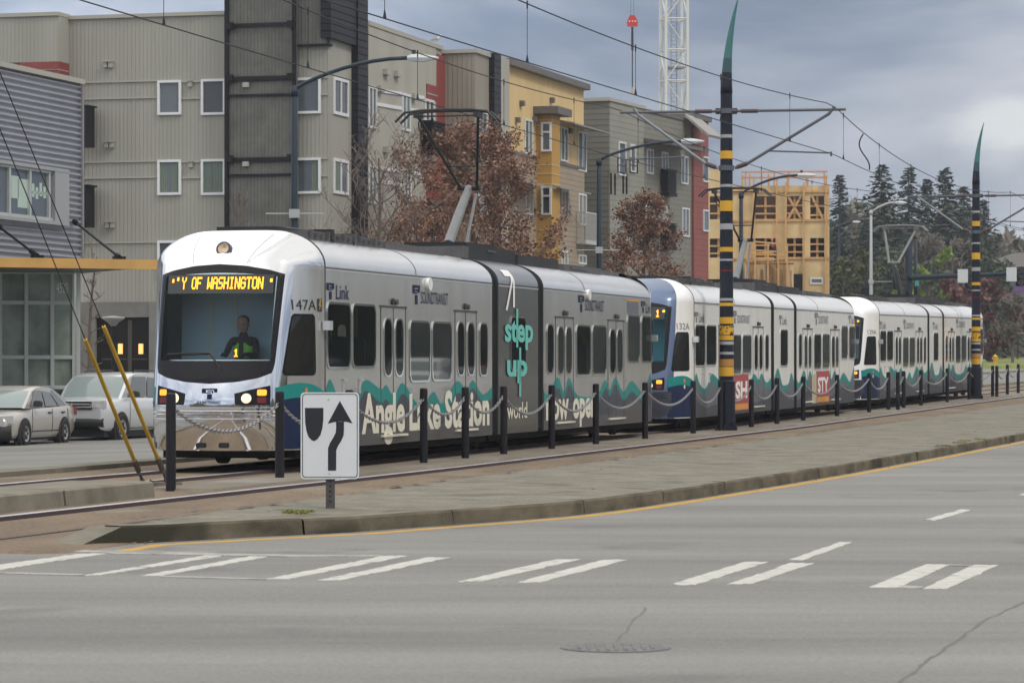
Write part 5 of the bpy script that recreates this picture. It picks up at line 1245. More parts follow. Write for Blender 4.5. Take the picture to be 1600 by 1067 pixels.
# wires: messenger over contact wire for each track, with droppers
def wire_pts(l, zfun, k0, k1, n=60): return [W(k0 + (k1 - k0) * i / n, l(k0 + (k1 - k0) * i / n), 0, False) * 1 + Vector((0, 0, zfun(k0 + (k1 - k0) * i / n))) for i in range(n + 1)]
def mess(k):
    if k < kA: t = (kA - k) / 45 % 1.0; return 7.8 - 4 * .5 * t * (1 - t)
    t = ((k - kA) / SPAN) % 1.0; return 7.8 - 4 * .6 * t * (1 - t)
def cont(k):
    return interp(k, [-40, kA - SPAN, kA, kA + SPAN, 300], [6.1, 6.22, 6.62, 6.5, 6.4])
lab = {0.0: 'over the far track', 4.0: 'over the near track'}
for l, lm in ((0.0, 'far'), (3.74, 'near')):
    fl = (lambda k: interp(k, [kA - 45, kA, kB, kB + SPAN], [3.2, 4.5, 3.3, 4.3])) if lm == 'near' else (lambda k: interp(k, [kA - 45, kA, kB, kB + SPAN], [.7, -.75, .5, -.5]))
    ol = thing('overhead_line', f'pair of sagging overhead wires with thin droppers above the {lm} track', 'overhead wire', (0, 0, 0), 0, 'overhead wires')
    b = MB(); b.tube(wire_pts(fl, mess, -28, 170, 140), .0115, 5); b.build('messenger_wire', M_wire, ol)
    b = MB(); b.tube(wire_pts(fl, cont, -28, 170, 90), .0105, 5)
    b.build('contact_wire', M_wire, ol)
    k = -24
    while k < 120:
        if abs((k - kA) % SPAN) > 2: 
            b = MB(); p = W(k, fl(k), mess(k), False); q = W(k, fl(k), cont(k), False); b.tube([p, q], .005, 4); b.tube([p + Vector((0, 0, -.08)), p + Vector((0, 0, .05))], .012, 4); b.tube([q, q + Vector((0, 0, .14))], [.03, .004], 5); b.build('dropper', M_wire, ol)
        k += 7.1
b = MB(); k = kA + 6.2; p = W(k, 4.3, mess(k), False); q = W(k + .3, 4.3, cont(k), False); b.tube([p.lerp(q, i / 14) + Vector((-.12 * math.sin(i / 14 * 5.2), 0, 0)) for i in range(15)], .018, 5); tag(b.build('jumper_cable', M_wire), 'thick jumper cable looping from the near upper wire to the lower wire', 'cable')

# ---------------------------------------------------------------- street lamps
def lamp(px, arm_px, top_y, l, label, m, galv=False, pole_top=None, D=None, arm_y=None, brk=None, grp='street lamps with long curved arms'):
    if D is None: k = k_at(px, l); base = W(k, l, .1); D = base.y
    else: base = Vector(((px - 800) / F_PX * D, D, gz(D) + .1))
    sc = D / F_PX; r = thing('street_lamp', label, 'street lamp', base, 0, grp)
    zt = CAMH + (HZ - top_y) * sc - base.z; zp = CAMH + (HZ - pole_top) * sc - base.z; ax = (arm_px - px) * sc
    b = MB(); b.lathe([(.19, -.1), (.19, .5), (.13, .55), (.12, 3), (.085, zp), (.05, zp + .06), (.001, zp + .08)], n=12); b.build('pole', m, r, smooth=True, auto=40)
    b = MB()
    if galv: pts = [(0, 0, zp - .1), (ax * .3, 0, zp + (zt - zp) * .45), (ax * .62, 0, zt - .08), (ax * .8, 0, zt), (ax, 0, zt)]
    else: pts = [(0, 0, zp - .05)] + [(ax * t, 0, zp + (zt - zp) * (1 - (1 - t) ** 1.9)) for t in (.08, .18, .3, .42, .55, .7, .85, 1)]
    b.tube(pts, .06 if not galv else .07, 8); b.tube([(0, 0, zp - .25), (0, 0, zp + .02)], .12, 8); b.build('arm', m, r, smooth=True)
    b = MB(); sg = 1 if ax > 0 else -1; w_ = .95 if not galv else .8
    b.add([], []); 
    M_ = Matrix.Translation((ax, 0, zt)) @ Matrix.Scale(sg, 4, (1, 0, 0))
    prof = [(0, .07, .05, -.04), (.15, .16, .10, -.1), (.45, .17, .10, -.12), (w_ * .85, .13, .05, -.06), (w_, .05, .02, -.02)]
    rows = [[(x, y * hw, z) for y, z in ((-1, 0), (-.7, zu), (0, zu * 1.2), (.7, zu), (1, 0), (.7, zd), (-.7, zd), (-1, 0))] for x, hw, zu, zd in prof]
    bb = MB(); bb.grid(rows); bb.add(rows[0], [tuple(range(8))]); bb.add(rows[-1], [tuple(range(8))]); bb.v = [tuple(M_ @ Vector(p)) for p in bb.v]
    bb.cur = 1; bb.tube([tuple(M_ @ Vector((.2, 0, .1))), tuple(M_ @ Vector((.2, 0, .24)))], .06, 8); bb.build('luminaire', [M_lumi, M_blk], r)
    if brk:
        b = MB(); zb = CAMH + (HZ - brk[0]) * sc - base.z; b.tube([((brk[1] - px) * sc, .0, zb), ((brk[2] - px) * sc, 0, zb)], .022, 6); b.box(-.15, -.15, zb - .13, .15, .15, zb + .13); b.build('sign_bracket', M_galv, r)
    return r
lamp(460, 636, 91, -14.2, 'dark blue street lamp in front of the grey stair tower', M_lampp, pole_top=138, brk=(334, 415, 506))
lamp(936, 1064, 221, -14.2, 'dark blue street lamp in front of the grey green house', M_lampp, pole_top=249, brk=(391, 902, 968))
lamp(1158, 1246, 274, -14.2, 'dark blue street lamp in front of the timber frame', M_lampp, pole_top=302)
lamp(1361, 1398, 317, 0, 'pale galvanised street lamp left of the far pantograph', M_galv, galv=True, pole_top=330, D=205, grp='far street lamps', brk=(440, 1361, 1394))
lamp(1311, 1332, 347, 0, 'small far street lamp beside the timber house', M_lampp, galv=True, pole_top=353, D=300, grp='far street lamps')

# ---------------------------------------------------------------- keep right sign
sb = ground(516, 791, .165); Ds = sb.y; sc = Ds / F_PX
r = thing('keep_right_sign', 'white keep right sign with black arrow on a square post at the median edge', 'road sign', sb, R(2))
M_sign = mat('sign_white', (.62, .65, .69), .4, var=.03, vscale=2); M_sblk = mat('sign_black', (.015, .016, .024), .4); M_post = mat('sign_post_steel', (.07, .062, .06), .6, var=.3, vscale=6)
b = MB(); b.box(-.045, .0, -.1, .045, .09, 1.0)
b.cur = 1
for i in range(5): b.box(-.012, -.002, .04 + i * .05, .012, .001, .062 + i * .05)
b.build('post', [M_post, M_sblk], r)
sx = lambda x: (x - 516) * sc; sz = lambda y: (791 - y) * sc
PL = rrect(sx(470), sz(748), sx(561), sz(613), 6 * sc, 4); fs = lambda u, v, d: (u, -.012 - d, v)
b = MB(); b.prism(PL, fs, 0, .008); pan = b.build('sign_panel', M_sign, r)
b = MB(); o_ = rrect(sx(472.3), sz(745.8), sx(558.7), sz(615.2), 5 * sc, 4); i_ = rrect(sx(473.5), sz(744.6), sx(557.5), sz(616.4), 4.5 * sc, 4); n = len(o_)
b.add([fs(*p, .009) for p in o_] + [fs(*p, .009) for p in i_], [(i, (i+1) % n, n+(i+1) % n, n+i) for i in range(n)])
sh = [(476.5, 637), (505.5, 637), (505.3, 655), (504, 668), (501, 679), (496, 686), (491.5, 689), (487, 687.5), (482, 682), (479, 673), (477, 660)]
b.add([fs(sx(x), sz(y), .0092) for x, y in sh], [tuple(range(len(sh)))])
hd = [(531, 626), (551, 661.5), (542, 659), (531, 658), (521, 659.5), (512, 662)]; b.add([fs(sx(x), sz(y), .0092) for x, y in hd], [tuple(range(6))])
lft = [(525, 658.5), (525.3, 667), (524.5, 676), (520.5, 684), (515.5, 692), (512.5, 700), (512.5, 735)]; rgt = [(537.5, 658.5), (537.5, 672), (537, 680), (533, 689), (528.5, 696), (525.5, 703), (525.3, 735)]
b.add([fs(sx(x), sz(y), .0092) for x, y in lft + rgt], [(i, i+1, 8+i, 7+i) for i in range(6)])
b.build('sign_symbol', M_sblk, pan, fix=False)
b = MB()
for x, y in ((513.5, 624), (514.5, 739.5)): b.prism([(sx(x) + .008*math.cos(R(a)), sz(y) + .008*math.sin(R(a))) for a in range(0, 360, 45)], fs, .008, .014)
b.build('bolt', M_galv, pan)

# ---------------------------------------------------------------- guy wires with yellow guards
M_guard = mat('yellow_guard_plastic', (.44, .28, .03), .55, var=.18, vscale=3)
for (ax_, ay), (gx, gy), (tx, ty), lb in (((226, 759), (133, 532), (0, 203), 'left yellow guarded guy wire anchored beside the track island end'), ((264, 759), (162, 521), (0, 118), 'right yellow guarded guy wire anchored beside the first bollard')):
    a = ground(ax_, ay, .02); top = at(gx + (tx - gx) * 1.5, gy + (ty - gy) * 1.5, 36.0)
    sgn = (top - a)
    # the guard's top is where the line of the wire passes the photo's guard end
    best = min((abs(800 + (a + sgn * t).x / (a + sgn * t).y * F_PX - gx), t) for t in [i / 400 for i in range(1, 400)])[1]
    r = thing('guy_wire', lb, 'guy wire', a)
    g1_ = sgn * best; g0 = sgn * (best * .12)
    b = MB(); b.tube([g0, g1_], .027, 8); b.build('guard', M_guard, r)
    b = MB(); b.tube([g1_ * .98, sgn], .0075, 5); b.build('cable', M_wire, r)
    b = MB(); b.tube([g0 * .35, g0 * 1.02], .022, 6); b.tube([g0 * .9, g0 * 1.5], .04, 6); b.tube([(.0, 0, -.06), g0 * .4], .035, 6); 
    for q in (0.3, .75): b.tube([g0 * q + Vector((.0, .05, 0)), g0 * q - Vector((0, .05, 0))], .02, 6)
    b.tube([(.04, 0, -.03), (.08, 0, .08), (.12, 0, .05), (.13, 0, -.03)], .016, 6); b.build('turnbuckle', mat('rusty_fittings', (.10, .085, .085), .6, metal=.3), r)
    b = MB(); b.prism([(-.16, -.12), (.16, -.12), (.16, .14), (-.16, .14)], lambda u, v, d: (u, v, d), -.03, .05); b.build('anchor_block', M_strip, r)

# ---------------------------------------------------------------- traffic signal mast arm over the far road
Dm = 150.0; base = Vector(((1420 - 800) / F_PX * Dm, Dm, gz(Dm))); sc = Dm / F_PX
r = thing('signal_mast', 'dark blue signal mast arm reaching right with signal heads and white signs', 'traffic signal', base)
X_ = lambda x: (x - 1420) * sc; Z_ = lambda y: CAMH + (HZ - y) * sc - base.z
b = MB(); b.lathe([(.17, -.1), (.15, Z_(380)), (.12, Z_(378)), (.001, Z_(377))], n=12); b.build('pole', M_lampp, r, smooth=True, auto=40)
b = MB(); b.lathe([(.09, -.1), (.08, Z_(375)), (.001, Z_(374))], (X_(1432), .3, 0), 10); b.build('pole', M_lampp, r, smooth=True)
b = MB(); b.tube([(0, -.1, Z_(434)), (X_(1520), -.1, Z_(430)), (X_(1680), -.1, Z_(424))], [.14, .11, .08], 10); b.box(X_(1424), -.2, Z_(438), X_(1462), .0, Z_(430.5)); b.build('mast_arm', M_lampp, r)
for x0, x1, y0, y1, m in ((1495, 1511, 421, 442, M_lumi), (1571, 1587, 418, 440, M_lumi)):
    b = MB(); b.box(X_(x0), -.30, Z_(y1), X_(x1), -.27, Z_(y0)); b.box(X_(x0 + 6), -.27, Z_(y1 - 6), X_(x1 - 6), -.1, Z_(y0 + 6)); b.build('arm_sign', m, r)
def head(x, y0, y1, d=-.35, side=False):
    b = MB(); w_ = 7 * sc; b.box(X_(x) - w_, d, Z_(y1), X_(x) + w_, d + .25, Z_(y0)); n = 3
    for i in range(n):
        z = Z_(y1) + (Z_(y0) - Z_(y1)) * (i + .5) / n
        b.tube([(X_(x), d, z), (X_(x), d - .28, z + .02)], .15, 10)
    b.build('signal_head', M_blk, r)
head(1516, 418, 451, .1); head(1595, 417, 447, .1); head(1410, 428, 458); head(1403, 430, 452, .2)
b = MB(); b.box(X_(1428), -.32, Z_(447), X_(1435), -.29, Z_(439)); b.build('arm_sign', mat('street_plate_green', (.05, .28, .25), .5), r)
# ---------------------------------------------------------------- hydrant
hb = ground(1555, 560, .14); hb = Vector(((1555 - 800) / F_PX * 255, 255, gz(255) + .14))
r = thing('fire_hydrant', 'yellow fire hydrant on the far grass verge', 'hydrant', hb); r.scale = (.62, .62, .66); b = MB()
b.lathe([(.32, 0), (.32, .1), (.24, .12), (.24, .75), (.32, .77), (.32, .83), (.25, .9), (.12, 1.02), (.10, 1.1), (.001, 1.1)], n=14); b.build('barrel', M_pyel, r, smooth=True, auto=40)
b = MB(); b.cyl((-.42, 0, .58), (.42, 0, .58), .13, 10); b.cyl((0, -.4, .55), (0, 0, .55), .16, 10); b.build('outlets', M_pyel, r)
# ---------------------------------------------------------------- manhole cover
mh = ground(962, 1012, -.02); b = MB(); b.lathe([(.305, -.005), (.305, .006), (.285, .0065), (.27, .002), (.25, .007), (.02, .008)], mh, 32)
for i in range(9):
    u = -.2 + i * .05; v = math.sqrt(.23 ** 2 - u * u); b.box(mh.x + u - .009, mh.y - v, mh.z + .008, mh.x + u + .009, mh.y + v, mh.z + .011)
tag(b.build('manhole_cover', mat('cast_iron_cover', (.135, .132, .132), .75, var=.25, vscale=12, bump=.4, bscale=60)), 'round iron manhole cover set in the near road', 'manhole cover')
# ---------------------------------------------------------------- tower crane and hook
Dc = 300; sc = Dc / F_PX; cb_ = Vector(((1053 - 800) * sc, Dc, gz(Dc))); r = thing('tower_crane', 'white lattice tower crane mast rising behind the grey green house', 'crane', cb_, R(12))
hh = 44; w_ = 1.05; b = MB()
for x in (-w_, w_):
    for y in (-w_, w_): b.box(x - .11, y - .11, 0, x + .11, y + .11, hh)
n = 15; st = hh / n; M_cr = mat('crane_white_paint', (.62, .62, .58), .5)
for i in range(n):
    z = i * st
    for s in (-1, 1):
        b.tube([(-w_, s*w_, z), (w_, s*w_, z)], .07, 5); b.tube([(s*w_, -w_, z), (s*w_, w_, z)], .07, 5)
        a = 1 if i % 2 else -1; b.tube([(-w_*a, s*w_, z), (w_*a, s*w_, z + st)], .06, 5); b.tube([(s*w_, -w_*a, z), (s*w_, w_*a, z + st)], .06, 5)
b.build('mast', M_cr, r)
b = MB()
for x in (-.28, .28): b.tube([(x, 0, 0), (x, 0, hh)], .04, 4)
for i in range(120): b.tube([(-.28, 0, i * .36), (.28, 0, i * .36)], .025, 4)
b.box(-.9, -.9, 27.6, .9, .9, 27.75); b.build('ladder', mat('grey_ladder', (.25, .25, .27), .5), r)
Dh = 260; sc = Dh / F_PX; hk = at(988, 150, Dh); zz = lambda y: CAMH + (HZ - y) * sc - hk.z
r = thing('crane_hook', 'red crane hook block hanging on its rope above the roofs', 'crane hook', hk)
b = MB(); b.cur = 0; b.prism([(-.42, zz(42)), (.42, zz(42)), (.46, zz(35)), (.34, zz(30)), (.2, zz(24.5)), (-.2, zz(24.5)), (-.34, zz(30)), (-.46, zz(35))], lambda u, v, d: (u, d, v), -.15, .15); b.cur = 1
for u in (-.24, .0, .24): b.cyl((u, -.18, zz(34)), (u, .18, zz(34)), .06, 8)
b.build('block', [mat('hook_block_red', (.55, .03, .03), .4), M_wlet], r)
b = MB(); b.tube([(0, 0, zz(43)), (0, 0, zz(80))], [.1, .06], 6); b.tube([(0, 0, zz(52)), (0, 0, zz(79))], .11, 6); b.tube([(0, 0, zz(79)), (0, 0, zz(137))], .05, 5); b.build('sling', M_wire, r)
b = MB(); b.tube([(0, 0, zz(139)), (0, 0, zz(148))], .07, 6); b.build('sling_end', M_pyel, r)
b = MB()
for u in (-.12, .12): b.tube([(u, 0, zz(25)), (u, 0, zz(-60))], .012, 4)
b.build('rope', M_wire, r)
# post top lamp by the entrance
Dl = 112; pb = Vector(((177 - 800) / F_PX * Dl, Dl, gz(Dl) - .25)); sc = Dl / F_PX; zt = CAMH + (HZ - 500) * sc - pb.z
r = thing('post_top_lamp', 'dark post top lamp with a wide shallow shade by the lit doorway', 'lamp', pb); b = MB(); b.lathe([(.09, 0), (.06, .3), (.055, zt - .2), (.001, zt - .2)], n=10); b.build('post', M_bframe, r)
b = MB(); b.lathe([(.08, zt - .22), (.2, zt - .08), (.42, zt + .06), (.4, zt + .1), (.12, zt + .14), (.001, zt + .15)], n=18); b.build('lamp_shade', mat('lamp_shade_grey', (.28, .28, .27), .4), r, smooth=True)
# ================================================================ vehicles
M_tyre = mat('tyre_rubber', (.012, .012, .013), .85); M_alloy = mat('alloy_rim', (.42, .42, .44), .35, metal=.6)
M_carglass = mat('car_glass', (.13, .145, .15), .05); M_carglassl = mat('car_windscreen_glass', (.22, .27, .27), .08)  # sky reflection put into the pale base colours
M_plast = mat('black_plastic_trim', (.018, .018, .02), .5); M_hl = mat('headlamp_glass', (.45, .46, .46), .12, metal=.2)
def parked_vehicle(name, label, cat, pos, rz, L, Wd, prof, cab, wheels, paint, grille, suv=False, roofrack=False):
    """prof: stations (x, zb, zt, half width factor) nose at x=0; cab: (x_base0, x_top0, x_top1, x_base1, z_roof, belt)"""
    r = thing(name, label, cat, pos, rz); hw = Wd / 2
    rows = []
    for x, zb, zt, wf in prof:
        w_ = hw * wf; zm = zb + (zt - zb) * .55
        half = [(w_ * .90, zb), (w_ * .985, zb + .10), (w_, zm), (w_ * .985, zt - .10), (w_ * .93, zt - .03), (w_ * .8, zt), (w_ * .4, zt + .015), (0, zt + .02)]
        rows.append([(x, -y, z) for y, z in half] + [(x, y, z) for y, z in half[::-1][1:]])
    b = MB(); b.grid(rows)
    for q in (rows[0], rows[-1]): b.add(q, [tuple(range(len(q)))])
    body = b.build('body', paint, r, smooth=True, auto=38)
    xb0, xt0, xt1, xb1, zr, bl0, bl1 = cab
    wb, wt = hw * .93, hw * (.83 if suv else .77)
    sec = [(xb0 - .02, wb * .97, bl0), (xb0 + (xt0 - xb0) * .5, (wb + wt) / 2 * 1.01, bl0 + (zr - .06 - bl0) * .55), (xt0, wt, zr - .095), (xt0 + .28, wt * 1.01, zr), ((xt0 + xt1) / 2, wt * 1.02, zr + .02), (xt1 - .3, wt, zr), (xt1, wt * .98, zr - .045), (xb1 + (xt1 - xb1) * .5, (wb + wt) / 2 * .97, bl1 + (zr - bl1) * .55), (xb1 + .02, wb * .92, bl1)]
    rows = []
    for i, (x, w_, z) in enumerate(sec):
        cr = .05 if i in (0, 1, 7, 8) else .02                       # bowed glass, crowned roof
        dx = (-.10 if i in (0, 1) else (.06 if i in (7, 8) else 0))
        rows.append([(x, -w_, z - .02)] + [(x + dx * (1 - (q / .91) ** 2), q * w_, z + (cr * (1 - q * q) if i not in (0, 8) else 0)) for q in (-.91, -.6, -.3, 0, .3, .6, .91)] + [(x, w_, z - .02)])
    nc = len(rows[0]); vs = [p for rw in rows for p in rw]
    fa = {'cabin': [], 'windscreen': [], 'rear_window': []}
    for i in range(len(rows) - 1):
        for j in range(nc - 1):
            kind = 'windscreen' if i < 2 and 0 < j < nc - 2 else ('rear_window' if i >= 6 and 0 < j < nc - 2 else 'cabin')
            fa[kind].append((i*nc+j, i*nc+j+1, (i+1)*nc+j+1, (i+1)*nc+j))
    for sgn in (0, 1):                                               # side panels under the roof edge
        j = 0 if sgn == 0 else nc - 1; edge = [i*nc + j for i in range(len(rows))]; fa['cabin'].append(tuple(edge))
    for kind, m in (('cabin', paint), ('windscreen', M_carglassl), ('rear_window', M_carglass)):
        b = MB(); b.add(vs, fa[kind]); b.build(kind, m, r, smooth=True, auto=32)
    cuts = [.07, .40, .43, .72, .75, .95] if not suv else [.06, .36, .39, .66, .69, .96]
    for sgn in (-1, 1):
        for i in range(0, 6, 2):
            b = MB(); v = []
            for t, top in ((cuts[i], 0), (cuts[i+1], 0), (cuts[i+1], 1), (cuts[i], 1)):
                xa = xb0 + .12 + (xb1 - .12 - xb0 - .12) * t; xc = xt0 + .05 + (xt1 - .08 - xt0) * t; 
                zb_ = bl0 + .03; zt_ = zr - .085
                hf = 1.0 if top else 0.0
                x = xc if top else xa; y = (wt * .985 if top else wb * .985); v.append((x, sgn * (y + .022), zt_ if top else zb_))
            b.add(v, [(0, 1, 2, 3)]); b.build('side_window', M_carglass, r)
    # wheels in dark arches
    for x, rad in wheels:
        for sgn in (-1, 1):
            b = MB(); n = 24; b.prism([(x + (rad + .07) * math.cos(2*math.pi*i/n), rad + (rad + .07) * math.sin(2*math.pi*i/n)) for i in range(n)], lambda u, v, d: (u, sgn * d, v), hw * .8, hw * 1.003); b.build('wheel_arch', M_blk, r)
            y0 = sgn * (hw - .2); wc = Vector((x, 0, rad))
            prf = [(rad * .6, -.1), (rad * .92, -.11), (rad, -.07), (rad, .07), (rad * .92, .11), (rad * .64, .105), (rad * .62, .06)]
            b = MB(); b.lathe(prf, n=24, M=Matrix.Translation((x, sgn * (hw - .07), rad)) @ Matrix.Rotation(R(-90 * sgn), 4, 'X')); wo = b.build('wheel', M_tyre, r, smooth=True, auto=40)
            b = MB(); b.lathe([(rad * .63, .02), (rad * .63, .09), (rad * .55, .075), (rad * .15, .07), (rad * .13, .09), (.001, .09)], n=24, M=Matrix.Translation((x, sgn * (hw - .07), rad)) @ Matrix.Rotation(R(-90 * sgn), 4, 'X')); b.cur = 1
            for i in range(6): a = R(60 * i + 30); b.box(-.03, -.0, 0, .03, rad * .2, .012, Matrix.Translation((x, sgn * (hw - .07), rad)) @ Matrix.Rotation(R(-90 * sgn), 4, 'X') @ Matrix.Rotation(a, 4, 'Z') @ Matrix.Translation((0, rad * .3, .075)))
            b.build('rim', [M_alloy, M_blk], wo, smooth=True, auto=40)
    # mirrors, handles, lamps, grille, bumper
    for sgn in (-1, 1):
        b = MB(); b.prism(rrect(sgn * (hw * .98) - (.0 if sgn > 0 else .2), bl0 + .02, sgn * (hw * .98) + (.2 if sgn > 0 else 0), bl0 + .17, .05, 3), lambda u, v, d: (xb0 + .45 + d, u, v), -.06, .06); b.build('door_mirror', M_plast, r)
        for xh in ((xb0 + xb1) / 2 - .05, (xb0 + xb1) / 2 + .85):
            b = MB(); b.box(xh - .09, sgn * hw * .985, bl0 - .15, xh + .09, sgn * (hw * .985 + .035), bl0 - .11); b.build('door_handle', M_plast, r)
        b = MB(); zh = grille['lamp_z']; y0, y1 = hw * grille['lamp_y'][0], hw * grille['lamp_y'][1]
        b.prism([(sgn * y0, zh - .08), (sgn * y1, zh - .10), (sgn * y1, zh + .09), (sgn * (y0 + .05), zh + .08)], lambda u, v, d: (d + (.12 if suv else .30) * max(0, abs(u) / hw - .55) ** 1.2, u, v), -.03, .12); b.build('headlight', M_hl, r, smooth=False)
    b = MB(); b.cur = 0; gz0, gz1, gy = grille['g']; b.box(-.025, -gy, gz0, .1, gy, gz1); b.cur = 1
    for i in range(grille['bars']): z = gz0 + (gz1 - gz0) * (i + 1) / (grille['bars'] + 1); b.box(-.035, -gy * .93, z - .012, .05, gy * .93, z + .012)
    if suv:
        zc = (gz0 + gz1) / 2
        for y in (-.055, .055): b.box(-.045, y - .012, zc - .07, .0, y + .012, zc + .07)
        b.box(-.045, -.055, zc - .012, 0, .055, zc + .012)
    b.build('grille', [M_plast, M_hl], r)
    if suv:
        for sgn in (-1, 1): b = MB(); b.tube([(xt0 + .5, sgn * wt * .86, zr + .02), (xt0 + .6, sgn * wt * .86, zr + .075), (xt1 - .6, sgn * wt * .86, zr + .075), (xt1 - .5, sgn * wt * .86, zr + .02)], .02, 6); b.build('roof_rail', M_plast, r)
    b = MB(); zb0, zb1 = grille['bump']; pts = []
    ys = [-hw * .96, -hw * .8, -hw * .45, 0, hw * .45, hw * .8, hw * .96]
    b.grid([[( (.12 if suv else .28) * max(0, abs(y) / hw - .5) ** 1.3 - dx, y, z) for y in ys] for z, dx in ((zb0, .0), (zb0 + .04, .05), (zb1 - .04, .06), (zb1, .01))]); b.build('front_bumper', M_plast if grille.get('black') else paint, r, smooth=True)
    b = MB(); b.box(-.09, -.17, grille['plate'] - .06, -.06, .17, grille['plate'] + .06); b.build('number_plate', mat('plate_pale', (.5, .52, .52), .5), r)
    b = MB()
    for sgn in (-1, 1): b.box(L - .12, sgn * hw * .6, .72, L + .02, sgn * hw * .93, .92)
    b.build('tail_lamp', M_redl, r)
    for sgn in (-1, 1):
        b = MB()
        for xs_ in ((xb0 + .30, (xb0 + xb1) / 2 + .12, xb1 - .32)):
            b.tube([(xs_ + .03 * t, sgn * hw * (.975 + .028 * math.sin(math.pi * min(1, .15 + t * .75))), .32 + (bl0 - .36) * t) for t in [i / 8 for i in range(9)]], .007, 4)
        b.tube([(xb0 + .3 + (xb1 - xb0 - .6) * t, sgn * hw * 1.0, .36) for t in (0, .5, 1)], .012, 4)
        b.build('door_seam', M_blk, r)
    b = MB(); b.box(.25, -hw * .85, .14, L - .2, hw * .85, .35); b.build('underside', M_blk, r)
    return r
P_tan = mat('champagne_car_paint', (.48, .455, .43), .28, metal=.4, coat=.6); P_sil = mat('silver_blue_car_paint', (.60, .62, .65), .26, metal=.35, coat=.6); P_dark = mat('grey_car_paint', (.25, .27, .3), .3, metal=.4, coat=.5)
sed = [(0, .30, .70, .78), (.1, .22, .75, .90), (.4, .2, .78, .96), (1.0, .2, .88, 1.0), (1.45, .2, .93, 1.0), (2.4, .2, .95, 1.0), (3.4, .2, .97, 1.0), (3.95, .22, .98, .98), (4.3, .26, .95, .93), (4.45, .34, .80, .85)]
suvp = [(0, .42, 1.0, .88), (.05, .34, 1.06, .95), (.3, .3, 1.10, .99), (.9, .3, 1.14, 1.0), (1.4, .3, 1.17, 1.0), (2.6, .3, 1.16, 1.0), (3.8, .3, 1.16, 1.0), (4.5, .32, 1.14, .98), (4.75, .36, 1.05, .94)]
# both face the camera along the far kerb; the nose is at local x = 0
hS = heading(32)
def kerb_car(px, l): k = k_at(px, l); return W(k, l, -.02), math.pi / 2 - heading(k)
D_ = 76.0; pos = Vector(((-34 - 800) / F_PX * D_, D_, gz(D_) - .37)); parked_vehicle('parked_sedan', 'champagne grey sedan with a black nose cover parked at far left', 'car', pos, R(90 - 13), 4.45, 1.74, sed, (1.0, 1.72, 3.2, 4.0, 1.43, .93, .98), [(.85, .31), (3.45, .31)], P_tan, dict(lamp_z=.66, lamp_y=(.5, .93), g=(.40, .56, .4), bars=2, bump=(.2, .52), black=True, plate=.38))
D_ = 81.0; pos = Vector(((110 - 800) / F_PX * D_, D_, gz(D_) - .40)); parked_vehicle('parked_suv', 'silver suv with a striped dark grille parked behind the sedan', 'car', pos, R(90 - 19.5), 4.78, 1.97, suvp, (1.12, 1.68, 4.35, 4.74, 1.77, 1.14, 1.16), [(.95, .36), (3.65, .36)], P_sil, dict(lamp_z=.98, lamp_y=(.58, .96), g=(.84, 1.06, .62), bars=2, bump=(.4, .62), black=True, plate=.60), suv=True)
Df = 352.0; pos = Vector(((1565 - 800) / F_PX * Df, Df, gz(Df) + .05)); parked_vehicle('parked_hatchback', 'small grey car parked among the far trees at right', 'car', pos, R(12), 4.2, 1.75, sed, (.9, 1.6, 3.5, 4.1, 1.5, .93, .98), [(.8, .31), (3.3, .31)], P_dark, dict(lamp_z=.66, lamp_y=(.5, .93), g=(.40, .56, .4), bars=2, bump=(.2, .52), plate=.38))

# traffic waiting on the near road beyond the right edge: it is what the train's windows mirror
P_white = mat('white_car_paint_gloss', (.7, .7, .7), .3, coat=.6); P_rd = mat('red_car_paint_gloss', (.4, .03, .03), .3, coat=.6)
for (x_, y_), nm, lb, pf, cb_, wl_, pt, sv in (((20.0, 88.0), 'waiting_suv', 'white suv waiting on the near road beyond the right edge', suvp, (1.12, 1.68, 4.35, 4.74, 1.77, 1.14, 1.16), [(.95, .36), (3.65, .36)], P_white, True), ((23.5, 96.0), 'waiting_car', 'white car waiting behind the suv beyond the right edge', sed, (1.0, 1.72, 3.2, 4.0, 1.43, .93, .98), [(.85, .31), (3.45, .31)], P_white, False), ((27.0, 105.0), 'waiting_car', 'red car waiting last in the row beyond the right edge', sed, (1.0, 1.72, 3.2, 4.0, 1.43, .93, .98), [(.85, .31), (3.45, .31)], P_rd, False), ((15.6, 80.5), 'waiting_car', 'white car waiting first in the row beyond the right edge', sed, (1.0, 1.72, 3.2, 4.0, 1.43, .93, .98), [(.85, .31), (3.45, .31)], P_white, False), ((24.2, 82.0), 'waiting_suv', 'silver suv waiting in the outer lane beyond the right edge', suvp, (1.12, 1.68, 4.35, 4.74, 1.77, 1.14, 1.16), [(.95, .36), (3.65, .36)], P_sil, True), ((28.0, 94.0), 'waiting_suv', 'white suv waiting in the outer lane beyond the right edge', suvp, (1.12, 1.68, 4.35, 4.74, 1.77, 1.14, 1.16), [(.95, .36), (3.65, .36)], P_white, True)):
    parked_vehicle(nm, lb, 'car', (x_, y_, gz(y_) - .02), R(90 - 19), 4.6, 1.85, pf, cb_, wl_, pt, dict(lamp_z=.8 if sv else .66, lamp_y=(.5, .93), g=(.5, .7, .4), bars=2, bump=(.3, .52), plate=.4), suv=sv)

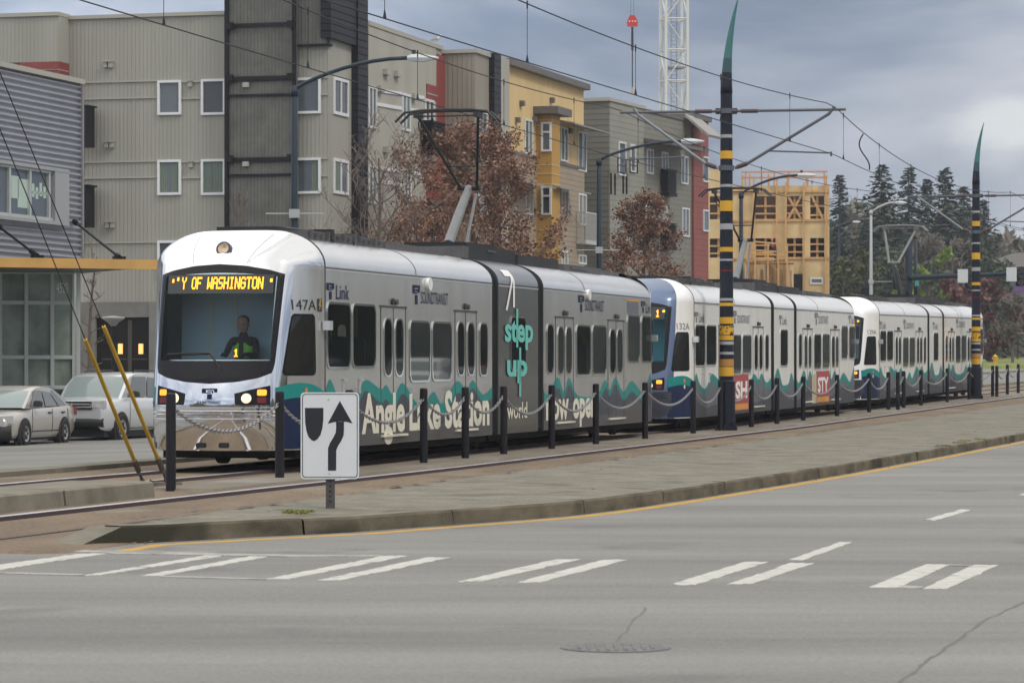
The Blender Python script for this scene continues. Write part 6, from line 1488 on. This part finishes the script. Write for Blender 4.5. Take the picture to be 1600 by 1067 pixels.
# ================================================================ people
def skin(name, joints, bones, m, parent=None, loc=None, sub=2):
    me = bpy.data.meshes.new(name); keys = list(joints); me.from_pydata([joints[k][0] for k in keys], [(keys.index(a), keys.index(b_)) for a, b_ in bones], [])
    o = bpy.data.objects.new('tmp', me); COL.objects.link(o); o.modifiers.new('s', 'SKIN'); sv = me.skin_vertices[0].data
    for i, k in enumerate(keys): rr = joints[k][1]; sv[i].radius = rr if isinstance(rr, tuple) else (rr, rr)
    sv[0].use_root = True; md = o.modifiers.new('d', 'SUBSURF'); md.levels = sub; md.render_levels = sub
    dg = bpy.context.evaluated_depsgraph_get(); m2 = bpy.data.meshes.new_from_object(o.evaluated_get(dg)); bpy.data.objects.remove(o)
    m2.name = name; m2.materials.clear(); m2.materials.append(m); m2.shade_smooth(); oo = bpy.data.objects.new(name, m2); COL.objects.link(oo)
    if parent: oo.parent = parent
    if loc is not None: oo.location = loc
    return oo
M_skin = mat('skin', (.42, .25, .18), .55); M_dkcloth = mat('dark_uniform', (.02, .022, .03), .8); M_hivis = mat('hi_vis_vest', (.25, .68, .08), .6); M_hair = mat('dark_hair', (.02, .016, .014), .7); M_hirefl = mat('reflective_tape', (.62, .66, .6), .4)
def person(label, loc, rz, m_body, J, B, vest=None, vest_m=None, hat=None, lean=0.0):
    r = thing('person', label, 'person', loc, rz)
    skin('body', J, B, m_body, r)
    h = Vector(J['head'][0])
    b = MB(); prof = [(.001, -.135), (.045, -.125), (.068, -.08), (.078, -.02), (.086, .04), (.08, .09), (.055, .125), (.001, .14)]; b.lathe(prof, h, 16)
    b.v = [(x, h.y + (y - h.y) * 1.15 if False else y, z) for x, y, z in b.v]
    f = -1
    b.lathe([(.001, -.02), (.014, -.018), (.016, .0), (.008, .03), (.001, .032)], (h.x, h.y - .085, h.z - .01), 8)            # nose
    for s in (-1, 1): b.lathe([(.001, -.03), (.014, -.015), (.016, .01), (.001, .03)], (h.x + s * .083, h.y + .005, h.z), 8)
    b.cur = 1
    for s in (-1, 1): b.lathe([(.001, -.008), (.012, 0), (.001, .008)], (h.x + s * .03, h.y - .076, h.z + .012), 8)
    b.cur = 2; b.box(h.x - .024, h.y - .077, h.z - .064, h.x + .024, h.y - .06, h.z - .054)
    b.build('head', [M_skin, M_blk, mat('lips', (.3, .1, .09), .6)], r, smooth=True)
    b = MB()
    if hat: b.lathe([(.12, .03), (.098, .05), (.095, .09), (.075, .135), (.04, .155), (.001, .16)], h, 14); b.build('hard_hat', hat, r, smooth=True)
    else:
        b.lathe([(.088, .045), (.088, .085), (.066, .128), (.03, .148), (.001, .15)], h + Vector((0, .012, 0)), 14); b.build('hair', M_hair, r, smooth=True)
    if vest: skin('vest', vest[0], vest[1], vest_m, r)
    return r
def hand(J, B, wrist, nm, d, curl):
    """palm, four unequal fingers and a side thumb grown from the wrist joint"""
    w0 = Vector(J[wrist][0]); d = Vector(d).normalized(); s = d.cross(Vector(curl)).normalized(); c = Vector(curl).normalized()
    J[nm + 'p'] = (tuple(w0 + d * .06), (.036, .018)); B.append((wrist, nm + 'p'))
    for i, ln in enumerate((.07, .08, .075, .06)):
        q = w0 + d * .085 + s * (.027 - .018 * i); J[f'{nm}{i}a'] = (tuple(q), .0095); J[f'{nm}{i}b'] = (tuple(q + d * ln * .5 + c * .012), .0085); J[f'{nm}{i}c'] = (tuple(q + d * ln * .7 + c * .045), .0075); B += [(nm + 'p', f'{nm}{i}a'), (f'{nm}{i}a', f'{nm}{i}b'), (f'{nm}{i}b', f'{nm}{i}c')]
    q = w0 + d * .04 + s * .04; J[nm + 't'] = (tuple(q + c * .01), .011); J[nm + 'u'] = (tuple(q + d * .03 + c * .04 + s * .012), .009); B += [(nm + 'p', nm + 't'), (nm + 't', nm + 'u')]
# driver: faces local -y, sits behind the windscreen
J = {'hip': ((0, 0, .50), (.16, .12)), 'waist': ((0, .01, .70), (.145, .105)), 'chest': ((0, .0, .92), (.165, .115)), 'neck': ((0, -.01, 1.10), .058), 'head': ((0, -.02, 1.24), .05),
     'shL': ((.185, 0, 1.02), .065), 'elL': ((.25, -.12, .78), .047), 'wrL': ((.16, -.36, .80), .032), 'shR': ((-.185, 0, 1.02), .065), 'elR': ((-.25, -.12, .78), .047), 'wrR': ((-.16, -.36, .82), .032),
     'tL': ((.1, -.08, .48), .09), 'kL': ((.12, -.46, .50), .065), 'fL': ((.12, -.46, .08), .045), 'oL': ((.12, -.62, .04), .04), 'tR': ((-.1, -.08, .48), .09), 'kR': ((-.12, -.46, .50), .065), 'fR': ((-.12, -.46, .08), .045), 'oR': ((-.12, -.62, .04), .04)}
B = [('hip', 'waist'), ('waist', 'chest'), ('chest', 'neck'), ('neck', 'head'), ('chest', 'shL'), ('shL', 'elL'), ('elL', 'wrL'), ('chest', 'shR'), ('shR', 'elR'), ('elR', 'wrR'), ('hip', 'tL'), ('tL', 'kL'), ('kL', 'fL'), ('fL', 'oL'), ('hip', 'tR'), ('tR', 'kR'), ('kR', 'fR'), ('fR', 'oR')]
hand(J, B, 'wrL', 'hl', (0, -1, -.15), (0, -.3, -1)); hand(J, B, 'wrR', 'hr', (0, -1, -.15), (0, -.3, -1))
tr = Matrix.Rotation(car1.rotation_euler.z, 4, 'Z'); dl = Vector(car1.location) + tr @ Vector((1.12, -.16, .94))
VJ = {'b': ((0, .01, .66), (.165, .125)), 'm': ((0, .0, .9), (.185, .135)), 't': ((0, 0, 1.04), (.15, .10))}
drv = person('train driver in a dark uniform and lime hi-vis vest seated behind the windscreen', dl, car1.rotation_euler.z - math.pi / 2, M_dkcloth, J, B, (VJ, [('b', 'm'), ('m', 't')]), M_hivis)
b = MB(); b.box(-.03, -.15, .62, .03, -.11, 1.06); b.build('vest_opening', M_dkcloth, drv)
b = MB(); b.box(-.17, .15, .38, .17, .22, .93); b.box(-.24, -.35, .36, .24, .2, .44); b.box(-.06, -.06, 0, .06, .06, .37)
o = b.build('driver_seat', M_blk); o.location = dl; o.rotation_euler = (0, 0, car1.rotation_euler.z - math.pi / 2); tag(o, 'dark driver seat behind the train windscreen', 'seat')
# worker leaning at the scaffold rail
J = {'hip': ((0, 0, .92), (.15, .12)), 'waist': ((0, -.03, 1.08), (.13, .10)), 'chest': ((0, -.14, 1.30), (.16, .12)), 'neck': ((0, -.22, 1.46), .055), 'head': ((0, -.29, 1.57), .05),
     'shL': ((.19, -.15, 1.38), .06), 'elL': ((.28, -.22, 1.12), .045), 'wrL': ((.22, -.42, 1.02), .032), 'shR': ((-.19, -.15, 1.38), .06), 'elR': ((-.27, -.25, 1.12), .045), 'wrR': ((-.2, -.46, 1.05), .032),
     'kL': ((.11, -.04, .5), .07), 'fL': ((.12, .03, .08), .05), 'oL': ((.13, -.14, .04), .045), 'kR': ((-.12, .03, .5), .07), 'fR': ((-.14, .16, .08), .05), 'oR': ((-.15, -.02, .04), .045)}
B = [('hip', 'waist'), ('waist', 'chest'), ('chest', 'neck'), ('neck', 'head'), ('chest', 'shL'), ('shL', 'elL'), ('elL', 'wrL'), ('chest', 'shR'), ('shR', 'elR'), ('elR', 'wrR'), ('hip', 'kL'), ('kL', 'fL'), ('fL', 'oL'), ('hip', 'kR'), ('kR', 'fR'), ('fR', 'oR')]
hand(J, B, 'wrL', 'hl', (0, -1, -.4), (0, .2, -1)); hand(J, B, 'wrR', 'hr', (0, -1, -.4), (0, .2, -1))
wl = ts.p(ts.u(1211, 2.2), zpl, 2.2)
VJ = {'b': ((0, -.02, 1.02), (.15, .12)), 'm': ((0, -.13, 1.28), (.185, .14)), 't': ((0, -.18, 1.40), (.15, .10))}
person('builder in a red vest and hard hat bending over the scaffold boards', wl, R(-55), M_dkcloth, J, B, (VJ, [('b', 'm'), ('m', 't')]), mat('red_vest', (.62, .05, .06), .7), hat=mat('hard_hat_red', (.6, .1, .1), .4))
# gull on the roof edge
gp = be.p(be.u(684), be.z(69.5, be.u(684)) + .02, -.05); gp.z = zr + .16
J = {'b': ((0, 0, .22), (.075, .08)), 'r': ((0, .16, .19), (.05, .045)), 't': ((0, .30, .17), (.035, .012)), 'c': ((0, -.10, .27), (.07, .08)), 'n': ((0, -.15, .36), .038), 'h': ((0, -.18, .41), .042), 'k': ((0, -.25, .40), .014), 'l1': ((.035, .02, .12), .012), 'l2': ((.035, .0, .01), .009), 'm1': ((-.035, .02, .12), .012), 'm2': ((-.035, .0, .01), .009)}
gl_ = thing('gull', 'grey and white gull standing on the apartment roof edge', 'bird', gp, R(70)); skin('body', J, [('b', 'r'), ('r', 't'), ('b', 'c'), ('c', 'n'), ('n', 'h'), ('h', 'k'), ('b', 'l1'), ('l1', 'l2'), ('b', 'm1'), ('m1', 'm2')], mat('gull_white', (.6, .6, .6), .7), gl_)
VJ = {'a': ((.07, -.08, .26), (.02, .05)), 'c': ((.075, .1, .24), (.018, .05)), 'e': ((.05, .3, .2), (.01, .015))}; skin('wing', VJ, [('a', 'c'), ('c', 'e')], mat('gull_grey', (.3, .31, .33), .7), gl_)
VJ = {k: ((-v[0][0], v[0][1], v[0][2]), v[1]) for k, v in VJ.items()}; skin('wing', VJ, [('a', 'c'), ('c', 'e')], mat('gull_grey', (.3, .31, .33), .7), gl_)

# ================================================================ trees
M_bark = mat('bark_grey_brown', (.12, .095, .08), .9, var=.25, vscale=4); M_twig = mat('bare_twigs', (.17, .135, .12), .9)
M_leafs = [mat('dry_leaf_a', (.20, .10, .066), .8), mat('dry_leaf_b', (.31, .18, .125), .8), mat('dry_leaf_c', (.11, .055, .038), .85)]
def limbs(rnd, base, height, spread, n_main, levels, r0, up=.55, lean=0):
    """recursive limbs -> list of (points, radii) and the tips"""
    out = []; tips = []
    def grow(p, d, L, r, lev):
        n = 4; pts = [p]; q = p
        for i in range(n): d = (d + Vector((rnd.gauss(0, .14), rnd.gauss(0, .14), .06))).normalized(); q = q + d * (L / n); pts.append(q)
        out.append((pts, [r * (1 - .55 * i / n) for i in range(n + 1)], lev))
        if lev == 0: tips.append(pts); return
        for _ in range(rnd.choice((3, 4)) if lev > 1 else 4):
            t = rnd.uniform(.35, 1.0); i = min(int(t * n), n - 1); s = pts[i].lerp(pts[i+1], t * n - i)
            a = rnd.uniform(0, 6.28); e = Vector((math.cos(a), math.sin(a), rnd.uniform(.1, .8))); grow(s, (d * .55 + e * .7).normalized(), L * rnd.uniform(.5, .72), r * .42, lev - 1)
    return out, tips, grow
def tree(name, label, loc, H_, Wr, kind, seed, leaves=None, leaf_n=0, leaf_s=.12, group=None, levels=3, trunk_r=None, crown0=.18, shape='oval', m_twig=None):
    rnd = random.Random(seed); r = thing(name, label, 'tree', loc, 0, group); out, tips, grow = limbs(rnd, None, H_, Wr, 0, levels, .2)
    tr_ = trunk_r or H_ * .016; z = 0; pts = [Vector((0, 0, -.2))]
    for i in range(6): pts.append(Vector((rnd.gauss(0, .05) * i * .4, rnd.gauss(0, .05) * i * .4, H_ * .93 * (i + 1) / 6)))
    b = MB(); b.tube(pts, [tr_ * (1 - .14 * i) for i in range(7)], 8)
    env = lambda t: {'oval': math.sin(math.pi * min(1, (t * .93 + .09))) ** .7, 'cone': (1 - t) ** .75 * .95 + .06, 'vase': .35 + .65 * math.sin(math.pi * min(1, t * .7 + .1))}[shape]
    nm = int(16 + H_ * 1.6)
    for i in range(nm):
        t = (i + rnd.random()) / nm; zz_ = H_ * (crown0 + (.95 - crown0) * t); s = Vector((0, 0, zz_ * .93)); j = min(5, int(zz_ / H_ / .93 * 6)); s.x = pts[j].x; s.y = pts[j].y
        a = i * 2.4 + rnd.uniform(-.5, .5); L = Wr * env(t) * rnd.uniform(.55, .95); grow(s, Vector((math.cos(a), math.sin(a), rnd.uniform(.15, .7 if shape != 'vase' else 1.3))).normalized(), L, tr_ * .34 * (1 - .6 * t), levels - 1 if L > .5 else 1)
    n0 = len(b.f)
    for p, rr, lev in out:
        if lev > 0: b.tube(p, rr, 5, cap=False)
    b.build('trunk', M_bark, r, fix=False)
    c = MB()
    if kind in ('bare', 'both'):
        for p, rr, lev in out:
            if lev == 0: c.tube(p, [max(.010, x) for x in rr], 3, cap=False)
            if lev == 0:
                for _ in range(2): t = rnd.randrange(1, 4); e = Vector((rnd.gauss(0, 1), rnd.gauss(0, 1), rnd.gauss(.7, .6))).normalized(); c.tube([p[t], p[t] + e * rnd.uniform(.15, .5) * Wr * .22], [.011, .006], 3, cap=False)
    if leaves:
        per = max(1, int(leaf_n / max(1, len(tips)) / .6))
        for p in tips:
            if rnd.random() > .56: continue
            for _ in range(per):
                t = rnd.uniform(0, 3.99); i = int(t); q = p[i].lerp(p[i+1], t - i) + Vector((rnd.gauss(0, 1), rnd.gauss(0, 1), rnd.gauss(-.1, .8))) * leaf_s * 1.1
                d = Vector((rnd.gauss(0, 1), rnd.gauss(0, 1), rnd.gauss(-.4, .8))).normalized(); e = d.orthogonal().normalized(); e.rotate(Matrix.Rotation(rnd.uniform(0, 6.28), 3, d)); s_ = leaf_s * rnd.uniform(.5, 1.2)
                c.cur = rnd.choices(range(len(leaves)), [5, 3, 3][:len(leaves)])[0]
                o = len(c.v); c.v += [tuple(q), tuple(q + d * s_ * .5 + e * s_ * .32), tuple(q + d * s_), tuple(q + d * s_ * .5 - e * s_ * .32)]; c.f.append((o, o+1, o+2, o+3)); c.m.append(c.cur)
    c.build('crown', leaves or [m_twig or M_twig], r, fix=False)
    return r
def on_street(px, D): return Vector(((px - 800) / F_PX * D, D, gz(D) - .25))
tree('oak_tree', 'oak with dry brown leaves before the red strip and yellow house', on_street(738, 126), 11.6, 4.5, 'both', 21, M_leafs, 25000, .155, 'street trees holding dry brown leaves', crown0=.12)
tree('oak_tree', 'smaller pointed oak with dry brown leaves before the grey green house', on_street(1004, 146), 10.2, 3.9, 'both', 5, M_leafs, 13000, .15, 'street trees holding dry brown leaves', crown0=.1, shape='cone')
tree('bare_tree', 'bare twiggy tree in front of the black cladding column', on_street(590, 112), 9.6, 2.7, 'bare', 7, group='bare street trees', shape='vase', crown0=.12)
tree('bare_tree', 'thin bare sapling in front of the grey stair tower', on_street(378, 117), 8.6, .9, 'bare', 9, group='bare street trees', shape='vase', crown0=.3, levels=2)
tree('bare_tree', 'reddish bare tree beside the oak with its crown mixed in', on_street(655, 118), 8.0, 2.6, 'both', 12, M_leafs, 4200, .13, 'bare street trees', shape='oval', crown0=.12)
tree('vine_tree', 'scrubby reddish bush at the office corner', on_street(140, 108), 6.3, .55, 'bare', 15, shape='oval', crown0=.1, levels=2)
M_con = [mat('conifer_a', (.022, .042, .034), .9), mat('conifer_b', (.036, .062, .05), .9), mat('conifer_c', (.014, .028, .024), .9)]
def conifer(label, px, top_y, D, wr, seed, group):
    rnd = random.Random(seed); base = Vector(((px - 800) / F_PX * D, D, gz(D) - .3)); H_ = CAMH + (HZ - top_y) * D / F_PX - base.z
    r = thing('evergreen_tree', label, 'tree', base, 0, group); b = MB(); b.tube([(0, 0, -.3), (0, 0, H_ * .6), (0, 0, H_)], [H_ * .016, H_ * .009, .03], 8); b.build('trunk', M_bark, r)
    c = MB(); n = int(H_ * 15)
    for i in range(n):
        t = (i + rnd.random()) / n; z = H_ * (.08 + .92 * t); R_ = wr * (1 - t) ** .85 * rnd.uniform(.4, 1.12) * 1.85 + .2; a = i * 2.39996 + rnd.uniform(-.4, .4)
        d = Vector((math.cos(a), math.sin(a), -.22 + .35 * t)); s = d.cross(Vector((0, 0, 1))).normalized(); m_ = max(4, int(R_ * 4.2))
        for j in range(m_):
            u = (j + rnd.random()) / m_; q = Vector((0, 0, z)) + d * (R_ * u) + Vector((0, 0, -.18 * R_ * u * u)); c.cur = rnd.choices((0, 1, 2), (5, 3, 3))[0]
            w_ = (.18 + .5 * (1 - u) * R_ * .4) ; e = (s * rnd.choice((-1, 1)) + d * .7 + Vector((0, 0, rnd.gauss(-.25, .25)))).normalized()
            o = len(c.v); f = e.cross(Vector((rnd.gauss(0, .5), rnd.gauss(0, .5), 1))).normalized() * rnd.uniform(.12, .26); L = rnd.uniform(.5, 1.1) * (w_ + .4)
            c.v += [tuple(q - f), tuple(q + f), tuple(q + e * L + f * .3), tuple(q + e * L - f * .3)]; c.f.append((o, o+1, o+2, o+3)); c.m.append(c.cur)
    c.build('crown', M_con, r, fix=False); return r
G_ = 'dark evergreens behind the far road'
for px, ty, D, wr, lb in ((1312, 274, 330, 2.6, 'small evergreen just right of the timber house'), (1378, 258, 310, 5.2, 'broad dark evergreen left of the far lamp arm'), (1420, 262, 320, 3.6, 'evergreen behind the far pantograph'), (1449, 281, 330, 2.2, 'narrow small evergreen between two taller ones'), (1477, 263, 315, 4.4, 'tall evergreen left of the far striped pole'), (1506, 292, 330, 2.4, 'low evergreen touching the far striped pole'), (1536, 312, 320, 3.0, 'evergreen right of the far striped pole')): conifer(lb, px, ty, D, wr, int(px), G_)
def crown_tree(label, px, top_y, D, wr, cols, seed, group, bare=0.0, leaf=.42, n=2600, low=.1):
    """broad tree or bush far off: clumps of small leaf faces through an uneven crown"""
    rnd = random.Random(seed); base = Vector(((px - 800) / F_PX * D, D, gz(D) - .3)); H_ = CAMH + (HZ - top_y) * D / F_PX - base.z
    r = thing('broadleaf_tree', label, 'tree', base, 0, group); b = MB(); b.tube([(0, 0, -.3), (rnd.gauss(0, .2), 0, H_ * .4), (rnd.gauss(0, .4), 0, H_ * .85)], [H_ * .022, H_ * .015, .04], 7)
    cl = []
    for i in range(int(16 + 10 * wr / 3)):
        a = rnd.uniform(0, 6.28); t = rnd.random(); rad = wr * math.sqrt(rnd.random()) * (.35 + .65 * math.sin(math.pi * min(1, t * .9 + .08))); q = Vector((math.cos(a) * rad, math.sin(a) * rad, H_ * (low + (.9 - low) * t))); cl.append((q, rnd.uniform(.22, .42) * wr * .75)); b.tube([(0, 0, max(.3, q.z - rad * .9)), tuple(q)], [H_ * .007, .03], 4, cap=False)
    b.build('trunk', M_bark, r, fix=False); c = MB(); per = n // len(cl)
    for q, rr in cl:
        for _ in range(per):
            d = Vector((rnd.gauss(0, 1), rnd.gauss(0, 1), rnd.gauss(0, .8))); d = d.normalized() * rr * rnd.random() ** .4; p = q + d
            e = Vector((rnd.gauss(0, 1), rnd.gauss(0, 1), rnd.gauss(.3, 1))).normalized(); f = e.orthogonal().normalized(); f.rotate(Matrix.Rotation(rnd.uniform(0, 6.28), 3, e)); s_ = leaf * rnd.uniform(.5, 1.2); wdt = .12 if bare else .45
            c.cur = rnd.choices(range(len(cols)), [4, 3, 2][:len(cols)])[0]; o = len(c.v); c.v += [tuple(p - e * s_ * .5), tuple(p + f * s_ * wdt), tuple(p + e * s_ * .5), tuple(p - f * s_ * wdt)]; c.f.append((o, o+1, o+2, o+3)); c.m.append(c.cur)
    c.build('crown', cols, r, fix=False); return r
K_olive = [mat('olive_leaf_a', (.075, .085, .035), .9), mat('olive_leaf_b', (.12, .12, .05), .9), mat('olive_leaf_c', (.045, .05, .025), .9)]
K_bare = [mat('grey_twig_a', (.15, .13, .115), .95), mat('grey_twig_b', (.20, .175, .155), .95), mat('grey_twig_c', (.10, .09, .08), .95)]
K_red = [mat('wine_leaf_a', (.13, .05, .055), .9), mat('wine_leaf_b', (.20, .095, .09), .9), mat('wine_leaf_c', (.075, .03, .035), .9)]
K_grn = [mat('dull_green_a', (.06, .085, .05), .9), mat('dull_green_b', (.09, .115, .065), .9), mat('dull_green_c', (.035, .05, .033), .9)]
K_lime = [mat('spring_green_a', (.15, .21, .035), .9), mat('spring_green_b', (.21, .28, .06), .9)]
G2 = 'broadleaf trees behind the far road'
for px, ty, D, wr, K, lb, br in ((1330, 372, 270, 2.6, K_olive, 'olive green tree at the foot of the timber house', 0), (1318, 400, 262, 1.6, K_olive, 'low olive bush beside the small far street lamp', 0), (1398, 372, 300, 3.4, K_grn, 'dull green tree behind the far pantograph', 0), (1470, 395, 290, 3.0, K_grn, 'dull green bush left of the far striped pole', 0),
   (1424, 368, 284, 1.9, K_lime, 'bright lime green tree among the dark evergreens', 0), (1482, 370, 284, 1.5, K_lime, 'small yellow green tree left of the far striped pole', 0), (1345, 315, 345, 3.6, K_bare, 'grey leafless tree behind the galvanised lamp', 1), (1452, 345, 300, 3.2, K_bare, 'grey brown leafless tree below the evergreens', 1), (1500, 360, 306, 3.0, K_bare, 'leafless grey tree beside the far striped pole', 1),
   (1560, 345, 372, 3.4, K_bare, 'grey leafless tree above the brown roof', 1), (1592, 370, 378, 3.4, K_bare, 'grey leafless tree at the right edge', 1), (1495, 425, 262, 2.3, K_red, 'wine red tree left of the far striped pole', 0), (1550, 424, 268, 2.4, K_red, 'wine red tree right of the far striped pole', 0), (1582, 455, 260, 1.9, K_bare, 'small leafless tree on the grass verge at right', 1), (1536, 360, 310, 3.6, K_grn, 'dull green tree right of the far striped pole', 0), (1600, 400, 372, 2.8, K_grn, 'dull green tree cut by the right edge', 0)): crown_tree(lb, px, ty, D, wr, K, int(px * 3 + ty), G2, br, n=3600, leaf=.46 if not br else .7, low=.42 if D < 262 else .1)
crown_tree('low hedge of dull green behind the fire hydrant', 1535, 535, 300, 2.4, K_grn, 77, G2, low=.3, n=1500, leaf=.3)
# wooded slope behind them all: one mass nobody could count
rnd = random.Random(31); c = MB()
for i in range(17000):
    px = rnd.uniform(1240, 1680); D = rnd.uniform(360, 430); top = 335 + 22 * math.sin(px * .045) + 14 * math.sin(px * .13 + 1) + (px - 1300) * .09; y = top + (565 - top) * rnd.random() ** 1.15
    p = at(px, y, D); e = Vector((rnd.gauss(0, 1), rnd.gauss(0, .6), rnd.gauss(.5, 1))).normalized(); f = e.orthogonal().normalized(); s_ = rnd.uniform(.5, 1.5); c.cur = rnd.choices((0, 1, 2, 3), (4, 3, 2, 2))[0]
    o = len(c.v); c.v += [tuple(p - e * s_), tuple(p + f * s_ * .35), tuple(p + e * s_), tuple(p - f * s_ * .35)]; c.f.append((o, o+1, o+2, o+3)); c.m.append(c.cur)
o = c.build('distant_wood', [K_bare[0], K_bare[1], K_grn[0], K_olive[0]], fix=False); o['kind'] = 'stuff'
b = MB(); Dv = 300; bp_ = Vector(((1590 - 800) / F_PX * Dv, Dv, gz(Dv))); r = thing('purple_sign', 'purple sign panel among the trees at the right edge', 'sign', bp_)
b.box(-.08, -.05, 0, .08, .05, 7.0); b.build('post', M_blk, r); b = MB(); b.box(-.4, -.16, 6.0, 1.6, -.06, 7.7); b.build('sign_panel', mat('purple_panel', (.12, .06, .2), .5), r)
# ================================================================ damp air: far trees and buildings fade a little
b = MB(); b.box(-310, -160, -2.2, 310, 710, 62); hz = b.build('haze', []); hz['kind'] = 'stuff'
hm = bpy.data.materials.new('damp_air'); hm.use_nodes = True; hn = hm.node_tree; hn.nodes.clear()
ho = hn.nodes.new('ShaderNodeOutputMaterial'); hv = hn.nodes.new('ShaderNodeVolumePrincipled'); hv.inputs['Color'].default_value = (.86, .91, 1.0, 1); hv.inputs['Density'].default_value = .00028; hv.inputs['Anisotropy'].default_value = .3
hn.links.new(hv.outputs[0], ho.inputs['Volume']); hz.data.materials.append(hm)
